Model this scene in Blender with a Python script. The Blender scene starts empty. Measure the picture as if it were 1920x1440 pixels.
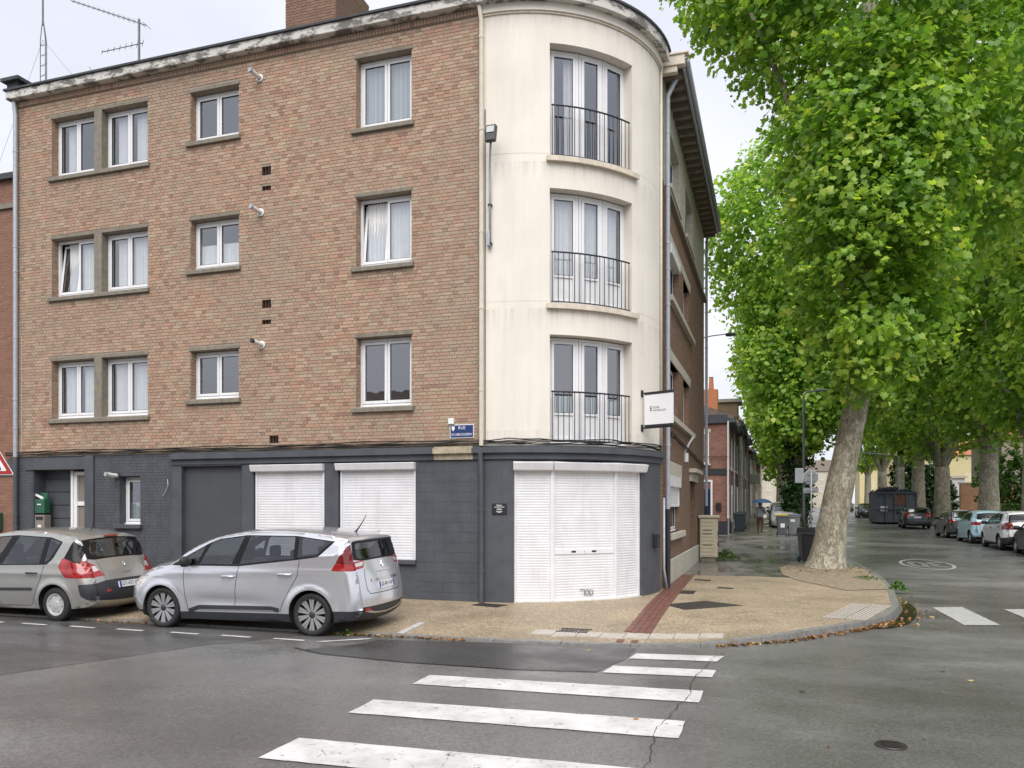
import bpy, bmesh, math, random
import numpy as np
from mathutils import Vector, Matrix
random.seed(7); np.random.seed(7)
SC = bpy.context.scene
COL = SC.collection
R = math.radians
# ------------------------------------------------------------------ camera
cam = bpy.data.cameras.new('camera'); CAM = bpy.data.objects.new('camera', cam); COL.objects.link(CAM)
CAM.location = (0, 0, 2.05); CAM.rotation_euler = (R(90), 0, R(18.09))
cam.sensor_width = 36; cam.lens = 36*1500/1920; cam.shift_y = 226/1920; cam.clip_start = .05; cam.clip_end = 4000
SC.camera = CAM
# ------------------------------------------------------------------ sky: overcast
SUN_EL, SUN_AZ = R(55), R(165)           # azimuth clockwise from +Y
W = bpy.data.worlds.new('World'); SC.world = W; W.use_nodes = True
nt = W.node_tree; nd = nt.nodes; lk = nt.links; bg = nd['Background']
sky = nd.new('ShaderNodeTexSky'); sky.sky_type = 'NISHITA'; sky.sun_disc = False
sky.sun_elevation = SUN_EL; sky.sun_rotation = SUN_AZ; sky.air_density = 2; sky.dust_density = 4
sc_ = nd.new('ShaderNodeMix'); sc_.data_type = 'RGBA'; sc_.blend_type = 'MIX'; sc_.inputs[0].default_value = .93
tc = nd.new('ShaderNodeTexCoord'); mp = nd.new('ShaderNodeMapping'); mp.inputs['Scale'].default_value = (1, 1, 2.2)
nz = nd.new('ShaderNodeTexNoise'); nz.inputs['Scale'].default_value = 1.7; nz.inputs['Detail'].default_value = 5; nz.inputs['Roughness'].default_value = .5
rp = nd.new('ShaderNodeValToRGB')
rp.color_ramp.elements[0].position = .32; rp.color_ramp.elements[0].color = (4.7, 4.95, 5.8, 1)
rp.color_ramp.elements[1].position = .66; rp.color_ramp.elements[1].color = (6.5, 6.65, 7.1, 1)
lk.new(tc.outputs['Generated'], mp.inputs[0]); lk.new(mp.outputs[0], nz.inputs['Vector']); lk.new(nz.outputs['Fac'], rp.inputs[0])
lk.new(sky.outputs[0], sc_.inputs[6]); lk.new(rp.outputs[0], sc_.inputs[7]); lk.new(sc_.outputs[2], bg.inputs[0])
bg.inputs['Strength'].default_value = .1
# ------------------------------------------------------------------ sun through cloud
sl = bpy.data.lights.new('sun', 'SUN'); SUN = bpy.data.objects.new('sun', sl); COL.objects.link(SUN)
sl.energy = 2.4; sl.angle = R(58); sl.color = (1, .97, .93)
sd = Vector((math.sin(SUN_AZ)*math.cos(SUN_EL), math.cos(SUN_AZ)*math.cos(SUN_EL), math.sin(SUN_EL)))
SUN.rotation_euler = sd.to_track_quat('Z', 'Y').to_euler(); SUN.location = sd*60
vs = SC.view_settings; vs.view_transform = 'Standard'; vs.look = 'None'; vs.gamma = 1; vs.exposure = .66; vs.use_curve_mapping = False
SC.cycles.max_bounces = 8; SC.cycles.transparent_max_bounces = 12; SC.cycles.diffuse_bounces = 4; SC.cycles.glossy_bounces = 3
SC.cycles.use_denoising = True; SC.cycles.caustics_reflective = False; SC.cycles.caustics_refractive = False
SC.cycles.sample_clamp_indirect = 4
# ------------------------------------------------------------------ helpers
def ground_z(y):                        # the side street climbs gently away from the corner
    return .011*min(max(0., y-22.), 130.)
class MB:
    def __init__(s): s.v = []; s.f = []; s.c = []
    def quad(s, a, b, c, d, col=None):
        n = len(s.v); s.v += [a, b, c, d]; s.f.append((n, n+1, n+2, n+3)); s.c.append(col); return s
    def poly(s, pts, col=None):
        n = len(s.v); s.v += list(pts); s.f.append(tuple(range(n, n+len(pts)))); s.c.append(col); return s
    def hexa(s, p, col=None, skip=()):    # p: 8 corners, index = iu + 2*iz + 4*id
        n = len(s.v); s.v += p
        for k, q in enumerate(((0, 1, 3, 2), (4, 6, 7, 5), (0, 4, 5, 1), (2, 3, 7, 6), (0, 2, 6, 4), (1, 5, 7, 3))):
            if k in skip: continue
            s.f.append(tuple(n+i for i in q)); s.c.append(col)
        return s
    def box(s, x0, x1, y0, y1, z0, z1, col=None):
        return s.hexa([(x, y, z) for y in (y0, y1) for z in (z0, z1) for x in (x0, x1)], col)
    def boxP(s, P, u0, u1, z0, z1, d0, d1, col=None, skip=()):
        return s.hexa([P(u, z, d) for d in (d0, d1) for z in (z0, z1) for u in (u0, u1)], col, skip)
    def arcP(s, P, u0, u1, z0, z1, d0, d1, n=12):
        for i in range(n):
            a = u0+(u1-u0)*i/n; b = u0+(u1-u0)*(i+1)/n
            sk = set()
            if i > 0: sk.add(4)
            if i < n-1: sk.add(5)
            s.boxP(P, a, b, z0, z1, d0, d1, None, sk)
        return s
    def tube(s, path, r, n=8, cap=True, rs=None):
        path = [Vector(p) for p in path]; base = len(s.v); m = len(path)
        up = Vector((0, 0, 1)); prev = None
        for i, p in enumerate(path):
            t = (path[min(i+1, m-1)]-path[max(i-1, 0)])
            if t.length < 1e-9: t = Vector((0, 0, 1))
            t.normalize()
            if prev is None:
                a = t.cross(up) if abs(t.z) < .95 else t.cross(Vector((1, 0, 0)))
            else:
                a = prev-t*prev.dot(t)
            a.normalize(); prev = a; b = t.cross(a)
            rr = rs[i] if rs else r
            for k in range(n):
                th = 2*math.pi*k/n
                s.v.append(tuple(p+a*(rr*math.cos(th))+b*(rr*math.sin(th))))
        for i in range(m-1):
            for k in range(n):
                k2 = (k+1) % n
                s.f.append((base+i*n+k, base+i*n+k2, base+(i+1)*n+k2, base+(i+1)*n+k)); s.c.append(None)
        if cap:
            s.f.append(tuple(base+k for k in range(n))[::-1]); s.c.append(None)
            s.f.append(tuple(base+(m-1)*n+k for k in range(n))); s.c.append(None)
        return s
    def lathe(s, prof, org=(0, 0, 0), axis='z', n=24, closed=False):
        base = len(s.v); m = len(prof); o = org
        for (r, h) in prof:
            for k in range(n):
                th = 2*math.pi*k/n; a, b = r*math.cos(th), r*math.sin(th)
                if axis == 'z': s.v.append((o[0]+a, o[1]+b, o[2]+h))
                elif axis == 'y': s.v.append((o[0]+a, o[1]+h, o[2]+b))
                else: s.v.append((o[0]+h, o[1]+a, o[2]+b))
        for i in range(m-1 if not closed else m):
            i2 = (i+1) % m
            for k in range(n):
                k2 = (k+1) % n
                s.f.append((base+i*n+k, base+i*n+k2, base+i2*n+k2, base+i2*n+k)); s.c.append(None)
        return s
    def prism(s, pts, axis, a, b):        # 2D polygon extruded along an axis from a to b
        f = {'x': lambda p, t: (t, p[0], p[1]), 'y': lambda p, t: (p[0], t, p[1]), 'z': lambda p, t: (p[0], p[1], t)}[axis]
        n = len(pts); base = len(s.v)
        s.v += [f(p, a) for p in pts]+[f(p, b) for p in pts]
        s.f.append(tuple(range(base, base+n))); s.f.append(tuple(range(base+2*n-1, base+n-1, -1)))
        for i in range(n):
            j = (i+1) % n; s.f.append((base+i, base+n+i, base+n+j, base+j))
        s.c += [None]*(n+2)
        return s
    def build(s, name, mat, parent=None, smooth=False, bevel=0, label=None, kind=None, auto=None):
        me = bpy.data.meshes.new(name)
        o = bpy.data.objects.new(name, me); COL.objects.link(o)
        off = Vector((0, 0, 0))
        if parent is not None:
            o.parent = parent; p = parent
            while p is not None: off += p.location; p = p.parent
        vv = [(a[0]-off.x, a[1]-off.y, a[2]-off.z) for a in s.v]
        me.from_pydata(vv, [], s.f)
        if any(c is not None for c in s.c):
            at = me.color_attributes.new('Col', 'FLOAT_COLOR', 'CORNER')
            buf = []
            for f, c in zip(s.f, s.c): buf += list(c or (.5, .5, .5, 1))*len(f)
            at.data.foreach_set('color', buf)
        if mat is not None: me.materials.append(mat)
        if smooth:
            me.polygons.foreach_set('use_smooth', [True]*len(me.polygons))
            if auto: me.set_sharp_from_angle(angle=R(auto))
        if bevel:
            b = o.modifiers.new('bevel', 'BEVEL'); b.width = bevel; b.segments = 2; b.limit_method = 'ANGLE'
        if label: o['label'] = label
        if kind: o['kind'] = kind
        return o
def tag(o, label=None, cat=None, group=None, kind=None):
    if label: o['label'] = label
    if cat: o['category'] = cat
    if group: o['group'] = group
    if kind: o['kind'] = kind
    return o
def empty(name, loc, label=None, cat=None, group=None, parent=None):
    o = bpy.data.objects.new(name, None); COL.objects.link(o); o.empty_display_size = .2
    if parent is not None:
        off = Vector((0, 0, 0)); p = parent
        while p is not None: off += p.location; p = p.parent
        o.parent = parent; o.location = Vector(loc)-off
    else: o.location = loc
    return tag(o, label, cat, group)
def copy_tree(o, parent=None):
    c = o.copy(); COL.objects.link(c); c.parent = parent
    if parent is not None: c.matrix_parent_inverse = o.matrix_parent_inverse
    for ch in list(o.children): copy_tree(ch, c)
    return c
def text(name, s, size, mat, parent, org, ux, uy, extrude=.001, align='CENTER', label=None, squeeze=1., bold=0.):
    cu = bpy.data.curves.new(name, 'FONT'); cu.offset = bold; cu.body = s; cu.size = size; cu.extrude = extrude; cu.align_x = align; cu.align_y = 'CENTER'
    cu.resolution_u = 3
    t = bpy.data.objects.new(name+'_curve', cu); COL.objects.link(t)
    dg = bpy.context.evaluated_depsgraph_get(); dg.update()
    me = bpy.data.meshes.new_from_object(t.evaluated_get(dg)); bpy.data.objects.remove(t)
    me.name = name; me.materials.clear(); me.materials.append(mat)
    ux = Vector(ux).normalized(); uy = Vector(uy).normalized(); uz = ux.cross(uy)
    Mx = Matrix((ux, uy, uz)).transposed().to_4x4()
    Mx = Matrix.Translation(Vector(org)) @ Mx @ Matrix.Diagonal((squeeze, 1, 1, 1))
    off = Vector((0, 0, 0)); p = parent
    while p is not None: off += p.location; p = p.parent
    me.transform(Matrix.Translation(-off) @ Mx)
    o = bpy.data.objects.new(name, me); COL.objects.link(o); o.parent = parent
    if label: o['label'] = label
    return o
# ------------------------------------------------------------------ materials
class NT:
    def __init__(s, name):
        s.m = bpy.data.materials.new(name); s.m.use_nodes = True; s.t = s.m.node_tree; s.n = s.t.nodes; s.b = s.n['Principled BSDF']; s.out = s.n['Material Output']
    def new(s, t, **k):
        n = s.n.new(t)
        for a, b in k.items(): setattr(n, a, b)
        return n
    def lk(s, a, b): s.t.links.new(a, b)
    def coord(s, kind='Object', scale=(1, 1, 1), rot=(0, 0, 0)):
        t = s.new('ShaderNodeTexCoord'); m = s.new('ShaderNodeMapping'); m.inputs['Scale'].default_value = scale; m.inputs['Rotation'].default_value = rot
        if kind == 'World':
            g = s.new('ShaderNodeNewGeometry'); s.lk(g.outputs['Position'], m.inputs[0])
        else: s.lk(t.outputs[kind], m.inputs[0])
        return m.outputs[0]
    def noise(s, vec, scale, detail=4, rough=.55):
        n = s.new('ShaderNodeTexNoise'); n.inputs['Scale'].default_value = scale; n.inputs['Detail'].default_value = detail; n.inputs['Roughness'].default_value = rough
        s.lk(vec, n.inputs['Vector']); return n.outputs['Fac']
    def vor(s, vec, scale, feature='F1', out='Distance'):
        n = s.new('ShaderNodeTexVoronoi', feature=feature); n.inputs['Scale'].default_value = scale; s.lk(vec, n.inputs['Vector']); return n.outputs[out]
    def ramp(s, fac, stops, interp='LINEAR'):
        r = s.new('ShaderNodeValToRGB'); e = r.color_ramp.elements; r.color_ramp.interpolation = interp
        for i, (p, c) in enumerate(stops):
            x = e[i] if i < 2 else e.new(p)
            x.position = p; x.color = (c if len(c) == 4 else (*c, 1)) if not isinstance(c, (int, float)) else (c, c, c, 1)
        s.lk(fac, r.inputs[0]); return r.outputs[0]
    def mix(s, fac, a, b, mode='MIX'):
        n = s.new('ShaderNodeMix', data_type='RGBA', blend_type=mode)
        for i, v in ((0, fac), (6, a), (7, b)):
            if hasattr(v, 'is_linked'): s.lk(v, n.inputs[i])
            else: n.inputs[i].default_value = v if i == 0 else (*v, 1) if len(v) == 3 else v
        return n.outputs[2]
    def math(s, op, a, b=0):
        n = s.new('ShaderNodeMath', operation=op)
        for i, v in ((0, a), (1, b)):
            if hasattr(v, 'is_linked'): s.lk(v, n.inputs[i])
            else: n.inputs[i].default_value = v
        return n.outputs[0]
    def bump(s, h, strength=.3, dist=.01):
        n = s.new('ShaderNodeBump'); n.inputs['Strength'].default_value = strength; n.inputs['Distance'].default_value = dist
        s.lk(h, n.inputs['Height']); s.lk(n.outputs[0], s.b.inputs['Normal'])
    def set(s, **k):
        for a, v in k.items():
            i = s.b.inputs[{'col': 'Base Color', 'rough': 'Roughness', 'metal': 'Metallic', 'spec': 'Specular IOR Level', 'coat': 'Coat Weight', 'coatr': 'Coat Roughness', 'emit': 'Emission Color', 'emits': 'Emission Strength', 'alpha': 'Alpha', 'sheen': 'Sheen Weight'}[a]]
            if hasattr(v, 'is_linked'): s.lk(v, i)
            else: i.default_value = (*v, 1) if isinstance(v, (tuple, list)) and len(v) == 3 else v
        return s
def plain(name, col, rough=.6, var=.12, scale=6, metal=0, spec=.5, bump=0, bscale=60, coat=0, dirt=0):
    t = NT(name); c = t.coord('World')
    f = t.noise(c, scale, 5)
    lo = tuple(x*(1-var) for x in col); hi = tuple(min(1, x*(1+var)) for x in col)
    cc = t.ramp(f, [(.3, lo), (.7, hi)])
    if dirt:
        g = t.ramp(t.noise(t.coord('World', (3, 3, .5)), 1.5, 6, .65), [(.5, 0.), (.75, 1.)])
        cc = t.mix(t.math('MULTIPLY', g, dirt), cc, tuple(x*.55 for x in col))
    t.set(col=cc, rough=rough, metal=metal, spec=spec, coat=coat)
    if bump: t.bump(t.noise(c, bscale, 3), bump, .004)
    return t.m
MT = {}
def glass(name, tint=(.55, .6, .62), ior=.1, rough=.01):
    m = bpy.data.materials.new(name); m.use_nodes = True; t = m.node_tree; t.nodes.clear()
    o = t.nodes.new('ShaderNodeOutputMaterial'); mx = t.nodes.new('ShaderNodeMixShader'); tr = t.nodes.new('ShaderNodeBsdfTransparent'); gl = t.nodes.new('ShaderNodeBsdfGlossy')
    lw = t.nodes.new('ShaderNodeLayerWeight'); lw.inputs[0].default_value = .5; pw = t.nodes.new('ShaderNodeMath'); pw.operation = 'POWER'; pw.inputs[1].default_value = 4.5; t.links.new(lw.outputs['Facing'], pw.inputs[0])
    fr = t.nodes.new('ShaderNodeMath'); fr.operation = 'MULTIPLY_ADD'; fr.inputs[1].default_value = 1-ior; fr.inputs[2].default_value = ior; t.links.new(pw.outputs[0], fr.inputs[0]); tr.inputs[0].default_value = (*tint, 1); gl.inputs['Roughness'].default_value = rough; gl.inputs[0].default_value = (.95, .96, 1, 1)
    nz = t.nodes.new('ShaderNodeTexNoise'); nz.inputs['Scale'].default_value = 1.3; bp = t.nodes.new('ShaderNodeBump'); bp.inputs['Strength'].default_value = .03; bp.inputs['Distance'].default_value = .05
    t.links.new(nz.outputs['Fac'], bp.inputs['Height']); t.links.new(bp.outputs[0], gl.inputs['Normal'])
    t.links.new(fr.outputs[0], mx.inputs[0]); t.links.new(tr.outputs[0], mx.inputs[1]); t.links.new(gl.outputs[0], mx.inputs[2]); t.links.new(mx.outputs[0], o.inputs[0])
    return m
def brick_pal(r):
    """colour of a single brick from a random number"""
    pal = [((.40, .275, .19), .26), ((.45, .31, .215), .2), ((.43, .345, .235), .16), ((.43, .25, .165), .14), ((.36, .215, .15), .1), ((.27, .155, .115), .06), ((.37, .29, .205), .08)]
    a = 0
    for c, w in pal:
        a += w
        if r <= a: return c
    return pal[0][0]
def mk_brick(name, attr=True, tone=(1, 1, 1), stain=.45):
    t = NT(name); c = t.coord('World')
    if attr:
        a = t.new('ShaderNodeAttribute', attribute_name='Col'); col = a.outputs['Color']
    else:
        oi = t.new('ShaderNodeObjectInfo'); st = []; p = 0
        for cc, w in [((.40, .275, .19), .26), ((.45, .31, .215), .2), ((.43, .345, .235), .16), ((.43, .25, .165), .14), ((.36, .215, .15), .1), ((.27, .155, .115), .06), ((.37, .29, .205), .08)]:
            st.append((p, cc)); p += w
        col = t.ramp(oi.outputs['Random'], st, 'CONSTANT')
    g = t.ramp(t.noise(c, 55, 4), [(.3, .78), (.7, 1.12)])
    col = t.mix(1., col, g, 'MULTIPLY')
    s = t.ramp(t.noise(t.coord('World', (.35, .35, .22)), 1.6, 6, .62), [(.40, 0.), (.66, 1.)])
    col = t.mix(.25, col, (.385, .29, .22))
    col = t.mix(t.math('MULTIPLY', s, stain), col, (.30, .25, .19))
    col = t.mix(1., col, tone, 'MULTIPLY')
    t.set(col=col, rough=.85, spec=.25); t.bump(t.noise(c, 90, 3), .4, .004)
    return t.m
MT['brick'] = mk_brick('facade_brick', True, (1.03, 1.0, 1.01), .5); MT['brick_one'] = mk_brick('facade_single_brick', False, (1.03, 1.0, 1.01), .5)
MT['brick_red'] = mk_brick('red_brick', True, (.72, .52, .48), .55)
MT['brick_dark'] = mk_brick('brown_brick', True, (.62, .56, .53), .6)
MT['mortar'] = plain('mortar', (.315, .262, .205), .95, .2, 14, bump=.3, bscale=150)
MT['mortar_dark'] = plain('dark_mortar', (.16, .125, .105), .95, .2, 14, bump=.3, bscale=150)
MT['conc'] = plain('grey_concrete', (.215, .19, .15), .9, .18, 9, bump=.25, bscale=70, dirt=.5)
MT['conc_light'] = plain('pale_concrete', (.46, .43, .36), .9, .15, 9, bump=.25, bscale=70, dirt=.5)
MT['grey'] = plain('slate_grey_paint', (.070, .077, .089), .62, .16, 3, bump=.14, bscale=45, dirt=.35)
MT['grey2'] = plain('flat_grey_panel', (.062, .066, .075), .55, .06, 3, dirt=.15)
t = NT('cream_render'); c = t.coord('World')
s1 = t.ramp(t.noise(t.coord('World', (2.2, 2.2, .25)), 1.4, 6, .6), [(.45, 0.), (.8, 1.)])
col = t.mix(t.math('MULTIPLY', s1, .35), (.78, .735, .655), (.56, .51, .43))
s2 = t.ramp(t.noise(t.coord('World', (5, 5, .12)), 1.3, 5, .6), [(.56, 0.), (.72, 1.)])
col = t.mix(t.math('MULTIPLY', s2, .10), col, (.42, .38, .31))
col = t.mix(1., col, t.ramp(t.noise(c, .9, 4), [(.3, .94), (.7, 1.04)]), 'MULTIPLY')
g_ = t.new('ShaderNodeNewGeometry'); sp_ = t.new('ShaderNodeSeparateXYZ'); t.lk(g_.outputs['Position'], sp_.inputs[0]); st_ = t.ramp(t.noise(t.coord('World', (9, 9, .35)), 1.6, 5, .65), [(.46, 0.), (.64, 1.)]); run = None
for zs, ln in ((5.87, .45), (8.74, .45), (11.62, .3), (3.5, .3)):          # rain runs under the sills and the cornice
    dz_ = t.math('SUBTRACT', zs, sp_.outputs[2]); bnd = t.math('MULTIPLY', t.math('GREATER_THAN', dz_, 0.), t.math('MAXIMUM', t.math('SUBTRACT', 1., t.math('DIVIDE', dz_, ln)), 0.)); run = bnd if run is None else t.math('MAXIMUM', run, bnd)
col = t.mix(t.math('MULTIPLY', t.math('MULTIPLY', run, st_), .33), col, (.36, .32, .25))
t.set(col=col, rough=.9, spec=.2); t.bump(t.noise(c, 130, 3), .25, .003); MT['cream'] = t.m
MT['cream_trim'] = plain('cream_trim', (.64, .57, .47), .85, .12, 8, dirt=.35)
MT['pvc'] = plain('white_pvc', (.78, .78, .79), .35, .03, 5)
MT['shut'] = plain('white_shutter', (.74, .74, .76), .4, .06, 3, dirt=.28)
MT['zinc'] = plain('grey_zinc', (.40, .425, .47), .45, .12, 10, metal=.25, dirt=.3)
MT['black'] = plain('black_metal', (.018, .018, .02), .45, .2, 20)
MT['blackp'] = plain('black_plastic', (.022, .023, .025), .5, .2, 30)
MT['cable'] = plain('cable_rubber', (.02, .019, .018), .7, .3, 20)
MT['room'] = plain('dim_room', (.10, .095, .09), .9, .2, 2)
MT['curt'] = plain('net_curtain', (.86, .86, .85), .9, .05, 8)
MT['frost'] = plain('frosted_film', (.46, .52, .53), .6, .05, 3)
MT['white'] = plain('white_panel', (.8, .8, .82), .45, .03, 4)
MT['taupe'] = plain('taupe_panel', (.22, .19, .165), .5, .06, 4)
MT['glass'] = glass('window_glass', (.86, .89, .91), .26)
t = NT('peeling_fascia'); c = t.coord('World')
f = t.ramp(t.noise(t.coord('World', (1, 1, 2.2)), 2.2, 8, .68), [(.47, 0.), (.55, 1.)])
t.set(col=t.mix(f, (.60, .58, .54), (.17, .16, .145)), rough=.9); t.bump(t.math('SUBTRACT', 1., f), .5, .01); MT['fascia'] = t.m
MT['roofing'] = plain('roof_felt', (.05, .055, .06), .8, .2, 5)
# ------------------------------------------------------------------ ground, road, pavement
def cut_bm(bm, co, no, faces=None):
    fs = faces if faces is not None else list(bm.faces)
    es = {e for f in fs for e in f.edges}; vs_ = {v for f in fs for v in f.verts}
    return bmesh.ops.bisect_plane(bm, geom=list(fs)+list(es)+list(vs_), dist=1e-5, plane_co=co, plane_no=no)
def sheet(name, poly, zf, mat, step=1., thick=0, kind=None, parent=None):
    bm = bmesh.new(); bm.faces.new([bm.verts.new((p[0], p[1], 0)) for p in poly])
    xs = [p[0] for p in poly]; ys = [p[1] for p in poly]
    for k in range(int(min(xs)//step)+1, int(max(xs)//step)+1): cut_bm(bm, (k*step, 0, 0), (1, 0, 0))
    for k in range(int(min(ys)//step)+1, int(max(ys)//step)+1): cut_bm(bm, (0, k*step, 0), (0, 1, 0))
    if thick:
        r = bmesh.ops.extrude_face_region(bm, geom=list(bm.faces))
        top = {v for v in r['geom'] if isinstance(v, bmesh.types.BMVert)}
        for v in bm.verts: v.co.z = zf(v.co.x, v.co.y)-(0 if v in top else thick)
    else:
        for v in bm.verts: v.co.z = zf(v.co.x, v.co.y)
    bmesh.ops.recalc_face_normals(bm, faces=bm.faces)
    if not thick and sum(f.normal.z for f in bm.faces) < 0: bmesh.ops.reverse_faces(bm, faces=bm.faces)
    me = bpy.data.meshes.new(name); bm.to_mesh(me); bm.free(); me.materials.append(mat)
    o = bpy.data.objects.new(name, me); COL.objects.link(o)
    if parent is not None: o.parent = parent
    if kind: o['kind'] = kind
    return o
# wet asphalt
t = NT('wet_asphalt'); c = t.coord('World')
grain = t.noise(c, 60, 4, .75); big = t.noise(t.coord('World', (1, .35, 1)), .55, 6, .6)
wet = t.ramp(t.noise(t.coord('World', (.55, 1, 1), (0, 0, .5)), .42, 6, .6), [(.38, 0.), (.62, 1.)])
agg = t.vor(c, 55, out='Color')
col = t.ramp(grain, [(.32, (.095, .092, .088)), (.68, (.235, .227, .216))])
col = t.mix(.35, col, t.ramp(agg, [(.2, (.06, .06, .058)), (.95, (.36, .35, .33))]), 'MIX')
col = t.mix(1., col, t.ramp(big, [(.3, .72), (.7, 1.12)]), 'MULTIPLY')
col = t.mix(t.math('MULTIPLY', wet, .5), col, (.055, .053, .051))
spots = t.ramp(t.noise(t.coord('World', (1, 1, 1)), 3.2, 3), [(.62, 0.), (.7, 1.)])
rg = t.ramp(wet, [(0., .46), (1., .2)])
puddle = t.ramp(t.noise(t.coord('World', (.5, 1, 1), (0, 0, .4)), .8, 5, .55), [(.55, 0.), (.68, 1.)])
rg = t.mix(puddle, rg, (.16, .16, .16))
t.set(col=col, rough=rg, spec=.75)
t.bump(t.math('MULTIPLY', grain, t.math('SUBTRACT', 1.05, puddle)), .35, .005); MT['road'] = t.m
t = NT('dark_asphalt_patch'); c = t.coord('World'); grain = t.noise(c, 110, 3, .7)
t.set(col=t.ramp(grain, [(.3, (.034, .033, .033)), (.7, (.075, .073, .071))]), rough=t.ramp(t.noise(c, 1.1, 5), [(.35, .22), (.7, .5)]), spec=.55); t.bump(grain, .4, .004); MT['patch'] = t.m
t = NT('exposed_aggregate'); c = t.coord('World')
p1 = t.mix(.35, t.vor(c, 85, out='Color'), t.vor(c, 38, out='Color')); bigp = t.noise(c, .7, 6, .6)
col = t.ramp(p1, [(.2, (.15, .108, .065)), (.42, (.275, .21, .135)), (.62, (.375, .30, .205)), (.85, (.58, .50, .39))])
col = t.mix(1., col, t.ramp(bigp, [(.3, .78), (.7, 1.1)]), 'MULTIPLY')
stn = t.ramp(t.noise(c, 1.5, 6, .65), [(.56, 0.), (.74, 1.)])
col = t.mix(t.math('MULTIPLY', stn, .45), col, (.11, .085, .06))
t.set(col=col, rough=t.ramp(bigp, [(.35, .42), (.65, .68)]), spec=.4); t.bump(t.vor(c, 75), .35, .006); MT['agg'] = t.m
t = NT('wet_pavement_asphalt'); c = t.coord('World'); grain = t.noise(c, 80, 3, .7)
wet2 = t.ramp(t.noise(t.coord('World', (.8, .5, 1)), .9, 6, .6), [(.4, 0.), (.6, 1.)])
col = t.mix(wet2, t.ramp(grain, [(.3, (.14, .13, .115)), (.7, (.23, .215, .19))]), (.085, .082, .078))
t.set(col=col, rough=t.ramp(wet2, [(0., .5), (1., .1)]), spec=.55); t.bump(t.math('MULTIPLY', grain, t.math('SUBTRACT', 1.02, wet2)), .5, .005); MT['wetpave'] = t.m
t = NT('worn_road_paint'); c = t.coord('World')
wv = t.noise(c, 2.2, 8, .7); crack = t.vor(c, 3.1, 'DISTANCE_TO_EDGE'); ck = t.ramp(t.math('ADD', crack, t.math('MULTIPLY', t.noise(c, 14, 4), .06)), [(.024, 1.), (.034, 0.)])
ckm = t.math('MULTIPLY', ck, t.ramp(t.noise(c, 1.1, 3), [(.44, 0.), (.52, 1.)]))
chip = t.ramp(t.noise(c, 7, 9, .78), [(.60, 0.), (.64, 1.)])
bad = t.math('MAXIMUM', ckm, chip)
col = t.mix(t.math('MULTIPLY', t.ramp(wv, [(.36, 0.), (.7, 1.)]), .75), (.66, .65, .64), (.34, .32, .30))
t.set(col=t.mix(bad, col, (.06, .058, .056)), rough=.42, spec=.5); t.bump(t.math('SUBTRACT', t.noise(c, 80, 3), bad), .3, .004); MT['paint'] = t.m
MT['paint_old'] = plain('faded_road_paint', (.44, .43, .41), .5, .3, 12)
MT['kerb'] = plain('kerb_stone', (.20, .195, .185), .45, .25, 9, bump=.3, bscale=50, dirt=.4)
MT['paver'] = plain('red_paver', (.165, .07, .052), .45, .22, 7, bump=.3, bscale=80, dirt=.4)
MT['tile'] = plain('pale_tile', (.47, .43, .38), .5, .12, 9, bump=.2, bscale=80, dirt=.4)
MT['iron'] = plain('cast_iron', (.05, .042, .04), .4, .3, 12, metal=.4, bump=.3, bscale=60)
MT['soil'] = plain('litter_soil', (.24, .195, .13), .95, .4, 8, bump=.6, bscale=30)
MT['gland'] = plain('distant_ground', (.10, .10, .085), .9, .2, .3)
G = MB().poly([(-1500, -1500, -.09), (1500, -1500, -.09), (1500, 2500, -.09), (-1500, 2500, -.09)]).build('ground', MT['gland'], kind='structure')
rz = lambda x, y: ground_z(y)-.004*max(0, abs(x-6.2)-3.5) if y > 20 else ground_z(y)
ROAD = sheet('road', [(-70, -25), (60, -25), (60, 20), (16, 24), (16, 210), (-9, 210), (-9, 24), (-70, 18)], lambda x, y: ground_z(y), MT['road'], 2., kind='structure')
# kerb line round the corner: points of the pavement edge
KERB = [(-60, 11.12), (-13, 11.16), (-6.2, 11.18), (-4.17, 11.24), (-2.15, 11.43), (-1.09, 11.76), (-.32, 12.17), (.24, 12.71), (.86, 13.54), (1.45, 14.38), (1.97, 15.43), (2.33, 17.02), (2.57, 19.5), (2.74, 22.2), (2.76, 24.3), (2.52, 28.7), (2.42, 32), (2.4, 60), (2.4, 120), (2.4, 200)]
def sst(t): t = min(1, max(0, t)); return t*t*(3-2*t)
def kh(x, y):                               # kerb height: dropped along the parking bay and crossing
    return .025+.085*max(sst((x+1.3)/1.6), sst((y-13.5)/5))
def kdist(x, y):
    best = 9.
    for (ax, ay), (bx, by) in zip(KERB[:-1], KERB[1:]):
        dx, dy = bx-ax, by-ay; t_ = min(1, max(0, ((x-ax)*dx+(y-ay)*dy)/(dx*dx+dy*dy))); best = min(best, math.hypot(x-ax-t_*dx, y-ay-t_*dy))
    return best
def pave_z(x, y):
    h = kh(x, y); return ground_z(y)+h+(.14-h)*min(1, kdist(x, y)/3.8)
ins = []
for i, p in enumerate(KERB):                # inner edge of the kerb stones
    a = Vector(KERB[max(i-1, 0)]); b = Vector(KERB[min(i+1, len(KERB)-1)]); d = (b-a).normalized(); n = Vector((-d.y, d.x))
    ins.append((p[0]+n.x*.14, p[1]+n.y*.14))
iy = [p for p in ins if p[1] <= 21.9]
PAVE = sheet('pavement', iy+[(2.6, 22.3), (-2.6, 22.1), (-2.6, 17.4), (-5.4, 14.95), (-60, 14.95)], pave_z, MT['agg'], .5, kind='structure')
PAVE2 = sheet('side_pavement', [(2.6, 22.31), (2.61, 24.3), (2.38, 28.7), (2.28, 32), (2.26, 120), (2.26, 200), (-9, 200), (-9, 29.9), (-2.6, 29.9), (-2.6, 22.11)], pave_z, MT['wetpave'], 1.5, kind='structure')
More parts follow.
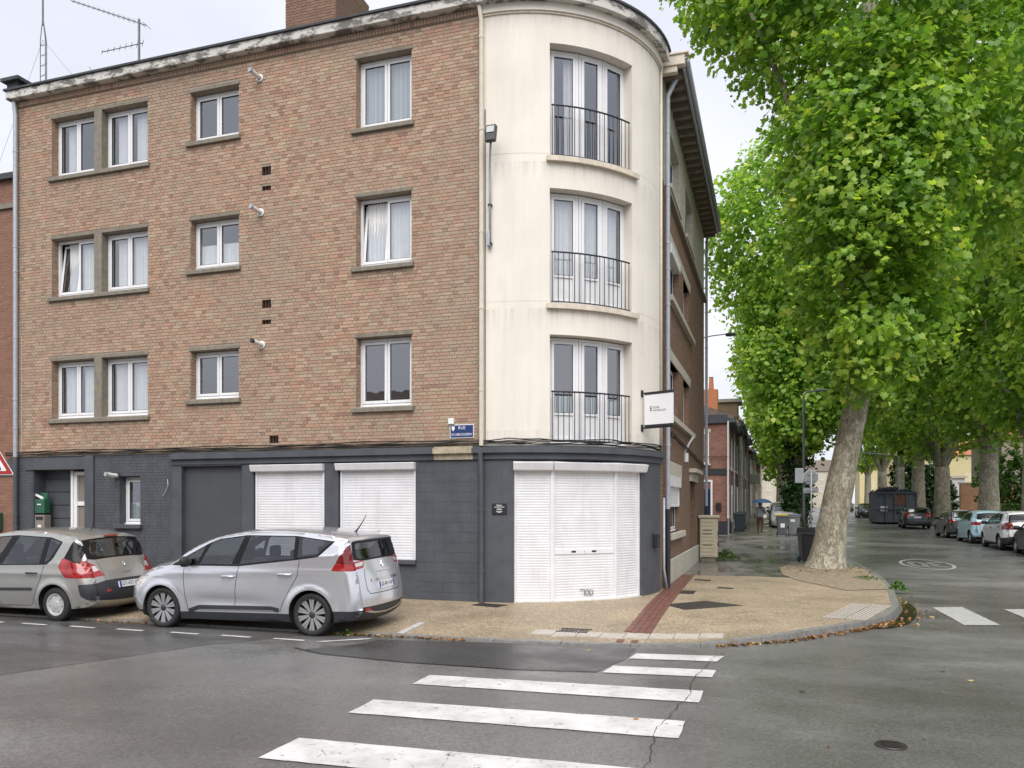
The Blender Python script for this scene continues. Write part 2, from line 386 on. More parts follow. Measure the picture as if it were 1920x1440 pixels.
PAVE3 = sheet('far_pavement', [(10.8, 24), (60, 24), (60, 200), (12.2, 200)], lambda x, y: ground_z(y)+.12, MT['wetpave'], 3., thick=.3, kind='structure')
KE = empty('kerb', (0, 0, 0)); KE['kind'] = 'structure'
def along(path, step, y_max=70, x_min=-30):
    out = []; path = [Vector(p) for p in path]; carry = 0
    pts = []
    for a, b in zip(path[:-1], path[1:]):
        L = (b-a).length; n = max(1, int(L/.1))
        for k in range(n): pts.append(a+(b-a)*k/n)
    acc = 0; cur = [pts[0]]
    for a, b in zip(pts[:-1], pts[1:]):
        acc += (b-a).length; cur.append(b)
        if acc >= step: out.append(cur); cur = [b]; acc = 0
    return [c for c in out if c[0].y < y_max and c[0].x > x_min]
for seg in along(KERB, .95):
    a, b, m = seg[0], seg[-1], seg[len(seg)//2]
    mb = MB(); pts = [a, m, b]
    for p, q in ((a, m), (m, b)):
        d = (q-p).normalized(); n = Vector((-d.y, d.x)); sh = .006*d if p is a else -.006*d
        p2 = p+(.006*d if p is a else 0*d); q2 = q-(.006*d if q is b else 0*d)
        h1 = ground_z(p.y)+kh(p.x, p.y)+.004; h2 = ground_z(q.y)+kh(q.x, q.y)+.004
        mb.hexa([(p2.x, p2.y, -.1), (q2.x, q2.y, -.1), (p2.x+n.x*.012, p2.y+n.y*.012, h1), (q2.x+n.x*.012, q2.y+n.y*.012, h2),
                 (p2.x+n.x*.15, p2.y+n.y*.15, -.1), (q2.x+n.x*.15, q2.y+n.y*.15, -.1), (p2.x+n.x*.15, p2.y+n.y*.15, h1+.003), (q2.x+n.x*.15, q2.y+n.y*.15, h2+.003)])
    mb.build('kerb_stone', MT['kerb'], KE)
# markings
def mark(name, pts, z, mat, parent=ROAD, thick=.004):
    pts = [Vector((p[0], p[1])) for p in pts]; out = []
    for i, a in enumerate(pts):              # subdivide and roughen the edge
        b = pts[(i+1) % len(pts)]; n = max(1, int((b-a).length/.12)); d = (b-a).normalized(); q = Vector((-d.y, d.x))
        for k in range(n):
            j = 0 if k == 0 else random.uniform(-.007, .007)
            p = a+(b-a)*k/n+q*j; out.append((p.x, p.y))
    mb = MB(); n = len(out); zz = [ground_z(p[1])+z for p in out]
    mb.poly([(p[0], p[1], h) for p, h in zip(out, zz)])
    return mb.build(name, mat, parent)
MT['paint_dull'] = plain('dull_road_paint', (.42, .415, .40), .45, .22, 9, dirt=.4); STR = [((-3.95, 5.50), (-.80, 5.62), (-.80, 6.20), (-3.95, 6.08)), ((-3.97, 6.97), (-.79, 7.10), (-.79, 7.68), (-3.98, 7.52)), ((-3.91, 8.31), (-.73, 8.45), (-.73, 8.99), (-3.92, 8.81)),
       ((-1.98, 9.60), (-.69, 9.73), (-.67, 10.16), (-1.93, 10.05)), ((-1.83, 10.58), (-.70, 10.72), (-.62, 11.14), (-1.78, 10.97))]
for s_ in STR: mark('crosswalk_stripe', s_, .008, MT['paint'])
for k in range(5): mark('crosswalk_stripe', [(3.08+k*1.27, 15.27+k*.1), (3.66+k*1.27, 15.45+k*.1), (3.58+k*1.27, 17.95+k*.1), (3.0+k*1.27, 17.7+k*.1)], .008, MT['paint_dull'])
for x0 in (-16.3, -15.25, -14.25, -13.25, -12.29, -11.24, -10.25, -9.17, -8.2, -7.25): mark('parking_dash', [(x0, 10.44), (x0+.55, 10.42), (x0+.55, 10.5), (x0, 10.52)], .008, MT['paint'])
mark('parking_line', [(-6.5, 10.44), (-6.36, 10.44), (-5.78, 10.92), (-5.92, 10.92)], .008, MT['paint'])
mb = MB().poly([(x, y, pave_z(x, y)+.006) for x, y in [(-5.62, 11.36), (-5.49, 11.34), (-5.56, 12.36), (-5.69, 12.36)]]); mb.build('parking_line', MT['paint_old'], PAVE)
mark('asphalt_patch', [(-6.3, 9.85), (-5.87, 9.62), (-4.5, 9.45), (-3.09, 9.46), (-2.05, 9.64), (-2.0, 9.95), (-1.86, 10.5), (-1.84, 11.36), (-2.4, 11.3), (-4.17, 11.16), (-5.7, 10.9), (-5.75, 10.5)], .004, MT['patch'])
t = NT('damp_asphalt_lane'); c = t.coord('World'); grain = t.noise(c, 60, 4, .75)
t.set(col=t.mix(1., t.ramp(grain, [(.3, (.062, .061, .06)), (.7, (.135, .132, .128))]), t.ramp(t.noise(t.coord('World', (.5, 1.4, 1)), .9, 6), [(.35, .6), (.65, 1.1)]), 'MULTIPLY'), rough=t.ramp(t.noise(t.coord('World', (.4, 1.2, 1)), 1.0, 5), [(.38, .2), (.62, .48)]), spec=.55); t.bump(grain, .35, .004)
mark('damp_lane', [(-45, 3.0), (-9.6, 4.6), (-8.9, 7.0), (-7.9, 9.6), (-7.4, 10.3), (-6.9, 11.1), (-45, 11.05)], .003, t.m)
# speed roundel, read from the other direction
def ring(cx, cy, rx, ry, w, z, n=48):
    mb = MB()
    for k in range(n):
        a, b = 2*math.pi*k/n, 2*math.pi*(k+1)/n
        mb.poly([(cx+(rx-q)*math.cos(s_), cy+(ry-q*2.2)*math.sin(s_), ground_z(cy+ry*math.sin(s_))+z) for s_, q in ((a, 0), (b, 0), (b, w), (a, w))])
    return mb
rd = ring(4.78, 29.2, .78, 2.05, .09, .01).build('speed_roundel', MT['paint_old'], ROAD)
text('speed_number', '30', 1.12, MT['paint_old'], rd, (4.78, 29.2, ground_z(29.2)+.014), (-1, 0, 0), (0, -1, .011), .001, bold=.035)
bpy.data.objects['speed_number'].scale = (1, 1, 1)
me = bpy.data.objects['speed_number'].data
for v in me.vertices: v.co.y = 29.2+(v.co.y-29.2)*2.6; v.co.z = ground_z(v.co.y)+.014
# long crack across the crossing
mb = MB(); pts = [(-.98, 5.6), (-.93, 6.5), (-1.02, 7.2), (-.94, 8.0), (-.86, 8.8), (-.9, 9.5), (-.82, 10.2), (-.78, 10.9), (-.6, 11.5)]
fine = []
for a, b in zip(pts[:-1], pts[1:]):
    for k in range(8): fine.append((a[0]+(b[0]-a[0])*k/8+random.uniform(-.025, .025), a[1]+(b[1]-a[1])*k/8))
for a, b in zip(fine[:-1], fine[1:]):
    w1 = random.uniform(.0015, .006)
    mb.quad((a[0]-w1, a[1], .0125), (a[0]+w1, a[1], .0125), (b[0]+w1*.8, b[1], .0125), (b[0]-w1*.8, b[1], .0125))
MT['tar'] = plain('tar', (.022, .021, .02), .35, .2, 30)
mb.build('road_crack', MT['tar'], ROAD)
# patch seam
mb = MB()
sp = [(-6.5, 9.9), (-6.3, 9.8), (-5.87, 9.6), (-4.5, 9.44), (-3.09, 9.44), (-2.05, 9.62)]
for a, b in zip(sp[:-1], sp[1:]): mb.quad((a[0], a[1]-.02, .0075), (b[0], b[1]-.02, .0075), (b[0], b[1]+.025, .0075), (a[0], a[1]+.02, .0075))
mb.build('patch_seam', MT['tar'], ROAD)
# manhole on the road, others in the pavement
mb = MB(); mb.lathe([(.0, .012), (.10, .012), (.11, .014), (.125, .014), (.13, .006)], (.95, 7.46, 0), 'z', 24)
for k in range(-3, 4): mb.box(.95-.075, .95+.075, 7.46+k*.028-.007, 7.46+k*.028+.007, .011, .017)
mb.build('manhole_cover', MT['iron'], ROAD)
mb = MB().lathe([(.0, .009), (.03, .009), (.035, .004)], (.3, 9.3, 0), 'z', 10); mb.build('survey_stud', MT['iron'], ROAD)
mb = MB().lathe([(.0, .009), (.035, .009), (.04, .004)], (1.55, 6.85, 0), 'z', 10); mb.build('survey_stud', MT['iron'], ROAD)
def slab(name, pts, mat, h=.008, parent=PAVE, zf=pave_z, ribs=0):
    mb = MB(); n = len(pts)
    top = [(p[0], p[1], zf(*p[:2])+h) for p in pts]; mb.poly(top)
    for i in range(n):
        j = (i+1) % n; a, b = top[i], top[j]; mb.quad((a[0], a[1], a[2]-.03), (b[0], b[1], b[2]-.03), b, a)
    if ribs:
        mr = MB(); a, b, c_, d = [Vector(p) for p in top]
        for k in range(ribs):
            t0, t1 = (k+.22)/ribs, (k+.72)/ribs
            lo = [a+(b-a)*t0, a+(b-a)*t1, d+(c_-d)*t1, d+(c_-d)*t0]; up = Vector((0, 0, .005))
            mr.hexa([tuple(lo[0]), tuple(lo[1]), tuple(lo[0]+up), tuple(lo[1]+up), tuple(lo[3]), tuple(lo[2]), tuple(lo[3]+up), tuple(lo[2]+up)])
        base = mb.build(name, MT['conc'] if ribs == 6 else mat, parent); mr.build('tile_ribs', mat, base); return base
    return mb.build(name, mat, parent)
slab('manhole_cover', [(-5.5, 14.32), (-4.95, 14.2), (-4.82, 14.5), (-5.4, 14.62)], MT['iron'])
slab('manhole_cover', [(-1.97, 15.47), (-1.55, 14.96), (-.55, 15.94), (-1.29, 16.31)], MT['iron'])
slab('manhole_cover', [(-2.3, 17.42), (-1.62, 17.39), (-1.62, 18.04), (-2.3, 18.0)], MT['iron'])
slab('manhole_cover', [(-1.23, 18.8), (-.87, 18.75), (-.87, 19.0), (-1.2, 19.1)], MT['iron'])
slab('manhole_cover', [(-1.9, 20.6), (-1.5, 20.5), (-1.5, 20.8), (-1.9, 20.9)], MT['iron'])
# band of red pavers and ribbed warning tiles
pa, pb = Vector((-2.18, 11.62)), Vector((-2.42, 22.0)); L = (pb-pa).length; dv = (pb-pa).normalized(); nv = Vector((dv.y, -dv.x))
k = 0; y = 0
while y < L:
    w0 = .42
    for r_ in range(4):
        a = pa+dv*y+nv*(r_*w0/4-.02); sh = dv*(.105 if r_ % 2 else 0)
        c4 = [a+sh+dv*.004+nv*.004, a+sh+nv*(w0/4-.004)+dv*.004, a+sh+nv*(w0/4-.004)+dv*.206, a+sh+nv*.004+dv*.206]
        if all(11.92 > q.y or q.y > 12.36 for q in c4): slab('paver', [tuple(q) for q in c4], MT['paver'], .008+random.uniform(0, .004))
    y += .21
for k in range(8):
    x0 = -3.58+k*.36; y0 = 11.86+max(0, k-3)*.10
    slab('tactile_tile', [(x0, y0-(.12 if k == 1 else 0)), (x0+.345, y0+.03), (x0+.345, y0+.40), (x0, y0+.36-(.12 if k == 1 else 0))], MT['tile'], .01, ribs=7)
mb = MB(); z0 = pave_z(-2.95, 12.35)+.014     # drain grate among the tiles
for k in range(7): mb.box(-3.2+k*.065, -3.165+k*.065, 12.16, 12.46, z0-.02, z0)
mb.box(-3.24, -2.74, 12.13, 12.16, z0-.02, z0+.001); mb.box(-3.24, -2.74, 12.46, 12.49, z0-.02, z0+.001)
mb.build('drain_grate', MT['iron'], PAVE)
for k in range(5):
    for j in range(2):
        a = Vector((.78, 14.6))+Vector((.14, .46))*k+Vector((.35, -.05))*j
        slab('tactile_tile', [tuple(a), tuple(a+Vector((.34, -.04))), tuple(a+Vector((.34, -.04))+Vector((.13, .44))), tuple(a+Vector((.13, .44)))], MT['tile'], .008, ribs=6)
# root patch round the plane tree
sheet('tree_pit', [(2.5, 20.0), (2.62, 22.2), (2.58, 24.2), (2.4, 26.4), (1.4, 26.7), (.5, 26.2), (.15, 24.9), (.25, 22.9), (.62, 21.4), (1.55, 19.4)], lambda x, y: pave_z(x, y)+.012+.07*math.exp(-((x-1.5)**2+(y-25)**2)/.9), MT['soil'], .25, kind='structure')
for (x0, y0, w_, h_) in ((.7, 29.0, 1.2, .5), (.7, 31.0, 1.2, .6)):
    g = MB(); zf = pave_z if x0 < 2.3 else (lambda x, y: ground_z(y))
    g.poly([(x, y, zf(x, y)+.006) for x, y in ((x0, y0), (x0+w_, y0), (x0+w_, y0+h_), (x0, y0+h_))]).build('green_marking', plain('green_road_paint', (.04, .16, .10), .4, .3, 6), PAVE2)
# ------------------------------------------------------------------ the corner building
FY = 14.76; XL, XC = -17.5, -5.48; RB = 3.1; CX, CY = XC, FY+RB; XR = XC+RB; YB0, YB1 = CY, 29.6
P_L = lambda u, z, d: (u, FY+d, z)
def P_C(u, z, d):
    a = R(u); return (CX+(RB-d)*math.sin(a), CY-(RB-d)*math.cos(a), z)
P_R = lambda u, z, d: (XR-d, u, z)
def flatP(A, B):
    A = Vector(A); B = Vector(B); t = (B-A).normalized(); n = Vector((-t.y, t.x))
    return (lambda u, z, d: (A.x+t.x*u+n.x*d, A.y+t.y*u+n.y*d, z)), (B-A).length
def wall(P, u0, u1, z0, z1, ops, depth, mb=None, ustep=None, d0=0, reveal=True):
    mb = mb or MB(); us = {u0, u1}; zs = {z0, z1}
    for o in ops: us |= {min(max(o[0], u0), u1), min(max(o[1], u0), u1)}; zs |= {min(max(o[2], z0), z1), min(max(o[3], z0), z1)}
    us = sorted(us)
    if ustep:
        e = []
        for a, b in zip(us[:-1], us[1:]):
            n = max(1, int(round((b-a)/ustep))); e += [a+(b-a)*k/n for k in range(n)]
        us = e+[us[-1]]
    zs = sorted(zs)
    for a, b in zip(us[:-1], us[1:]):
        for c_, e in zip(zs[:-1], zs[1:]):
            m, n = (a+b)/2, (c_+e)/2
            if any(o[0] < m < o[1] and o[2] < n < o[3] for o in ops): continue
            mb.quad(P(a, c_, d0), P(b, c_, d0), P(b, e, d0), P(a, e, d0))
    if reveal:
        for o in ops:
            D = o[4] if len(o) > 4 else depth
            n = max(1, int(round((o[1]-o[0])/ustep))) if ustep else 1
            for k in range(n):
                a = o[0]+(o[1]-o[0])*k/n; b = o[0]+(o[1]-o[0])*(k+1)/n
                mb.quad(P(a, o[2], d0), P(b, o[2], d0), P(b, o[2], D), P(a, o[2], D)); mb.quad(P(a, o[3], d0), P(b, o[3], d0), P(b, o[3], D), P(a, o[3], D))
            mb.quad(P(o[0], o[2], d0), P(o[0], o[3], d0), P(o[0], o[3], D), P(o[0], o[2], D)); mb.quad(P(o[1], o[2], d0), P(o[1], o[3], d0), P(o[1], o[3], D), P(o[1], o[2], D))
    return mb
def bricks(P, u0, u1, z0, z1, ops, course=.0705, sl=.212, hl=.104, j=.010, proud=(0, .004), depth=.014, cols=None, seed=1, plan=None):
    """courses of stretchers and headers clipped at the openings; returns list of (u0,u1,z0,z1,proud,colour)"""
    rnd = random.Random(seed); out = []; z = z0; row = 0
    while z+course*.6 < z1:
        za, zb = z+j/2, min(z+course-j/2, z1)
        u = u0-(.06 if row % 2 else .22); k = row
        while u < u1:
            head = (k % 2 == 0) if rnd.random() < .82 else rnd.random() < .4
            w = hl if head else sl; a, b = u+j/2, u+w+j/2
            u += w+j; k += 1
            segs = [(max(a, u0+.002), min(b, u1-.002))]
            for o in ops:
                if zb > o[2]+.012 and za < o[3]-.012:
                    ns = []
                    for s_ in segs:
                        if s_[1] <= o[0] or s_[0] >= o[1]: ns.append(s_)
                        else:
                            if s_[0] < o[0]-.03: ns.append((s_[0], o[0]))
                            if s_[1] > o[1]+.03: ns.append((o[1], s_[1]))
                    segs = ns
            for s_ in segs:
                if s_[1]-s_[0] < .03: continue
                c = cols(head, rnd) if cols else (.3, .3, .3)
                f = rnd.uniform(.86, 1.14); out.append((s_[0], s_[1], za, zb, rnd.uniform(*proud), (c[0]*f, c[1]*f, c[2]*f, 1)))
        z += course; row += 1
    return out
def brick_mesh(P, lst, depth=.014):
    mb = MB()
    for a, b, c_, e, pr, col in lst: mb.boxP(P, a, b, c_, e, -pr, depth, col, (1,))
    return mb
def fcols(head, rnd):
    r = rnd.random()
    if head: return brick_pal(.74+.26*r) if rnd.random() < .5 else brick_pal(r)
    return brick_pal(r*.8 if rnd.random() < .85 else r)
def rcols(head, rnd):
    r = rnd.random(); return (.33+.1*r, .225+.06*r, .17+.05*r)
B = empty('corner_apartment_building', (-9, FY, .1), 'four-storey corner apartment building of buff brick with rounded cream corner and grey ground floor', 'building')
# window list on the brick front: u0,u1,z0,z1
WIN = []
for (a1, a3, b1, b3) in ((4.08, 5.47, 4.38, 5.47), (6.99, 8.38, 7.27, 8.39), (9.85, 11.25, 10.13, 11.24)):
    WIN += [('A', -16.39, -15.10, a1, a3), ('A', -14.88, -13.56, a1, a3), ('B', -12.38, -11.10, b1, b3), ('C', -8.22, -6.96, a1-.03, a3+.03)]
OPS = [(w[1], w[2], w[3], w[4]) for w in WIN]
PIER = [(-15.10, -14.88, w[3], w[4]) for w in WIN if w[0] == 'A'][::2]
VENT = [(-10.51, -10.28, 9.16, 9.35), (-10.51, -10.28, 8.82, 8.93), (-10.51, -10.28, 6.29, 6.47), (-10.51, -10.28, 5.94, 6.04), (-10.32, -10.09, 3.37, 3.53)]
ZG, ZT = 3.20, 11.82
wl = wall(P_L, XL, XC, ZG, ZT, OPS+PIER+VENT, .22, d0=.007).build('brick_wall', MT['mortar'], B)
LINT = [(-16.42, -13.53, w[4]-.001, w[4]+.085) for w in WIN if w[0] == 'A'][::2]+[(w[1]-.03, w[2]+.03, w[4]-.001, w[4]+.08) for w in WIN if w[0] != 'A']
SILL = [(-16.47, -13.5, w[3]-.1, w[3]+.0) for w in WIN if w[0] == 'A'][::2]+[(w[1]-.1, w[2]+.06, w[3]-.1, w[3]+.0) for w in WIN if w[0] != 'A']
BR = bricks(P_L, XL, XC-.04, ZG+.06, ZT-.13, OPS+PIER+VENT+LINT+SILL, cols=fcols, seed=3)
BR.sort(key=lambda b: ((b[0]+b[1])/2)**2+FY**2+((b[2]+b[3])/2-2)**2)
bm_cache = {}
for b in BR[:300]:
    key = (round(b[1]-b[0], 2), round(b[3]-b[2], 3))
    if key not in bm_cache:
        mb = MB(); w, h = b[1]-b[0], b[3]-b[2]
        mb.hexa([(x, y, z) for y in (0, .018) for z in (-h/2, h/2) for x in (-w/2, w/2)], None, (1,))
        me = bpy.data.meshes.new('brick'); me.from_pydata(mb.v, [], mb.f); me.materials.append(MT['brick_one']); bm_cache[key] = me
    o = bpy.data.objects.new('brick', bm_cache[key]); COL.objects.link(o); o.parent = wl
    o.location = Vector(((b[0]+b[1])/2, FY-b[4], (b[2]+b[3])/2))-Vector(B.location)
brick_mesh(P_L, BR[300:]).build('brickwork', MT['brick'], wl, kind='stuff')
# bricks on the left reveals, soldier course under the fascia
mb = MB()
for w in WIN:
    P_rev = lambda u, z, d, x0=w[1]: (x0+.006-d, FY+u, z)
    if w[0] == 'A' and w[1] > -15: continue
    for a, b, c_, e, pr, col in bricks(P_rev, 0.02, .22, w[3], w[4], [], cols=fcols, seed=int(w[3]*10)): mb.boxP(P_rev, a, b, c_, e, -pr*.5-.003, .006, tuple(x*.9 for x in col[:3])+(1,), (1,))
x = XL+.02
while x < XC-.1:
    c = fcols(False, random); mb.boxP(P_L, x, x+.062, ZT-.125, ZT-.012, -.03, .01, (*c, 1)); x += .072
mb.boxP(P_L, XL, XC-.05, ZT-.145, ZT-.128, -.015, .01, (.2, .15, .1, 1))
mb.build('trim_brickwork', MT['brick'], wl, kind='stuff')
for v in VENT:
    mb = MB(); mb.boxP(P_L, v[0], v[1], v[2], v[3], .09, .1)
    for k in range(3): a = v[0]+(v[1]-v[0])*(k+.5)/3; mb.boxP(P_L, a-.035, a-.025, v[2], v[3], .01, .09)
    mb.build('air_vent', plain('vent_terracotta', (.10, .05, .035), .9), B)
def curtain(P, u0, u1, z0, z1, d, mat, par, n=28, amp=.02, folds=7):
    mb = MB(); ph = random.uniform(0, 6)
    for k in range(n):
        a = u0+(u1-u0)*k/n; b = u0+(u1-u0)*(k+1)/n
        da = d+amp*math.sin(ph+folds*6.28*k/n)+amp*.5*math.sin(ph*2+folds*14*k/n); db = d+amp*math.sin(ph+folds*6.28*(k+1)/n)+amp*.5*math.sin(ph*2+folds*14*(k+1)/n)
        mb.quad(P(a, z0, da), P(b, z0, db), P(b, z1, db), P(a, z1, da))
    return mb.build('curtain', mat, par, smooth=True)
def room(P, u0, u1, z0, z1, d, par, depth=1.6, mat=None):
    mb = MB(); e = .25
    mb.quad(P(u0-e, z0-.1, d+depth), P(u1+e, z0-.1, d+depth), P(u1+e, z1+.1, d+depth), P(u0-e, z1+.1, d+depth))
    mb.quad(P(u0-e, z0-.1, d), P(u0-e, z0-.1, d+depth), P(u0-e, z1+.1, d+depth), P(u0-e, z1+.1, d)); mb.quad(P(u1+e, z0-.1, d), P(u1+e, z0-.1, d+depth), P(u1+e, z1+.1, d+depth), P(u1+e, z1+.1, d))
    mb.quad(P(u0-e, z0-.1, d), P(u1+e, z0-.1, d), P(u1+e, z0-.1, d+depth), P(u0-e, z0-.1, d+depth)); mb.quad(P(u0-e, z1+.1, d), P(u1+e, z1+.1, d), P(u1+e, z1+.1, d+depth), P(u0-e, z1+.1, d+depth))
    return mb.build('room', mat or MT['room'], par)
def ringbox(mb, P, u0, u1, z0, z1, w, d0, d1):
    mb.boxP(P, u0, u1, z0, z0+w, d0, d1); mb.boxP(P, u0, u1, z1-w, z1, d0, d1); mb.boxP(P, u0, u0+w, z0+w, z1-w, d0, d1); mb.boxP(P, u1-w, u1, z0+w, z1-w, d0, d1)
def pvc_window(P, u0, u1, z0, z1, D, par, tilt=False, cur=None, panel=0, sashes=2, roomy=True):
    w = empty('window', P((u0+u1)/2, z0, D), parent=par)
    mb = MB(); ringbox(mb, P, u0, u1, z0, z1, .055, D-.02, D+.05); mb.boxP(P, u0-.01, u1+.01, z0-.03, z0+.02, D-.05, D-.021)
    mb.build('frame', MT['pvc'], w, bevel=.006)
    n = sashes; iw = (u1-u0-.11)/n
    for k in range(n):
        a = u0+.055+k*iw+.004; b = a+iw-.008; zb, zt = z0+.06, z1-.06
        if tilt and k == 0:
            th = R(7); pv = zb
            def Q(u, z, d, pv=pv, th=th, a=a): return P(u, pv+(z-pv)*math.cos(th), d+(z-pv)*math.sin(th))
        else: Q = P
        s_ = MB(); ringbox(s_, Q, a, b, zb, zt, .06, D-.032, D+.03); zp = zb+.06
        if panel:
            s_.boxP(Q, a+.06, b-.06, zb+.06, zb+panel, D-.005, D+.012); s_.boxP(Q, a+.06, b-.06, zb+panel, zb+panel+.05, D-.028, D+.02); zp = zb+panel+.05
        so = s_.build('sash', MT['pvc'], w, bevel=.006)
        MB().boxP(Q, a+.055, b-.055, zp-.005, zt-.055, D-.003, D+.003, None, (1, 2, 3, 4, 5)).build('pane', MT['glass'], w)
        gs = MB(); ringbox(gs, Q, a+.057, b-.057, zp, zt-.057, .009, D-.026, D-.004); gs.build('gasket', MT['blackp'], w)
        if cur and cur[k]:
            c = cur[k]
            za = zb+(zt-zb)*c[0]; zb2 = zb+(zt-zb)*c[1]
            curtain(P, a+(b-a)*c[2], a+(b-a)*c[3], za, zb2, D+.09, MT[c[4]], w)
    if roomy: room(P, u0, u1, z0, z1, D+.06, w)
    return w
CUR = {0: [(0, 1, .2, .95, 'curt'), (0, 1, .1, .9, 'curt')], 1: [(0, 1, .15, .9, 'curt'), (0, 1, .05, .85, 'curt')], 2: None, 3: None,
       4: [(0, 1, .35, 1, 'curt'), (0, 1, 0, .8, 'curt')], 5: [(0, 1, .3, 1, 'curt'), (0, 1, 0, .9, 'curt')], 6: [(0, .55, 0, 1, 'curt'), (0, .55, 0, 1, 'curt')], 7: [(0, 1, .1, .95, 'curt'), (0, 1, 0, .95, 'curt')],
       8: [(0, 1, .3, .9, 'curt'), None], 9: [(0, 1, .3, .95, 'curt'), (0, 1, .2, .9, 'curt')], 10: None, 11: [(0, 1, .02, .98, 'frost'), (0, 1, .02, .98, 'frost')]}
for i, w in enumerate(WIN):
    wo = pvc_window(P_L, w[1]+.002, w[2]-.002, w[3]+.035, w[4]-.012, .2, B, tilt=i in (4, 7), cur=CUR[i])
    if w[0] != 'A' or i % 4 == 0:
        k = [s_ for s_ in SILL if abs(s_[3]-w[3]) < .01 and s_[0] < w[1] < s_[1]][0]
        mb = MB().hexa([P_L(k[0], k[2], -.07), P_L(k[1], k[2], -.07), P_L(k[0], k[3]-.01, -.07), P_L(k[1], k[3]-.01, -.07), P_L(k[0], k[2], .02), P_L(k[1], k[2], .02), P_L(k[0], k[3]+.015, .02), P_L(k[1], k[3]+.015, .02)])
        for w2 in ([w, WIN[i+1]] if w[0] == 'A' else [w]): mb.boxP(P_L, w2[1]+.003, w2[2]-.003, w2[3]-.04, w2[3]+.018, .021, .215)
        mb.build('sill', MT['conc'], wo, bevel=.008)
        k = [s_ for s_ in LINT if abs(s_[2]-w[4]) < .01 and s_[0] < w[1] < s_[1]][0]
        MB().boxP(P_L, k[0], k[1], k[2]+.002, k[3], -.012, .1).build('lintel', MT['conc'], wo, bevel=.006)
for p in PIER: MB().boxP(P_L, p[0]-.004, p[1]+.004, p[2]+.003, p[3]+.01, -.012, .24).build('window_pier', MT['conc'], B, bevel=.01)
# boiler flues
MT['flue'] = plain('white_flue', (.72, .71, .7), .45, .08, 9, dirt=.4)
for (x, z, b_) in ((-10.55, 11.27, 0), (-10.53, 8.36, 0), (-10.5, 5.5, 1), (-14.42, 2.71, 0)):
    f = empty('flue_pipe', (x, FY, z), parent=B)
    MB().tube([(x, FY+.02, z), (x-.015, FY-.14, z+.012), (x-.03, FY-.28, z+.03)], .048, 14).build('pipe', MT['flue'], f, smooth=True, auto=40)
    MB().lathe([(.05, -.001), (.085, -.002), (.085, -.02), (.05, -.03)], (x, FY-.004, z), 'y', 18).build('collar', MT['flue'] if z > 3 else MT['blackp'], f, smooth=True, auto=40)
    MB().tube([(x-.03, FY-.282, z+.03), (x-.036, FY-.325, z+.035)], .05, 14).build('end_cap', MT['blackp'] if b_ else MT['zinc'], f, smooth=True, auto=40)
# fascia and flat roof
mb = MB(); mb.boxP(P_L, XL-.12, XC, ZT, ZT+.2, -.2, .3); mb.build('fascia', MT['fascia'], B, bevel=.015)
MB().arcP(P_C, 0, 90, ZT, ZT+.2, -.2, .3, 24).build('fascia', MT['fascia'], B)
MB().boxP(P_L, XL-.16, XC, ZT+.2, ZT+.245, -.24, .3).build('roof_edge', MT['roofing'], B); MB().arcP(P_C, 0, 90, ZT+.2, ZT+.245, -.24, .3, 24).build('roof_edge', MT['roofing'], B)
MB().arcP(P_C, 0, 90, ZT-.16, ZT, -.06, .02, 24).build('cornice', MT['cream'], B); MB().arcP(P_C, 0, 90, ZT-.2, ZT-.16, -.03, .02, 24).build('cornice', MT['cream_trim'], B)
mb = MB(); mb.poly([(XL, FY+.3, ZT+.21), (XC, FY+.3, ZT+.21), (XR-.3, CY, ZT+.21), (XR-.3, YB1, ZT+.21), (XL, YB1, ZT+.21)]); mb.build('roof', MT['roofing'], B)
mb = MB(); mb.box(XL, XL+.02, FY+.02, YB1, 0, ZT); mb.box(XL, XR-.02, YB1-.3, YB1-.02, 0, ZT); mb.build('rear_wall', MT['mortar'], B)
mb = MB(); mb.box(XL-.12, XL+.22, FY-.16, FY+.8, ZT+.246, ZT+.42); mb.box(XL-.22, XL+.34, FY-.26, FY+.9, ZT+.42, ZT+.50); mb.build('parapet_block', MT['roofing'], B)
CHI = empty('chimney', (-11.0, 17.5, ZT+.2), parent=B)
mb = wall(lambda u, z, d: (u, 17.2+d, z), -11.55, -10.15, ZT, 15.2, [], 0); wall(lambda u, z, d: (-10.15-d, 17.2+u, z), 0, 1.7, ZT, 15.2, [], 0, mb); mb.build('core', MT['mortar'], CHI)
mb = brick_mesh(lambda u, z, d: (u, 17.19+d, z), bricks(None, -11.55, -10.15, ZT, 15.2, [], cols=rcols, seed=9)); m2 = brick_mesh(lambda u, z, d: (-10.14-d, 17.2+u, z), bricks(None, 0, 1.7, ZT, 15.2, [], cols=rcols, seed=10))
mb.build('brickwork', MT['brick_dark'], CHI, kind='stuff'); m2.build('brickwork', MT['brick_dark'], CHI, kind='stuff')
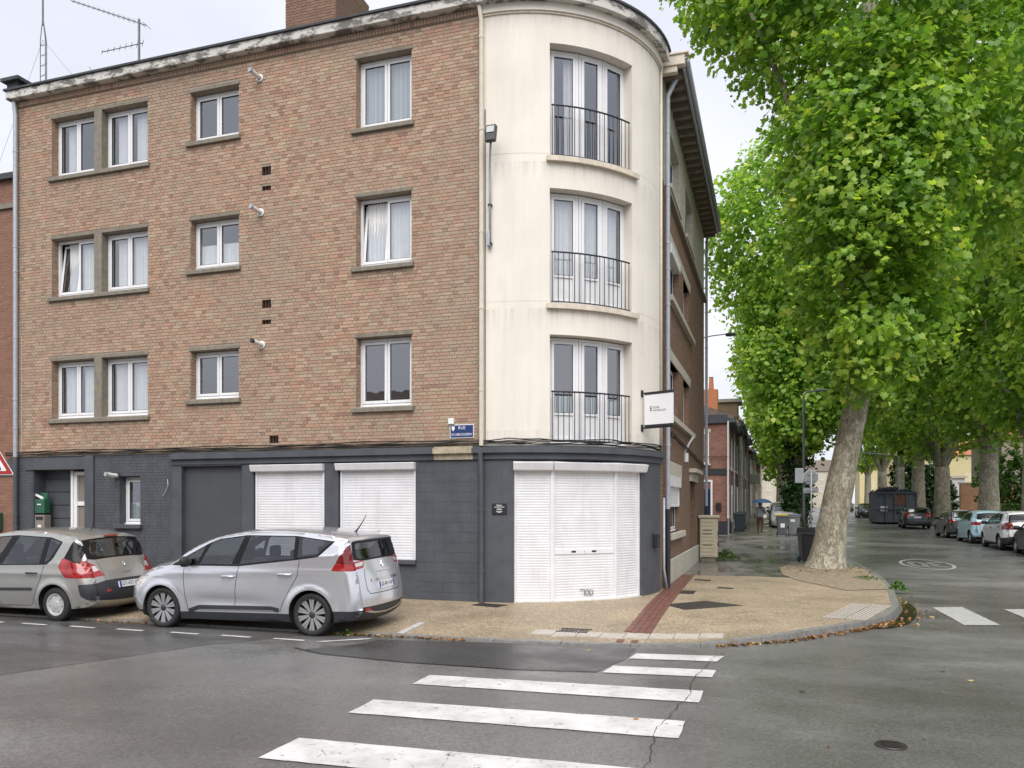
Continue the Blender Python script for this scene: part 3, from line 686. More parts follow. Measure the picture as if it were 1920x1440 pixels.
# ------------------------------------------------------------------ rounded cream corner
BO = [(25.5, 61.5, z0, z1) for z0, z1 in ((3.24, 5.37), (5.97, 8.23), (8.84, 11.06))]
wall(P_C, 1.2, 90, ZG, ZT, BO, .3, ustep=3).build('cream_wall', MT['cream'], B, smooth=True, auto=30)
for zz in (6.02, 8.9):
    MB().arcP(P_C, 1.5, 25, zz-.006, zz+.004, -.0015, .01, 10).build('render_joint', MT['cream_trim'], B); MB().arcP(P_C, 64, 89.5, zz-.006, zz+.004, -.0015, .01, 10).build('render_joint', MT['cream_trim'], B)
angs = [27.5, 38.2, 49.3, 60.0]
for i, (u0, u1, z0, z1) in enumerate(BO):
    if i: MB().arcP(P_C, u0-1.2, u1+2.6, z0-.1, z0, -.09, .3, 12).build('sill', MT['cream_trim'], B)
    else: MB().arcP(P_C, u0, u1, z0-.02, z0, .02, .3, 12).build('sill', MT['cream_trim'], B)
    # flat backing between jamb and frames
    for k in range(3):
        A_ = P_C(25.5 if k == 0 else angs[k], 0, .2)[:2]; B_ = P_C(61.5 if k == 2 else angs[k+1], 0, .2)[:2]
        Pf, Lf = flatP(A_, B_)
        Dk = [.03, .03, .03][k]
        if i == 0: cu = [(0, .46, 0, 1, 'frost')]
        elif i == 1: cu = [[(0, 1, .0, .95, 'curt')], [(0, 1, .2, 1, 'curt')], [(0, 1, .05, .9, 'curt')]][k]
        else: cu = [[(0, 1, .55, 1, 'curt')], None, None][k]
        pvc_window(Pf, .01, Lf-.005, z0+.02, z1-.02, Dk, B, cur=cu, panel=.5 if i < 2 else .02, sashes=1, roomy=False)
    mb = MB()                                # the room behind, one for the bay
    for k in range(8):
        a, b = 15+7.5*k, 22.5+7.5*k
        mb.quad(P_C(a, z0-.1, 1.6), P_C(b, z0-.1, 1.6), P_C(b, z1+.1, 1.6), P_C(a, z1+.1, 1.6)); mb.quad(P_C(a, z0-.02, .3), P_C(b, z0-.02, .3), P_C(b, z0-.02, 1.6), P_C(a, z0-.02, 1.6)); mb.quad(P_C(a, z1+.05, .3), P_C(b, z1+.05, .3), P_C(b, z1+.05, 1.6), P_C(a, z1+.05, 1.6))
    for a in (15, 75): mb.quad(P_C(a, z0-.1, .3), P_C(a, z1+.1, .3), P_C(a, z1+.1, 1.6), P_C(a, z0-.1, 1.6))
    mb.build('room', MT['room'], B)
    rl = empty('balcony_railing', P_C(43, z0, -.03), parent=B)
    hz = z0+1.02; a0, a1 = 26.2, 60.2
    MB().tube([P_C(a0+(a1-a0)*k/16, hz, .01) for k in range(17)], .017, 8).build('handrail', MT['black'], rl, smooth=True)
    MB().tube([P_C(a0+(a1-a0)*k/16, z0+.05, .01) for k in range(17)], .012, 8).build('bottom_rail', MT['black'], rl, smooth=True)
    for k in range(17): p = P_C(a0+.4+(a1-a0-.8)*k/16, 0, .01); MB().tube([(p[0], p[1], z0+.05), (p[0], p[1], hz)], .0085, 6).build('bar', MT['black'], rl, smooth=True)
# ------------------------------------------------------------------ grey ground floor, front
Z0 = 0.0; DOOR = (-16.97, -15.36, .0, 2.88, .36); GWIN = (-14.36, -13.77, 1.58, 2.70, .22); PANEL = (-12.6, -11.02, .0, 2.9, .12); SH1 = (-10.70, -8.97, .93, 2.93, .16); SH2 = (-8.62, -6.87, .93, 2.93, .16)
wall(P_L, XL, -12.62, Z0, ZG, [DOOR, GWIN], .2, d0=.006).build('grey_wall', MT['grey'], B)
wall(P_L, -12.62, XC-.02, Z0, ZG, [PANEL, SH1, SH2], .2, d0=.004).build('grey_wall', MT['grey'], B)
gb = bricks(P_L, -15.08, -12.87, .1, ZG-.02, [GWIN, (GWIN[0]-.1, GWIN[1]+.1, 1.48, 1.6)], cols=lambda h, r: (.3, .3, .3), seed=12, proud=(0, .003), j=.007)
brick_mesh(P_L, gb).build('painted_brickwork', MT['grey'], B, kind='stuff')
brick_mesh(P_L, bricks(P_L, XL+.02, -17.0, .1, ZG-.1, [], cols=lambda h, r: (.3, .3, .3), seed=13, proud=(0, .003), j=.007)).build('painted_brickwork', MT['grey'], B, kind='stuff')
MB().boxP(P_L, -17.2, -15.36, 2.88, 3.16, -.03, .02).build('door_beam', MT['grey'], B, bevel=.01)
MB().boxP(P_L, -15.36, -15.10, .0, 3.2, -.045, .34).build('pillar', MT['grey'], B, bevel=.01)
# doorway recess
dr = empty('entrance', (-16.2, FY+.36, .1), parent=B)
for k in range(9): MB().boxP(P_L, -16.97, -15.9, .12+k*.32, .12+k*.32+.305, .335, .36).build('board', MT['grey'], dr, bevel=.006)
D_ = MB(); ringbox(D_, P_L, -15.93, -14.9, .1, 2.84, .09, .2, .3); D_.boxP(P_L, -15.84, -14.95, 2.02, 2.12, .21, .29); D_.boxP(P_L, -16.0, -15.93, .1, 2.86, .17, .33); D_.build('door_frame', MT['pvc'], dr, bevel=.008)
MB().boxP(P_L, -15.84, -14.95, .15, 2.03, .25, .28).build('door_leaf', MT['taupe'], dr); MB().boxP(P_L, -15.84, -14.95, 2.11, 2.76, .25, .28).build('transom_panel', MT['taupe'], dr)
MB().boxP(P_L, -16.97, -14.9, .0, 2.9, .361, .5).build('backing', MT['grey'], dr); MB().boxP(P_L, -16.97, -15.36, .05, .16, -.02, .36).build('step', MT['conc'], dr)
# little ground floor window
gw = pvc_window(P_L, GWIN[0]+.005, GWIN[1]-.005, GWIN[2]+.02, GWIN[3]-.01, .2, B, sashes=1, cur=[(.0, .45, 0, 1, 'frost')])
MB().boxP(P_L, GWIN[0]-.12, GWIN[1]+.06, 1.5, 1.59, -.09, .2).build('sill', MT['grey'], gw, bevel=.008)
# blocked-up bay and its surround
mb = MB(); mb.boxP(P_L, -12.86, -12.6, .02, 2.9, -.03, .02); mb.boxP(P_L, -12.86, -11.02, 2.9, 3.0, -.028, .02); mb.build('bay_surround', MT['grey'], B, bevel=.01)
MB().boxP(P_L, -12.6, -11.02, .02, 2.9, .09, .115).build('flat_panel', MT['grey2'], B)
mb = MB(); mb.boxP(P_L, -12.52, -11.06, 2.78, 2.8, .082, .09); mb.boxP(P_L, -12.52, -12.5, .05, 2.78, .082, .09); mb.boxP(P_L, -11.08, -11.06, .05, 2.78, .082, .09); mb.build('panel_seam', MT['grey'], B)
for a, b in ((-11.02, -10.70), (-8.97, -8.62)): MB().boxP(P_L, a+.01, b-.01, .02, 2.925, -.02, .02).build('pillar', MT['grey'], B, bevel=.008)
# roller shutters
sm_cache = {}
def slat_mesh(P, u0, u1, h):
    key = round(u1-u0, 3), h
    return None
def shutter(P, u0, u1, z0, z1, d, par, h=.055, box=None, guides=(True, True), handle=False):
    s_ = empty('roller_shutter', P((u0+u1)/2, z0, d), parent=par)
    g = .045
    if guides[0]: MB().boxP(P, u0, u0+g, z0, z1, d-.035, d+.03).build('guide_rail', MT['shut'], s_, bevel=.004)
    if guides[1]: MB().boxP(P, u1-g, u1, z0, z1, d-.035, d+.03).build('guide_rail', MT['shut'], s_, bevel=.004)
    a, b = u0+(g if guides[0] else 0), u1-(g if guides[1] else 0); z = z0; k = 0
    me = None; n = int((z1-z0)/h); h = (z1-z0)/n
    for k in range(n):
        z = z0+k*h
        if me is None:
            mb = MB()
            prof = [(0, .0), (.09, -.006), (.35, -.008), (.6, -.008), (.87, -.006), (.96, -.001), (1., .001)]
            for (q, e), (q2, e2) in zip(prof[:-1], prof[1:]): mb.quad(P(a, z+q*h, d+e), P(b, z+q*h, d+e), P(b, z+q2*h, d+e2), P(a, z+q2*h, d+e2))
            o = mb.build('slat', MT['shut'], s_); me = o; zb = z
        else:
            o2 = bpy.data.objects.new('slat', me.data); COL.objects.link(o2); o2.parent = s_; o2.location = Vector((0, 0, z-zb))
    if handle:
        MB().boxP(P, a+.01, b-.01, z0+.92, z0+1.02, d-.02, d+.01).build('lock_rail', MT['shut'], s_)
        for q in (.28, .62): m = a+(b-a)*q; MB().boxP(P, m, m+.1, z0+.95, z0+.985, d-.024, d-.018).build('hand_slot', MT['blackp'], s_)
        MB().lathe([(0, -.006), (.012, -.006), (.012, .004)], P((a+b)/2, z0+.965, d-.02), 'y', 10).build('lock', MT['zinc'], s_)
    MB().boxP(P, a, b, z0-.01, z0+.035, d-.022, d+.012).build('bottom_bar', MT['shut'], s_, bevel=.004)
    return s_
for s_ in (SH1, SH2):
    o = shutter(P_L, s_[0]+.03, s_[1]-.0, s_[2]+.0, s_[3]-.16, .03, B)
    mb = MB().hexa([P_L(s_[0]-.04, 2.76, -.10), P_L(s_[1]+.012, 2.76, -.10), P_L(s_[0]-.04, 2.90, -.14), P_L(s_[1]+.012, 2.90, -.14), P_L(s_[0]-.04, 2.74, .15), P_L(s_[1]+.012, 2.74, .15), P_L(s_[0]-.04, 2.92, .15), P_L(s_[1]+.012, 2.92, .15)])
    mb.build('shutter_box', MT['shut'], o, bevel=.012)
    MB().boxP(P_L, s_[0]-.02, s_[1]+.02, .84, .93, -.07, .1).build('sill', MT['grey'], o, bevel=.008)
# smooth block wall by the corner: each block a piece
def blocks(P, u0, u1, z0, z1, par, mp=1.):
    z = z0; row = 0
    while z < z1-.03:
        zt = min(z+.198, z1); u = u0-(.2 if row % 2 else 0)*mp
        while u < u1-.01*mp:
            a, b = max(u, u0), min(u+.398*mp, u1)
            if b-a > .03*mp: MB().boxP(P, a+.0015*mp, b-.0015*mp, z+.0015, zt-.0015, -random.uniform(.0032, .0044), .02, None, (1,)).build('block', MT['grey'], par)
            u += .4*mp
        z += .2; row += 1
BW = wall(P_L, -6.86, XC-.02, .0, 2.94, [], 0, d0=.001).build('block_wall', MT['grey'], B); blocks(P_L, -6.86, XC-.03, .1, 2.94, BW)
# beam over the ground floor, with a patch of bare stone
def beam(P, u0, u1, n, name='beam', mat=None, par=B):
    mb = MB(); mb.arcP(P, u0, u1, 2.94, 3.06, -.05, .01, n); mb.arcP(P, u0, u1, 3.06, 3.17, -.12, .01, n); mb.arcP(P, u0, u1, 3.17, 3.2, -.05, .01, n)
    return mb.build(name, mat or MT['grey'], par)
beam(P_L, -12.86, -6.46, 1); beam(P_L, -6.45, -5.62, 1, 'bare_stone_beam', plain('bare_stone', (.40, .345, .25), .9, .25, 8, bump=.6, bscale=25, dirt=.5)); beam(P_L, -5.61, XC, 1); beam(P_C, 0, 90, 22)
# rounded ground floor with three shutters
CO = (12.6, 67.5, .12, 2.92)
wall(P_C, 0, 90, .0, ZG, [CO], .18, ustep=3, d0=.0).build('grey_corner_wall', MT['grey'], B)
BW2 = wall(P_C, 0.5, 12.5, .0, 2.93, [], 0, ustep=3, d0=-.002).build('block_wall', MT['grey'], B); blocks(P_C, 1.0, 12.4, .1, 2.93, BW2, 180/math.pi/RB)
pts = [P_C(a, 0, .02)[:2] for a in (12.6, 26.7, 53.4, 67.5)]
for k in range(3):
    Pf, Lf = flatP(pts[k], pts[k+1])
    o = shutter(Pf, .0, Lf, .15, 2.72, .05, B, handle=(k == 1), h=.052)
    e0, e1 = (-.02, 0) if k == 0 else (0, 0) if k == 1 else (0, .1)
    mb = MB().hexa([Pf(e0, 2.72, -.10), Pf(Lf+e1, 2.72, -.10), Pf(e0, 2.87, -.15), Pf(Lf+e1, 2.87, -.15), Pf(e0, 2.70, .1), Pf(Lf+e1, 2.70, .1), Pf(e0, 2.92, .1), Pf(Lf+e1, 2.92, .1)])
    mb.build('shutter_box', MT['shut'], o, bevel=.01)
    MB().boxP(Pf, -.01, Lf+.01, .06, .15, -.06, .1).build('threshold', MT['conc_light'], o, bevel=.006)
    if k == 1:
        mb = MB()
        Pg = lambda u, z: Pf(Lf*.44+u, .24+z, .02)
        for path in ([(-.03, .12), (.06, .12)], [(.08, .0), (.08, .13)], [(.14+.035*math.cos(a), .06+.06*math.sin(a)) for a in np.linspace(0, 6.28, 12)], [(.2, .0), (.2, .12), (.25, .1), (.27, .06), (.25, .01), (.2, 0)]):
            mb.tube([Pg(*p) for p in path], .006, 5)
        mb.build('graffiti_tag', MT['black'], o)
# ------------------------------------------------------------------ right-hand side wall
MB().quad(P_R(YB0, 0, .007), P_R(YB1, 0, .007), P_R(YB1, 3.2, .007), P_R(YB0, 3.2, .007))
RO = [(19.5, 21.4, 4.2, 5.55), (22.6, 24.2, 4.2, 5.55), (19.5, 21.4, 7.05, 8.35), (22.6, 24.2, 7.05, 8.35), (19.4, 21.9, 1.35, 2.75), (24.6, 26.0, .2, 2.75)]
RU = [(19.5, 21.6, 9.75, 11.1), (23.2, 25.3, 9.75, 11.1)]
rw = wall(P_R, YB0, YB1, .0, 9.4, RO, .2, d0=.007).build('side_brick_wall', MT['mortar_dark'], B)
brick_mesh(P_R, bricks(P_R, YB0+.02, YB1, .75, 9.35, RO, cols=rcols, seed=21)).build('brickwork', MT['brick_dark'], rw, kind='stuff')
mb = MB()
for o in RO:                                 # brick reveals facing the camera
    Pq = lambda u, z, d, y1=o[1]: (XR-u, y1-.004-d*-1, z)
    for a, b, c_, e, pr, col in bricks(None, .01, .2, o[2], o[3], [], cols=rcols, seed=int(o[0])): mb.boxP(lambda u, z, d, y1=o[1]: (XR-u, y1-.002+d, z), a, b, c_, e, -.006, .002, col)
mb.build('reveal_brickwork', MT['brick_dark'], rw, kind='stuff')
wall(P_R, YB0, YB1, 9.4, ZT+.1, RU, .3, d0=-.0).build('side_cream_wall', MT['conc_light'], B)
MB().boxP(P_R, YB0+1.2, YB1+.05, 9.33, 9.42, -.1, .02).build('ledge', MT['conc'], B)
for o in RU: MB().boxP(P_R, o[0]-.1, o[1]+.1, o[2]-.1, o[2], -.07, .1).build('sill', MT['conc_light'], B)
for z0, z1 in ((5.55, 5.82), (8.35, 8.62)): MB().boxP(P_R, 19.3, 24.5, z0, z1, -.02, .18).build('lintel', MT['conc_light'], B, bevel=.01)
for z0, z1 in ((4.06, 4.2), (6.91, 7.05)): MB().boxP(P_R, 19.25, 25.0, z0, z1, -.12, .18).build('sill', MT['conc_light'], B, bevel=.01)
MB().boxP(P_R, 19.3, 22.1, 2.75, 3.1, -.02, .18).build('lintel', MT['conc_light'], B, bevel=.01); MB().boxP(P_R, 19.2, 22.2, 1.2, 1.35, -.12, .18).build('sill', MT['conc_light'], B, bevel=.01)
mb = MB(); mb.boxP(P_R, 24.3, 26.4, 2.75, 3.0, -.08, .15); mb.boxP(P_R, 24.2, 26.6, 3.0, 3.12, -.22, .05); mb.build('door_canopy', MT['conc_light'], B, bevel=.01)
MB().boxP(P_R, 24.6, 26.0, .2, 2.7, .16, .2).build('side_door', plain('brown_door', (.05, .03, .025), .5), B)
for o in RO[:5]: pvc_window(P_R, o[0]+.005, o[1]-.005, o[2]+.01, o[3]-.01, .17, B)
for o in RU: pvc_window(P_R, o[0]+.005, o[1]-.005, o[2]+.01, o[3]-.01, .2, B)
Pm = lambda u, z, d: P_R(u, z, d)
shutter(P_R, 19.42, 21.88, 2.0, 2.72, .06, B); MB().boxP(P_R, 19.42, 21.88, 2.5, 2.76, -.03, .14).build('shutter_box', MT['shut'], B)
MB().boxP(P_R, 19.5, 21.4, 8.12, 8.36, -.06, .15).build('shutter_box', MT['shut'], B)
mb = MB(); mb.boxP(P_R, YB0+.6, YB1, 0, .72, -.035, .02); mb.build('plinth', MT['conc_light'], B, bevel=.02)
# eaves of the side roof, joists under the boards
EV = empty('eaves', (XR, 24, ZT), parent=B)
for k in range(24): y = YB0+.45+k*.49; MB().box(XR-.1, XR+.40, y, y+.13, ZT-.12, ZT+.03).build('joist', MT['conc'], EV)
MB().box(XR-.3, XR+.46, YB0+.3, YB1+.25, ZT+.032, ZT+.07).build('soffit_board', MT['conc'], EV)
MB().box(XR+.46, XR+.50, YB0+.3, YB1+.25, ZT-.06, ZT+.18).build('gutter_board', MT['zinc'], EV); MB().tube([(XR+.55, YB0+.3, ZT+.13), (XR+.55, YB1+.25, ZT+.13)], .065, 10).build('gutter', MT['zinc'], EV, smooth=True)
mb = MB(); mb.box(XR-.0, XR+.52, YB0+.12, YB0+.3, ZT-.02, ZT+.2); mb.box(XR-.0, XR+.6, YB0+.09, YB0+.3, ZT+.2, ZT+.25); mb.box(XR-.0, XR+.35, YB0+.15, YB0+.3, ZT-.16, ZT-.02); mb.build('eaves_end', MT['cream_trim'], EV, bevel=.01)
# downpipes
def pipe(path, r, mat, clips=(), name='downpipe', joints=()):
    o = MB().tube(path, r, 12).build(name, mat, B, smooth=True, auto=50)
    for z in joints:
        for a, b in zip(path[:-1], path[1:]):
            lo, hi = sorted((a[2], b[2]))
            if lo <= z <= hi: MB().lathe([(r, -.03), (r+.008, -.028), (r+.008, .028), (r, .03)], (a[0], a[1], z), 'z', 12).build('pipe_joint', mat, o, smooth=True, auto=40)
    return o
px, py = XL+.05, FY-.075
pipe([(px-.02, py-.02, ZT-.02), (px, py, ZT-.35), (px, py, 3.2)], .052, MT['zinc'], joints=(10.6, 8.3, 7.7, 6.1, 4.6, 3.9)); pipe([(px, py, 3.2), (px, py, .12)], .056, MT['grey'], joints=(1.8, 1.65))
a = P_C(.9, 0, -.07)
MT['cream_pipe'] = plain('cream_pipe', (.62, .56, .46), .6, .08, 8, dirt=.2)
pipe([P_C(.3, ZT-.02, -.1), P_C(.9, ZT-.3, -.07), (a[0], a[1], 3.2)], .045, MT['cream_pipe'], joints=(11.2, 9.4, 7.4, 5.9, 4.3)); pipe([(a[0], a[1]-.06, 3.06), (a[0], a[1], 2.6), (a[0], a[1], .12)], .05, MT['grey'], joints=(1.95, .75))
MB().tube([P_C(88.5, ZT-.1, -.03), P_C(88.5, 3.25, -.03)], .03, 8).build('downpipe', MT['cream_pipe'], B, smooth=True)
q = (XR+.1, YB0+.52)
pipe([(q[0]+.2, q[1]+.1, ZT-.05), (q[0]+.12, q[1], ZT-.25), (q[0], q[1], ZT-.5), (q[0], q[1], 1.95)], .055, MT['zinc'], joints=(10.5, 9.3, 8.0, 7.4, 6.6, 5.6, 4.6, 3.4)); pipe([(q[0], q[1], 1.95), (q[0], q[1], .12)], .062, MT['black'], joints=(1.9,))
pipe([(XR+.12, YB1+.08, ZT), (XR+.08, YB1+.1, ZT-.4), (XR+.08, YB1+.1, 2.0)], .05, MT['zinc'], joints=(9, 7.7, 6, 4.5)); pipe([(XR+.08, YB1+.1, 2.0), (XR+.08, YB1+.1, .15)], .055, MT['black'])
MB().tube([(XR+.03, YB0+.38, 2.2), (XR+.03, YB0+.38, .6), (XR+.1, YB0+.36, .15)], .03, 8).build('conduit', MT['zinc'], B, smooth=True)
# cable bundle along the string course
for k in range(6):
    z0 = 3.23+.018*k; pts = []
    for i in range(41):
        x = XL-.3+(XC-XL+.3)*i/40; pts.append((x, FY-.03-.012*(k % 3)-random.uniform(0, .012), z0+.02*math.sin(i*.5+k*2.1)+random.uniform(-.008, .008)))
    for i in range(1, 25): pts.append(P_C(i*88/24, z0+.015*math.sin(i*.7+k)+random.uniform(-.012, .012), -.03-.01*(k % 3)))
    MB().tube(pts, random.uniform(.007, .013), 6).build('cable', MT['cable'], B, smooth=True)
for k in range(3):
    pts = [(XR+.05+.02*k, YB0+.8+i*.5, 3.75+.03*k-(.02*i)+random.uniform(-.02, .02)) for i in range(22)]
    MB().tube(pts, .014, 6).build('cable', MT['cable'], B, smooth=True)
MB().tube([(-12.98, FY-.03, 2.62), (-12.95, FY-.05, 2.5), (-13.0, FY-.06, 2.35), (-13.1, FY-.05, 2.24)], .008, 5).build('loose_wire', MT['zinc'], B)
MB().tube([P_C(2.0, z, -.012) for z in (9.8, 7.0, 6.0, 5.0, 4.0, 3.3)], .008, 5).build('cable', MT['cable'], B)
MB().tube([(-17.32, FY-.012, z) for z in (6.1, 5.2, 4.0, 3.3)], .006, 5).build('loose_wire', MT['cream_pipe'], B)
mb = MB()                                    # moss and dirt lumps on the ledge over the shutters
for k in range(90):
    a_ = random.choice([random.uniform(2, 10), random.uniform(60, 88), random.uniform(60, 88), random.uniform(10, 60)]); p = P_C(a_, 3.175, -random.uniform(.03, .11)); r = random.uniform(.008, .028)
    mb.lathe([(0, r*.9), (r*.6, r*.6), (r, 0)], p, 'z', 5)
mb.build('ledge_moss', plain('dark_moss', (.035, .032, .02), .95, .4, 30), B, kind='stuff')
# ------------------------------------------------------------------ cars
def paint(name, col, metal=.6, rough=.35):
    t = NT(name); c = t.coord('Object')
    f = t.ramp(t.noise(c, 2.5, 5), [(.3, tuple(x*.96 for x in col)), (.7, col)])
    d = t.ramp(t.noise(t.coord('Object', (1, 1, 3)), 3.5, 6, .6), [(.5, 0.), (.8, 1.)])
    t.set(col=t.mix(t.math('MULTIPLY', d, .12), f, tuple(x*.6 for x in col)), metal=metal, rough=rough, coat=.7, coatr=.06); return t.m
MT['silver'] = paint('silver_paint', (.70, .71, .745), .7, .22); MT['beige'] = paint('beige_grey_paint', (.42, .415, .385), .65, .28); MT['trim'] = plain('gloss_black_trim', (.008, .008, .009), .25, .1, 9, spec=.25)
MT['cglass'] = glass('car_glass', (.70, .76, .74), .10); MT['cglass_dark'] = glass('tinted_car_glass', (.30, .31, .34), .09)
MT['clad'] = plain('dark_cladding', (.028, .03, .036), .5, .15, 20); MT['tyre'] = plain('tyre_rubber', (.02, .02, .02), .75, .2, 20)
MT['chrome'] = plain('chrome_trim', (.62, .62, .63), .14, .03, 5, metal=1); MT['alloy'] = plain('alloy', (.56, .56, .57), .3, .06, 8, metal=.75); MT['hubcap'] = plain('plastic_hubcap', (.50, .50, .50), .4, .08, 8, metal=.3)
MT['rimdark'] = plain('dark_rim', (.035, .035, .037), .45, .1, 9); MT['seat'] = plain('seat_cloth', (.035, .035, .038), .9, .2, 20); MT['under'] = plain('underbody', (.012, .012, .012), .9, .2, 9)
t = NT('red_lens'); t.set(col=t.ramp(t.noise(t.coord('Object', (1, 1, 6)), 6, 2), [(.4, (.24, .008, .008)), (.6, (.38, .016, .014))]), rough=.12, coat=1); MT['redlens'] = t.m
t = NT('dark_red_lens'); t.set(col=t.ramp(t.noise(t.coord('Object', (1, 1, 6)), 6, 2), [(.4, (.12, .008, .01)), (.6, (.18, .012, .012))]), rough=.12, coat=1); MT['darkred'] = t.m
MT['clearlens'] = plain('clear_lens', (.62, .6, .58), .12, .2, 30, metal=.3, coat=1); MT['plate'] = plain('plate_white', (.75, .76, .78), .35, .02, 5); MT['plateblue'] = plain('plate_blue', (.02, .06, .32), .35, .02, 5); MT['ink'] = plain('ink', (.012, .012, .014), .5, .05, 5)
def crom(pts, per=8):
    P = [np.array(p, float) for p in pts]; out = []
    for i in range(len(P)-1):
        a, b, c_, d = P[max(i-1, 0)], P[i], P[i+1], P[min(i+2, len(P)-1)]
        n = max(2, int(np.linalg.norm((c_-b)[:2])/.045))
        t1 = max(np.linalg.norm((b-a)[:2]), 1e-6)**.5; t2 = max(np.linalg.norm((c_-b)[:2]), 1e-6)**.5; t3 = max(np.linalg.norm((d-c_)[:2]), 1e-6)**.5
        m1 = (c_-b)/t2 if i == 0 else (b-a)/t1-(c_-a)/(t1+t2)+(c_-b)/t2
        m2 = (c_-b)/t2 if i == len(P)-2 else (c_-b)/t2-(d-b)/(t2+t3)+(d-c_)/t3
        m1 = m1*t2; m2 = m2*t2
        for k in range(n):
            u = k/n; out.append((2*u**3-3*u*u+1)*b+(u**3-2*u*u+u)*m1+(-2*u**3+3*u*u)*c_+(u**3-u*u)*m2)
    out.append(P[-1]); return np.array(out)
def rpoly(pts, r=.03, n=3):
    out = []; m = len(pts)
    for i in range(m):
        a, b, c_ = Vector(pts[i-1][:2]), Vector(pts[i][:2]), Vector(pts[(i+1) % m][:2]); rr = min(r, (a-b).length*.45, (c_-b).length*.45)
        p, q = b+(a-b).normalized()*rr, b+(c_-b).normalized()*rr
        for k in range(n+1):
            u = k/n; out.append(tuple(p*(1-u)**2+b*2*u*(1-u)+q*u*u))
    return out
def carve(bm, regions):
    lay = bm.faces.layers.int.get('rid') or bm.faces.layers.int.new('rid')
    for rid, poly in regions:
        P = [Vector((p[0], p[1], 0)) for p in poly]
        if sum(a.x*b.y-b.x*a.y for a, b in zip(P, P[1:]+P[:1])) < 0: P.reverse()
        x0, x1, y0, y1 = min(p.x for p in P), max(p.x for p in P), min(p.y for p in P), max(p.y for p in P)
        ins = []
        for f in bm.faces:
            xs = [v.co.x for v in f.verts]; ys = [v.co.y for v in f.verts]
            if max(xs) > x0 and min(xs) < x1 and max(ys) > y0 and min(ys) < y1: ins.append(f)
        for a, b in zip(P, P[1:]+P[:1]):
            e = b-a
            if e.length < 1e-5: continue
            no = Vector((-e.y, e.x, 0)).normalized()
            g = cut_bm(bm, a, no, ins)
            fs = {f for f in g['geom'] if isinstance(f, bmesh.types.BMFace)} | {f for f in ins if f.is_valid}
            ins = [f for f in fs if (f.calc_center_median()-a).dot(no) > 1e-6]
        for f in ins: f[lay] = rid
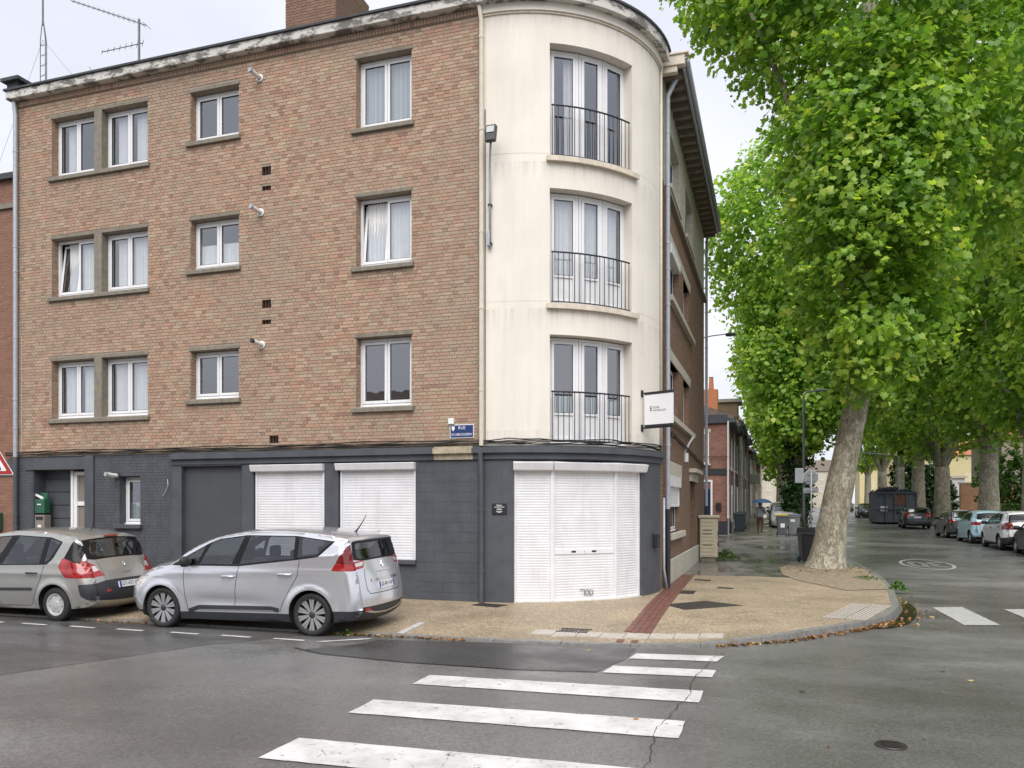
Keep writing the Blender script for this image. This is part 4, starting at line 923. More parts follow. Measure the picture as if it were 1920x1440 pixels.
class Car:
    def __init__(s, sp):
        s.sp = sp; s.root = empty('parked_car', (0, 0, 0))
        s.sil = crom(sp['sil']); s.P = s.sil[:, :2]; s.r = np.maximum(s.sil[:, 2], .012)
        if 'bul' in sp: s.b = np.interp(s.P[:, 0], [p[0] for p in sp['bul']], [p[1] for p in sp['bul']])
        else: s.b = np.full(len(s.P), .04)
        d = np.diff(s.P, axis=0); s.sl = np.concatenate([[0], np.cumsum(np.hypot(d[:, 0], d[:, 1]))])
        t = np.gradient(s.P, axis=0); t /= np.linalg.norm(t, axis=1)[:, None]; s.n = np.stack([-t[:, 1], t[:, 0]], 1)   # outward: left of front->rear path
        s.L = s.P[:, 0].max()
        n = len(s.P); mid = int(np.argmax(s.P[:, 1])); s.mid = mid
    def S(s, x, z, fillet=True):
        sp = s.sp; x = np.asarray(x, float); z = np.asarray(z, float)
        bt = np.interp(x, [p[0] for p in sp['belt']], [p[1] for p in sp['belt']]); L = s.L
        w = sp['W']-sp.get('tf', .10)*np.clip((1.0-x)/1.0, 0, 1)**2-sp.get('tr', .05)*np.clip((x-(L-1.1))/1.1, 0, 1)**2
        zm = .60; w = w-.16*np.clip((zm-z), 0, 1)**1.6*1.2
        w = w-.022*np.clip((z-zm)/np.maximum(bt-zm, .1), 0, 1)**2
        w = w-sp['tum']*np.clip(z-bt, 0, 9)-.012*np.clip((z-bt)/.02, 0, 1)
        cz = sp.get('crease')
        if cz: w = w+.010*np.exp(-((z-np.interp(x, [p[0] for p in cz], [p[1] for p in cz]))/.05)**2)
        sc = sp.get('scoop')
        if sc: w = w-sc[2]*np.exp(-((z-sc[1])/.10)**2)*np.exp(-((x-sc[0])/.75)**4)
        for (ax, az, ra) in sp['arch']:
            dd = np.hypot(x-ax, z-az)-ra; w = w+sp.get('flare', .02)*np.exp(-((dd-.015)/.06)**2)*(z < az+ra+.2)
        if fillet:
            A = s.P[:-1]; Bv = s.P[1:]-A; q = np.stack([x.ravel(), z.ravel()], 1)
            tt = np.clip(((q[:, None, :]-A[None])*Bv[None]).sum(2)/(Bv**2).sum(1)[None], 0, 1)
            D = np.linalg.norm(q[:, None, :]-(A[None]+tt[..., None]*Bv[None]), axis=2)
            # blend over near segments: the fillet reaching furthest in wins
            rr = s.r[:-1][None]*(1-tt)+s.r[1:][None]*tt
            k = np.argmin(D/np.maximum(rr, .02), axis=1); ii = np.arange(len(k)); d = D[ii, k]; r = rr[ii, k]
            u = np.clip(1-d/r, 0, 1)
            w = w-(r*(1-np.sqrt(1-.985*u*u))).reshape(w.shape)
        return w
    def side_bm(s, regions):
        sp = s.sp; bm = bmesh.new()
        pts = [tuple(p) for p in s.P]
        bm.faces.new([bm.verts.new((p[0], p[1], 0)) for p in pts])
        x0, x1 = s.P[:, 0].min(), s.P[:, 0].max(); z1 = s.P[:, 1].max()
        st = sp.get('step', .05)
        for k in range(int(x0/st), int(x1/st)+2): cut_bm(bm, (k*st+.011, 0, 0), (1, 0, 0))
        for k in range(1, int(z1/st)+2): cut_bm(bm, (0, k*st+.007, 0), (0, 1, 0))
        regs = [(r[0], rpoly(r[1], r[2] if len(r) > 2 else .02)) for r in regions]
        for (ax, az, ra) in sp['arch']:
            regs.append((-1, [(ax+ra*math.cos(a), az+ra*math.sin(a)) for a in np.linspace(0, 2*math.pi, 28, endpoint=False)]))
            regs.append((-1, [(ax-ra*.985, az), (ax-ra*1.0, 0), (ax+ra*1.0, 0), (ax+ra*.985, az)]))
        carve(bm, regs); return bm
    def strip_pt(s, a, t):
        i = np.clip(np.searchsorted(s.sl, a)-1, 0, len(s.sl)-2); f = np.clip((a-s.sl[i])/(s.sl[i+1]-s.sl[i]), 0, 1)
        p = s.P[i]*(1-f)[:, None]+s.P[i+1]*f[:, None]; n = s.n[i]*(1-f)[:, None]+s.n[i+1]*f[:, None]
        yw = s.yw[i]*(1-f)+s.yw[i+1]*f; b = s.b[i]*(1-f)+s.b[i+1]*f
        o = b*(1-np.abs(t)**2.4)
        return np.stack([p[:, 0]+n[:, 0]*o, t*yw, p[:, 1]+n[:, 1]*o], 1)
    def s_rear(s, z):
        j = np.arange(s.mid, len(s.P)); return float(np.interp(-z, -s.P[j, 1], s.sl[j]))
    def s_front(s, z):
        j = np.arange(0, s.mid+1); return float(np.interp(z, s.P[j, 1], s.sl[j]))
    def s_x(s, x):
        j = np.where((s.P[:, 1] > .75))[0]; return float(np.interp(x, s.P[j, 0], s.sl[j]))
    def make(s, side, strip, parts):
        parts = {**parts, **{k+20: v for k, v in parts.items()}}
        G = {}
        def add(key, vs, ns, faces):
            g = G.setdefault(key, ([], [], [])); o = len(g[0]); g[0].extend(vs); g[1].extend(ns); g[2].extend([tuple(o+i for i in f) for f in faces])
        bm = s.side_bm(side); lay = bm.faces.layers.int['rid']; bm.verts.ensure_lookup_table()
        co = np.array([v.co[:] for v in bm.verts]); x, z = co[:, 0], co[:, 1]; e = .006
        y = s.S(x, z); dx = (s.S(x+e, z)-s.S(x-e, z))/(2*e); dz = (s.S(x, z+e)-s.S(x, z-e))/(2*e)
        nn = np.stack([-dx, -np.ones_like(dx), -dz], 1); nn /= np.linalg.norm(nn, axis=1)[:, None]
        bm.verts.index_update()
        for rid in {f[lay] for f in bm.faces}:
            if rid == -1: continue
            fs = [[v.index for v in f.verts] for f in bm.faces if f[lay] == rid]; used = sorted({i for f in fs for i in f}); mp_ = {i: k for k, i in enumerate(used)}
            for sg in (-1, 1):
                key = rid if parts[rid][2:] == ('one',) else (rid, sg)
                vs = [(x[i], sg*y[i], z[i]) for i in used]; ns = [(nn[i, 0], -sg*nn[i, 1], nn[i, 2]) for i in used]
                add(key, vs, ns, [[mp_[i] for i in (f if sg > 0 else f[::-1])] for f in fs])
        bm.free()
        s.yw = s.S(s.P[:, 0], s.P[:, 1]); s.yw = np.maximum(s.yw, .05)
        bm = bmesh.new(); T = np.linspace(-1, 1, 15); gv = [[bm.verts.new((a, t, 0)) for t in T] for a in s.sl]
        for i in range(len(s.sl)-1):
            for j in range(len(T)-1): bm.faces.new((gv[i][j], gv[i+1][j], gv[i+1][j+1], gv[i][j+1]))
        bm.faces.layers.int.new('rid')
        carve(bm, [(r[0], rpoly(r[1], r[2] if len(r) > 2 else .02)) for r in strip]); lay = bm.faces.layers.int['rid']
        bm.verts.ensure_lookup_table(); bm.verts.index_update(); co = np.array([v.co[:] for v in bm.verts]); a, t = co[:, 0], co[:, 1]
        p = s.strip_pt(a, t); e = .01; da = s.strip_pt(np.clip(a+e, 0, s.sl[-1]), t)-s.strip_pt(np.clip(a-e, 0, s.sl[-1]), t); dt = s.strip_pt(a, np.clip(t+e, -1, 1))-s.strip_pt(a, np.clip(t-e, -1, 1))
        nn = np.cross(da, dt); nn /= np.maximum(np.linalg.norm(nn, axis=1), 1e-9)[:, None]
        sgn = np.sign((nn*np.stack([np.interp(a, s.sl, s.n[:, 0]), np.zeros_like(a), np.interp(a, s.sl, s.n[:, 1])], 1)).sum(1)); nn *= np.where(sgn == 0, 1, sgn)[:, None]
        for rid in {f[lay] for f in bm.faces}:
            fs = [[v.index for v in f.verts] for f in bm.faces if f[lay] == rid]; used = sorted({i for f in fs for i in f}); mp_ = {i: k for k, i in enumerate(used)}
            key = rid if parts[rid][2:] == ('one',) else (rid, 0)
            add(key, [tuple(p[i]) for i in used], [tuple(nn[i]) for i in used], [[mp_[i] for i in f] for f in fs])
        bm.free()
        for key, (vs, ns, fs) in G.items():
            rid = key[0] if isinstance(key, tuple) else key; nm, mt = parts[rid][:2]
            me = bpy.data.meshes.new(nm); me.from_pydata([tuple(map(float, v)) for v in vs], [], fs)
            me.polygons.foreach_set('use_smooth', [True]*len(me.polygons)); me.materials.append(mt)
            me.normals_split_custom_set_from_vertices([tuple(map(float, n)) for n in ns])
            o = bpy.data.objects.new(nm, me); COL.objects.link(o); o.parent = s.root
        return s
    def ribbon(s, path, name, mat, w=.004, off=.0025, sides=(-1, 1), par=None, thick=0):
        path = np.array(path, float); fine = []
        for a, b in zip(path[:-1], path[1:]):
            n = max(1, int(np.linalg.norm(b-a)/.05)); fine += [a+(b-a)*k/n for k in range(n)]
        fine.append(path[-1]); fine = np.array(fine); t = np.gradient(fine, axis=0); t /= np.linalg.norm(t, axis=1)[:, None]; n = np.stack([-t[:, 1], t[:, 0]], 1)
        A, Bq = fine+n*w, fine-n*w; ya, yb = s.S(A[:, 0], A[:, 1])+off, s.S(Bq[:, 0], Bq[:, 1])+off
        for sg in sides:
            mb = MB()
            for i in range(len(fine)-1):
                mb.quad((A[i, 0], sg*ya[i], A[i, 1]), (Bq[i, 0], sg*yb[i], Bq[i, 1]), (Bq[i+1, 0], sg*yb[i+1], Bq[i+1, 1]), (A[i+1, 0], sg*ya[i+1], A[i+1, 1]))
            mb.build(name, mat, par or s.root, smooth=True)
    def strip_line(s, path, name, mat, w=.004, off=.003):
        path = np.array(path, float); fine = []
        for a, b in zip(path[:-1], path[1:]):
            n = max(1, int(np.linalg.norm(b-a)/.05)); fine += [a+(b-a)*k/n for k in range(n)]
        fine.append(path[-1]); fine = np.array(fine); t = np.gradient(fine, axis=0); t /= np.linalg.norm(t, axis=1)[:, None]; n = np.stack([-t[:, 1], t[:, 0]], 1)
        A, Bq = fine+n*w, fine-n*w; pa, pb = s.strip_pt(A[:, 0], A[:, 1]), s.strip_pt(Bq[:, 0], Bq[:, 1]); nx = np.interp(fine[:, 0], s.sl, s.n[:, 0])*off; nz_ = np.interp(fine[:, 0], s.sl, s.n[:, 1])*off
        mb = MB()
        for i in range(len(fine)-1):
            q = [(pa[i], i), (pb[i], i), (pb[i+1], i+1), (pa[i+1], i+1)]; mb.quad(*[(float(v[0]+nx[k]), float(v[1]), float(v[2]+nz_[k])) for v, k in q])
        mb.build(name, mat, s.root)
    def rear_pt(s, z, y, off=.004):
        a = s.s_rear(z); yw = float(np.interp(a, s.sl, s.yw)); p = s.strip_pt(np.array([a]), np.array([y/yw]))[0]; n = [np.interp(a, s.sl, s.n[:, 0]), np.interp(a, s.sl, s.n[:, 1])]
        return Vector((p[0]+n[0]*off, y, p[2]+n[1]*off)), Vector((n[0], 0, n[1])).normalized()
    def wheels(s, r, rim, style, wd=.205, mat='alloy'):
        sp = s.sp; proto = None
        for (ax, az, ra) in sp['arch']:
            for sg in (-1, 1):
                yo = sg*(sp['W']-.035+sp.get('flare', .02)*.5)
                if proto is None or True:
                    w = empty('wheel', (ax, yo, r), parent=s.root); q = -sg
                    tp = [(rim-.012, .02), (rim+.005, .004), (rim+.03, -.004), (r-.03, .0), (r-.008, .02), (r, .05), (r, wd-.05), (r-.01, wd-.02), (rim, wd)]
                    MB().lathe([(a, b*q) for a, b in tp], (ax, yo, r), 'y', 36).build('tyre', MT['tyre'], w, smooth=True, auto=40)
                    mb = MB(); mb.lathe([(rim-.004, .008*q), (rim+.006, .0), (rim-.018, .006*q), (rim-.03, .05*q), (rim-.04, .14*q), (.02, .15*q)], (ax, yo, r), 'y', 36); mb.build('rim_barrel', MT['rimdark'] if style != 'cap' else MT[mat], w, smooth=True, auto=30)
                    mb = MB()
                    if style == 'multi':
                        for k in range(10):
                            for e in (-.105, .105):
                                a = 2*math.pi*(k+.5)/10+e; ca, sa = math.cos(a), math.sin(a); p_, q_ = (.05, .0), (rim-.012, 0)
                                for r0, r1, w0, w1 in ((.055, rim-.012, .011, .021),):
                                    P8 = []
                                    for d in (.012, .04):
                                        for ww in (-1, 1):
                                            for rr, w_ in ((r0, w0), (r1, w1)): P8.append((ax+ca*rr-sa*w_*ww, yo+q*(d+(.014 if rr == r0 else 0)), r+sa*rr+ca*w_*ww))
                                    mb.hexa(P8)
                        mb.lathe([(rim+.004, .002*q), (rim-.016, .008*q), (rim-.02, .03*q)], (ax, yo, r), 'y', 36)
                        mb.build('spokes', MT[mat], w); MB().lathe([(0, .012*q), (.045, .014*q), (.06, .03*q)], (ax, yo, r), 'y', 16).build('hub_cap', MT['rimdark'], w, smooth=True)
                    else:
                        ns = 7 if style == 'cap' else 5
                        for k in range(ns):
                            a = 2*math.pi*k/ns+.2; ca, sa = math.cos(a), math.sin(a); P8 = []
                            wi, wo_ = (.055, .085) if style == 'cap' else (.03, .05)
                            if style == 'cap': wo_ = rim*math.sin(math.pi/ns)*.66; wi = .09*math.sin(math.pi/ns)*1.2
                            for d in (.01, .035):
                                for ww in (-1, 1):
                                    for rr, w_ in ((.06, wi), (rim-.01, wo_)): P8.append((ax+ca*rr-sa*w_*ww, yo+q*(d+(-.012 if rr < .1 else 0)+.012), r+sa*rr+ca*w_*ww))
                            mb.hexa(P8)
                        mb.lathe([(0, -.004*q+.006*q), (.07, .006*q), (.085, .02*q), (.085, .05*q)], (ax, yo, r), 'y', 20); mb.lathe([(rim+.004, .002*q), (rim-.03, .016*q), (rim-.035, .04*q)], (ax, yo, r), 'y', 36)
                        mb.build('hub_cap' if style == 'cap' else 'spokes', MT[mat], w)
                # wheel housing
                mb = MB(); n = 18; yi = sg*(sp['W']-.42); ye = sg*(sp['W']-.012)
                for k in range(n):
                    a, b = -.35+(math.pi+.7)*k/n, -.35+(math.pi+.7)*(k+1)/n; Rr = ra+.004
                    mb.quad((ax+Rr*math.cos(a), ye, az+Rr*math.sin(a)), (ax+Rr*math.cos(b), ye, az+Rr*math.sin(b)), (ax+Rr*math.cos(b), yi, az+Rr*math.sin(b)), (ax+Rr*math.cos(a), yi, az+Rr*math.sin(a)))
                mb.poly([(ax+(ra+.004)*math.cos(a), yi, az+(ra+.004)*math.sin(a)) for a in np.linspace(-.35, math.pi+.35, n+1)])
                mb.build('wheel_housing', MT['under'], s.root)
    def inside(s, floor=.32, seats=((1.75, .38), (2.7, .42)), top=1.18, dash=1.25):
        sp = s.sp; w = sp['W']-.14; L = s.L
        a0, a1 = sp['arch'][0], sp['arch'][1]
        mb = MB(); mb.box(a0[0]+a0[2]+.03, a1[0]-a1[2]-.03, -w-.06, w+.06, .19, floor); mb.box(.35, L-.3, -w+.30, w-.30, .21, floor+.1); mb.box(a1[0]-.1, L-.25, -w+.3, w-.3, .3, .62); mb.box(.5, dash-.1, -w+.32, w-.32, .3, .8); mb.build('floor_pan', MT['under'], s.root)
        mb = MB(); mb.hexa([(dash-.25, -w, .62), (dash+.25, -w, .62), (dash-.25, -w, .96), (dash+.2, -w, .98), (dash-.25, w, .62), (dash+.25, w, .62), (dash-.25, w, .96), (dash+.2, w, .98)]); mb.build('dashboard', MT['seat'], s.root, bevel=.03)
        for (sx, sy) in seats:
            for sg in (-1, 1):
                st = empty('seat', (sx, sg*sy, floor), parent=s.root); y = sg*sy
                mb = MB(); mb.box(sx-.25, sx+.28, y-.24, y+.24, floor, floor+.22); mb.hexa([(sx+.2, y-.23, floor+.2), (sx+.36, y-.23, floor+.2), (sx+.36, y-.2, top-.1), (sx+.48, y-.2, top-.1), (sx+.2, y+.23, floor+.2), (sx+.36, y+.23, floor+.2), (sx+.36, y+.2, top-.1), (sx+.48, y+.2, top-.1)]); mb.build('cushion', MT['seat'], st, bevel=.05)
                MB().box(sx+.40, sx+.5, y-.13, y+.13, top-.06, top+.14).build('headrest', MT['seat'], st, bevel=.04)
        pts = [(dash+.42, -.36+.18*math.cos(a), .93+.17*math.sin(a)) for a in np.linspace(0, 6.283, 18)]
        MB().tube(pts, .014, 6, cap=False).build('steering_wheel', MT['blackp'], s.root)
    def mirror(s, x, z, mat):
        for sg in (-1, 1):
            y0 = float(s.S([x], [z])[0]); y = sg*(y0+.10); mb = MB()
            prof = [(0, -.1), (.05, -.098), (.085, -.06), (.095, 0), (.085, .06), (.05, .098), (0, .1)]
            v = []
            mb.lathe([(r_, h_) for r_, h_ in prof], (0, 0, 0), 'y', 14)
            mb.v = [(x+p[0]*.75, y+p[1]*1.15, z+.07+p[2]*.95) for p in mb.v]; mb.box(x-.03, x+.03, min(sg*y0*.98, y), max(sg*y0*.98, y), z-.0, z+.03)
            mb.build('side_mirror', mat, s.root, smooth=True, auto=50)
    def handles(s, pts, mat, w=.12):
        for (x, z) in pts:
            for sg in (-1, 1):
                y = float(s.S([x], [z])[0]); mb = MB()
                mb.tube([(x-w, sg*(y+.004), z), (x-w*.8, sg*(y+.03), z), (x, sg*(y+.034), z+.002), (x+w*.8, sg*(y+.03), z), (x+w, sg*(y+.004), z)], .016, 8); mb.v = [(p[0], p[1], z+(p[2]-z)*.95) for p in mb.v]
                mb.build('door_handle', mat, s.root, smooth=True)
    def plate(s, z, txt=None, tilt=0, off=.015, y=0):
        c, n = s.rear_pt(z, y, off); up = Vector((-n.z, 0, n.x)).normalized(); rt = Vector((0, 1, 0)); p = empty('number_plate', c, parent=s.root)
        f = lambda a, b, d: tuple(c+rt*a+up*b+n*d)
        MB().hexa([f(a, b, d) for d in (.006, -.02) for b in (-.055, .055) for a in (-.26, .26)]).build('backing', MT['plate'], p)
        for e in (-.236, .236): MB().hexa([f(e+a, b, d) for d in (.0075, .001) for b in (-.053, .053) for a in (-.023, .023)]).build('blue_band', MT['plateblue'], p)
        if txt: text('characters', txt, .1, MT['ink'], p, c+n*.0078, rt, up, .0005, squeeze=.86)
    def emblem(s, z, sc=.06, txt=None, tz=0):
        c, n = s.rear_pt(z, 0, .006); up = Vector((-n.z, 0, n.x)).normalized(); rt = Vector((0, 1, 0))
        mb = MB(); o = [(0, 1), (.62, 0), (0, -1), (-.62, 0)]
        for i in range(4):
            a, b = o[i], o[(i+1) % 4]
            mb.poly([tuple(c+rt*(p[0]*sc*k)+up*(p[1]*sc*k)+n*d) for p, k, d in ((a, 1, 0), (b, 1, 0), (b, .8, .012), (a, .8, .012))]); mb.poly([tuple(c+rt*(p[0]*sc*k)+up*(p[1]*sc*k)+n*d) for p, k, d in ((a, .8, .012), (b, .8, .012), (b, .5, .002), (a, .5, .002))])
        mb.build('emblem', MT['chrome'], s.root)
        if txt:
            c, n = s.rear_pt(tz, 0, .005); text('lettering', txt, .045, MT['chrome'], s.root, c, (0, 1, 0), (-n.z, 0, n.x), .002, squeeze=1.4)
def sub_x(p, dx): return [(a+dx, b) for a, b in p]
# ---------------- silver people carrier
sp = dict(W=.925, tum=.30, tf=.13, tr=.05, flare=.022, crease=[(0, .86), (1.3, .93), (3.4, 1.0), (4.6, 1.02)], scoop=(2.2, .50, .03),
    sil=[(.55, .17, .03), (.25, .19, .25), (.10, .27, .34), (.015, .42, .36), (.01, .56, .36), (.05, .70, .36), (.16, .83, .34), (.36, .93, .28), (.68, 1.01, .18), (.98, 1.06, .12), (1.29, 1.27, .10), (1.71, 1.475, .10), (2.16, 1.575, .11), (2.6, 1.62, .12), (3.2, 1.625, .12), (3.8, 1.585, .12), (4.24, 1.525, .11), (4.35, 1.495, .11),
         (4.365, 1.44, .13), (4.43, 1.22, .16), (4.48, 1.08, .18), (4.53, .96, .19), (4.562, .84, .19), (4.585, .72, .19), (4.605, .62, .2), (4.615, .52, .2), (4.60, .38, .19), (4.50, .28, .12), (4.3, .25, .03), (3.0, .20, .02), (1.5, .18, .02)],
    bul=[(0, .12), (.3, .10), (.9, .06), (1.3, .06), (2, .045), (4.2, .04), (4.4, .07), (4.7, .08)],
    belt=[(0, .98), (1.0, 1.08), (2.4, 1.09), (3.45, 1.21), (3.9, 1.26), (4.7, 1.3)], arch=[(.88, .342, .385), (3.72, .342, .392)])
fx = lambda x: x if x < 3.95 else 3.95+(x-3.95)*.84
sp['sil'] = [(fx(a), b, r_) for a, b, r_ in sp['sil']]
c = Car(sp); c.yw = np.maximum(c.S(c.P[:, 0], c.P[:, 1]), .05); sr, sx = c.s_rear, c.s_x
side = [(1, [(1.05, 1.055), (2.4, 1.07), (3.45, 1.19), (3.84, 1.243), (4.13, 1.485), (3.4, 1.562), (2.45, 1.562), (1.93, 1.495), (1.75, 1.425)], .02),
    (2, [(1.17, 1.09), (1.57, 1.09), (1.70, 1.385)], .02), (3, [(1.63, 1.095), (2.25, 1.10), (2.41, 1.535), (1.98, 1.485), (1.80, 1.425)], .03), (4, [(2.40, 1.105), (3.40, 1.215), (3.38, 1.545), (2.53, 1.545)], .03), (5, [(3.47, 1.232), (3.80, 1.268), (4.06, 1.478), (3.46, 1.538)], .02),
    (6, [(4.10, 1.035), (4.8, 1.02), (4.8, 1.17), (4.34, 1.185), (4.18, 1.15)], .02), (7, [(4.185, 1.155), (4.50, 1.12), (4.44, 1.40), (4.372, 1.445)], .01),
    (8, [(.0, .1), (.5, .1), (.5, .30), (.0, .27)], .005), (8, [(1.2, .05), (3.4, .05), (3.4, .345), (1.2, .30)], .005), (8, [(3.9, .05), (4.9, .05), (4.9, .42), (3.9, .41)], .005), (9, [(.12, .62), (.42, .70), (.62, .86), (.32, .85), (.16, .74)], .03)]
side = [(q[0], [(fx(a), b) for a, b in q[1]], q[2]) for q in side]
strip = [(10, [(sx(1.02), -.95), (sx(1.75), -.96), (sx(1.75), .96), (sx(1.02), .95)], .05), (11, [(sr(1.47), -.97), (sr(1.19), -.99), (sr(1.155), -.68), (sr(1.155), .68), (sr(1.19), .99), (sr(1.47), .97)], .04), (12, [(sr(1.435), -.86), (sr(1.21), -.86), (sr(1.185), -.6), (sr(1.185), .6), (sr(1.21), .86), (sr(1.435), .86)], .05),
    (8, [(sr(.46), -1.2), (sr(.20), -1.2), (sr(.20), 1.2), (sr(.46), 1.2)], .001), (8, [(0, -1.2), (c.s_front(.27), -1.2), (c.s_front(.27), 1.2), (0, 1.2)], .001)]
for e, q in ((-1, 0), (1, 20)): strip += [(6+q, [(sr(1.165), e*1.05), (sr(1.165), e*.66), (sr(1.05), e*.74), (sr(1.04), e*1.05)], .02), (13+q, [(sr(1.135), e*.98), (sr(1.145), e*.70), (sr(1.09), e*.76), (sr(1.085), e*.98)], .01), (7+q, [(sr(1.40), e*1.05), (sr(1.19), e*1.05), (sr(1.19), e*.97), (sr(1.40), e*.995)], .003), (9+q, [(c.s_front(.62), e*1.05), (c.s_front(.62), e*.8), (c.s_front(.8), e*.7), (c.s_front(.86), e*1.05)], .03)]
parts = {0: ('body', MT['silver'], 'one'), 1: ('window_trim', MT['trim']), 2: ('quarter_window', MT['cglass']), 3: ('door_window', MT['cglass']), 4: ('door_window', MT['cglass_dark']), 5: ('quarter_window', MT['cglass_dark']), 6: ('tail_light', MT['redlens']), 7: ('tail_light', MT['darkred']), 8: ('lower_cladding', MT['clad'], 'one'), 9: ('headlight', MT['clearlens']), 10: ('windscreen', MT['cglass']), 11: ('rear_window_trim', MT['trim']), 12: ('rear_window', MT['cglass_dark']), 13: ('reversing_light', MT['clearlens'])}
c.make(side, strip, parts)
c.ribbon([(1.34, 1.02), (1.325, .86), (1.36, .55), (1.40, .35)], 'panel_gap', MT['ink']); c.ribbon([(2.40, 1.07), (2.355, .85), (2.31, .46), (2.29, .36)], 'panel_gap', MT['ink']); c.ribbon([(3.52, 1.19), (3.49, .95), (3.33, .70), (3.2, .48), (3.17, .38)], 'panel_gap', MT['ink']); c.ribbon([(1.40, .35), (2.3, .365), (3.17, .38)], 'panel_gap', MT['ink'], .003)
c.ribbon([(1.42, .315), (1.62, .385), (2.25, .40), (3.0, .415), (3.14, .39)], 'door_moulding', MT['clad'], .034, .010); c.ribbon([(1.62, .345), (2.25, .362), (3.05, .385)], 'moulding_strip', MT['chrome'], .008, .014)
c.ribbon([(4.03, 1.545), (4.06, 1.60)], 'panel_gap', MT['ink'])
c.strip_line([(sr(1.03), -.74), (sr(.9), -.80), (sr(.72), -.78), (sr(.645), -.70), (sr(.635), 0), (sr(.645), .70), (sr(.72), .78), (sr(.9), .80), (sr(1.03), .74)], 'panel_gap', MT['ink'], .005)
c.strip_line([(sr(.845), -.60), (sr(.845), .60)], 'tailgate_trim', MT['chrome'], .018, .012); c.strip_line([(sr(.405), -.9), (sr(.375), -.55), (sr(.36), 0), (sr(.375), .55), (sr(.405), .9)], 'bumper_trim', MT['alloy'], .014, .008)
for e in (-1, 1): c.strip_line([(sr(.42), e*.93), (sr(.42), e*.75)], 'reflector', MT['redlens'], .026, .010)
c.strip_line([(sr(1.465), -.93), (sr(1.465), .93)], 'spoiler_edge', MT['blackp'], .01, .02)
c.wheels(.342, .262, 'multi'); c.inside(); c.mirror(1.44, 1.06, MT['blackp']); c.handles([(2.2, .905), (3.26, .965)], MT['silver'])
c.plate(.755, 'GE-841-NP'); c.emblem(1.06, .06, 'GRAND SCENIC', .965)
p = c.strip_pt(np.array([sx(4.0)]), np.array([0.]))[0]; MB().tube([(p[0], 0, p[2]-.01), (p[0]+.02, 0, p[2]+.015), (p[0]+.14, 0, p[2]+.17), (p[0]+.2, 0, p[2]+.28)], .008, 6, rs=[.03, .014, .007, .005]).build('aerial', MT['blackp'], c.root)
SILVER = c.root; SILVER.location = (-10.55, 11.76, .006); SILVER.rotation_euler = (R(1.0), 0, 0)
tag(SILVER, 'silver seven-seat people carrier with dark rear glass parked in front of the white shutters', 'car')
# ---------------- beige people carrier: local x measured so that the rear axle sits at 3.44
sp = dict(W=.90, tum=.30, tf=.12, tr=.05, flare=.03, crease=[(0, .80), (4.4, .86)],
    sil=[(.5, .18, .03), (.2, .2, .2), (.06, .32, .32), (.0, .5, .34), (.06, .66, .34), (.2, .80, .32), (.5, .93, .24), (.85, 1.02, .14), (1.2, 1.25, .1), (1.6, 1.45, .1), (2.1, 1.555, .12), (2.6, 1.575, .12), (3.1, 1.545, .12), (3.6, 1.475, .12), (3.76, 1.44, .1), (3.80, 1.40, .13), (3.88, 1.2, .18), (3.98, 1.02, .21), (4.06, .88, .22), (4.115, .76, .22), (4.155, .65, .22), (4.185, .52, .22), (4.18, .38, .22), (4.08, .29, .15), (3.9, .25, .03), (2.6, .21, .02), (1.4, .19, .02)],
    bul=[(0, .12), (.3, .10), (.9, .06), (2, .04), (3.7, .04), (3.9, .07), (4.3, .08)], belt=[(0, .92), (.9, 1.0), (2.0, .985), (3.2, 1.02), (4.3, 1.1)], arch=[(.80, .31, .35), (3.44, .31, .355)])
c = Car(sp); c.yw = np.maximum(c.S(c.P[:, 0], c.P[:, 1]), .05); sr, sx = c.s_rear, c.s_x
side = [(1, [(1.0, .985), (2.0, .965), (3.26, 1.0), (3.37, 1.12), (3.50, 1.40), (3.2, 1.475), (2.4, 1.505), (1.9, 1.47), (1.6, 1.385)], .03), (3, [(1.15, 1.01), (2.02, .99), (2.28, 1.48), (1.9, 1.445), (1.62, 1.365)], .03), (3, [(2.20, .99), (3.07, 1.015), (3.10, 1.46), (2.46, 1.485)], .03), (3, [(3.19, 1.04), (3.27, 1.08), (3.46, 1.39), (3.21, 1.45)], .02),
    (6, [(3.51, .96), (3.68, .775), (4.3, .775), (4.3, .9), (3.9, 1.09), (3.57, 1.12)], .02), (11, [(3.60, 1.12), (3.92, 1.02), (3.86, 1.30), (3.72, 1.42)], .01), (8, [(3.94, .665), (4.4, .68), (4.4, .36), (4.10, .385), (3.98, .47)], .03)]
strip = [(10, [(sx(.9), -.95), (sx(1.62), -.96), (sx(1.62), .96), (sx(.9), .95)], .05), (11, [(sr(1.42), -1.05), (sr(1.10), -1.05), (sr(1.06), -.8), (sr(1.06), .8), (sr(1.10), 1.05), (sr(1.42), 1.05)], .04), (12, [(sr(1.40), -.80), (sr(1.22), -.88), (sr(1.12), -.82), (sr(1.085), -.6), (sr(1.085), .6), (sr(1.12), .82), (sr(1.22), .88), (sr(1.40), .80)], .05),
    (8, [(sr(.70), -.74), (sr(.665), -1.1), (sr(.38), -1.1), (sr(.38), 1.1), (sr(.665), 1.1), (sr(.70), .74)], .01)]
for e, q in ((-1, 0), (1, 20)): strip += [(6+q, [(sr(1.06), e*1.05), (sr(1.0), e*.9), (sr(.78), e*.72), (sr(.78), e*1.05)], .01), (13+q, [(sr(.97), e*.97), (sr(.96), e*.87), (sr(.88), e*.81), (sr(.87), e*.97)], .01)]
parts = {0: ('body', MT['beige'], 'one'), 1: ('window_trim', MT['trim']), 3: ('side_window', MT['cglass']), 6: ('tail_light', MT['redlens']), 8: ('rear_bumper', MT['clad'], 'one'), 10: ('windscreen', MT['cglass']), 11: ('rear_window_trim', MT['trim']), 12: ('rear_window', MT['cglass']), 13: ('reversing_light', MT['clearlens'])}
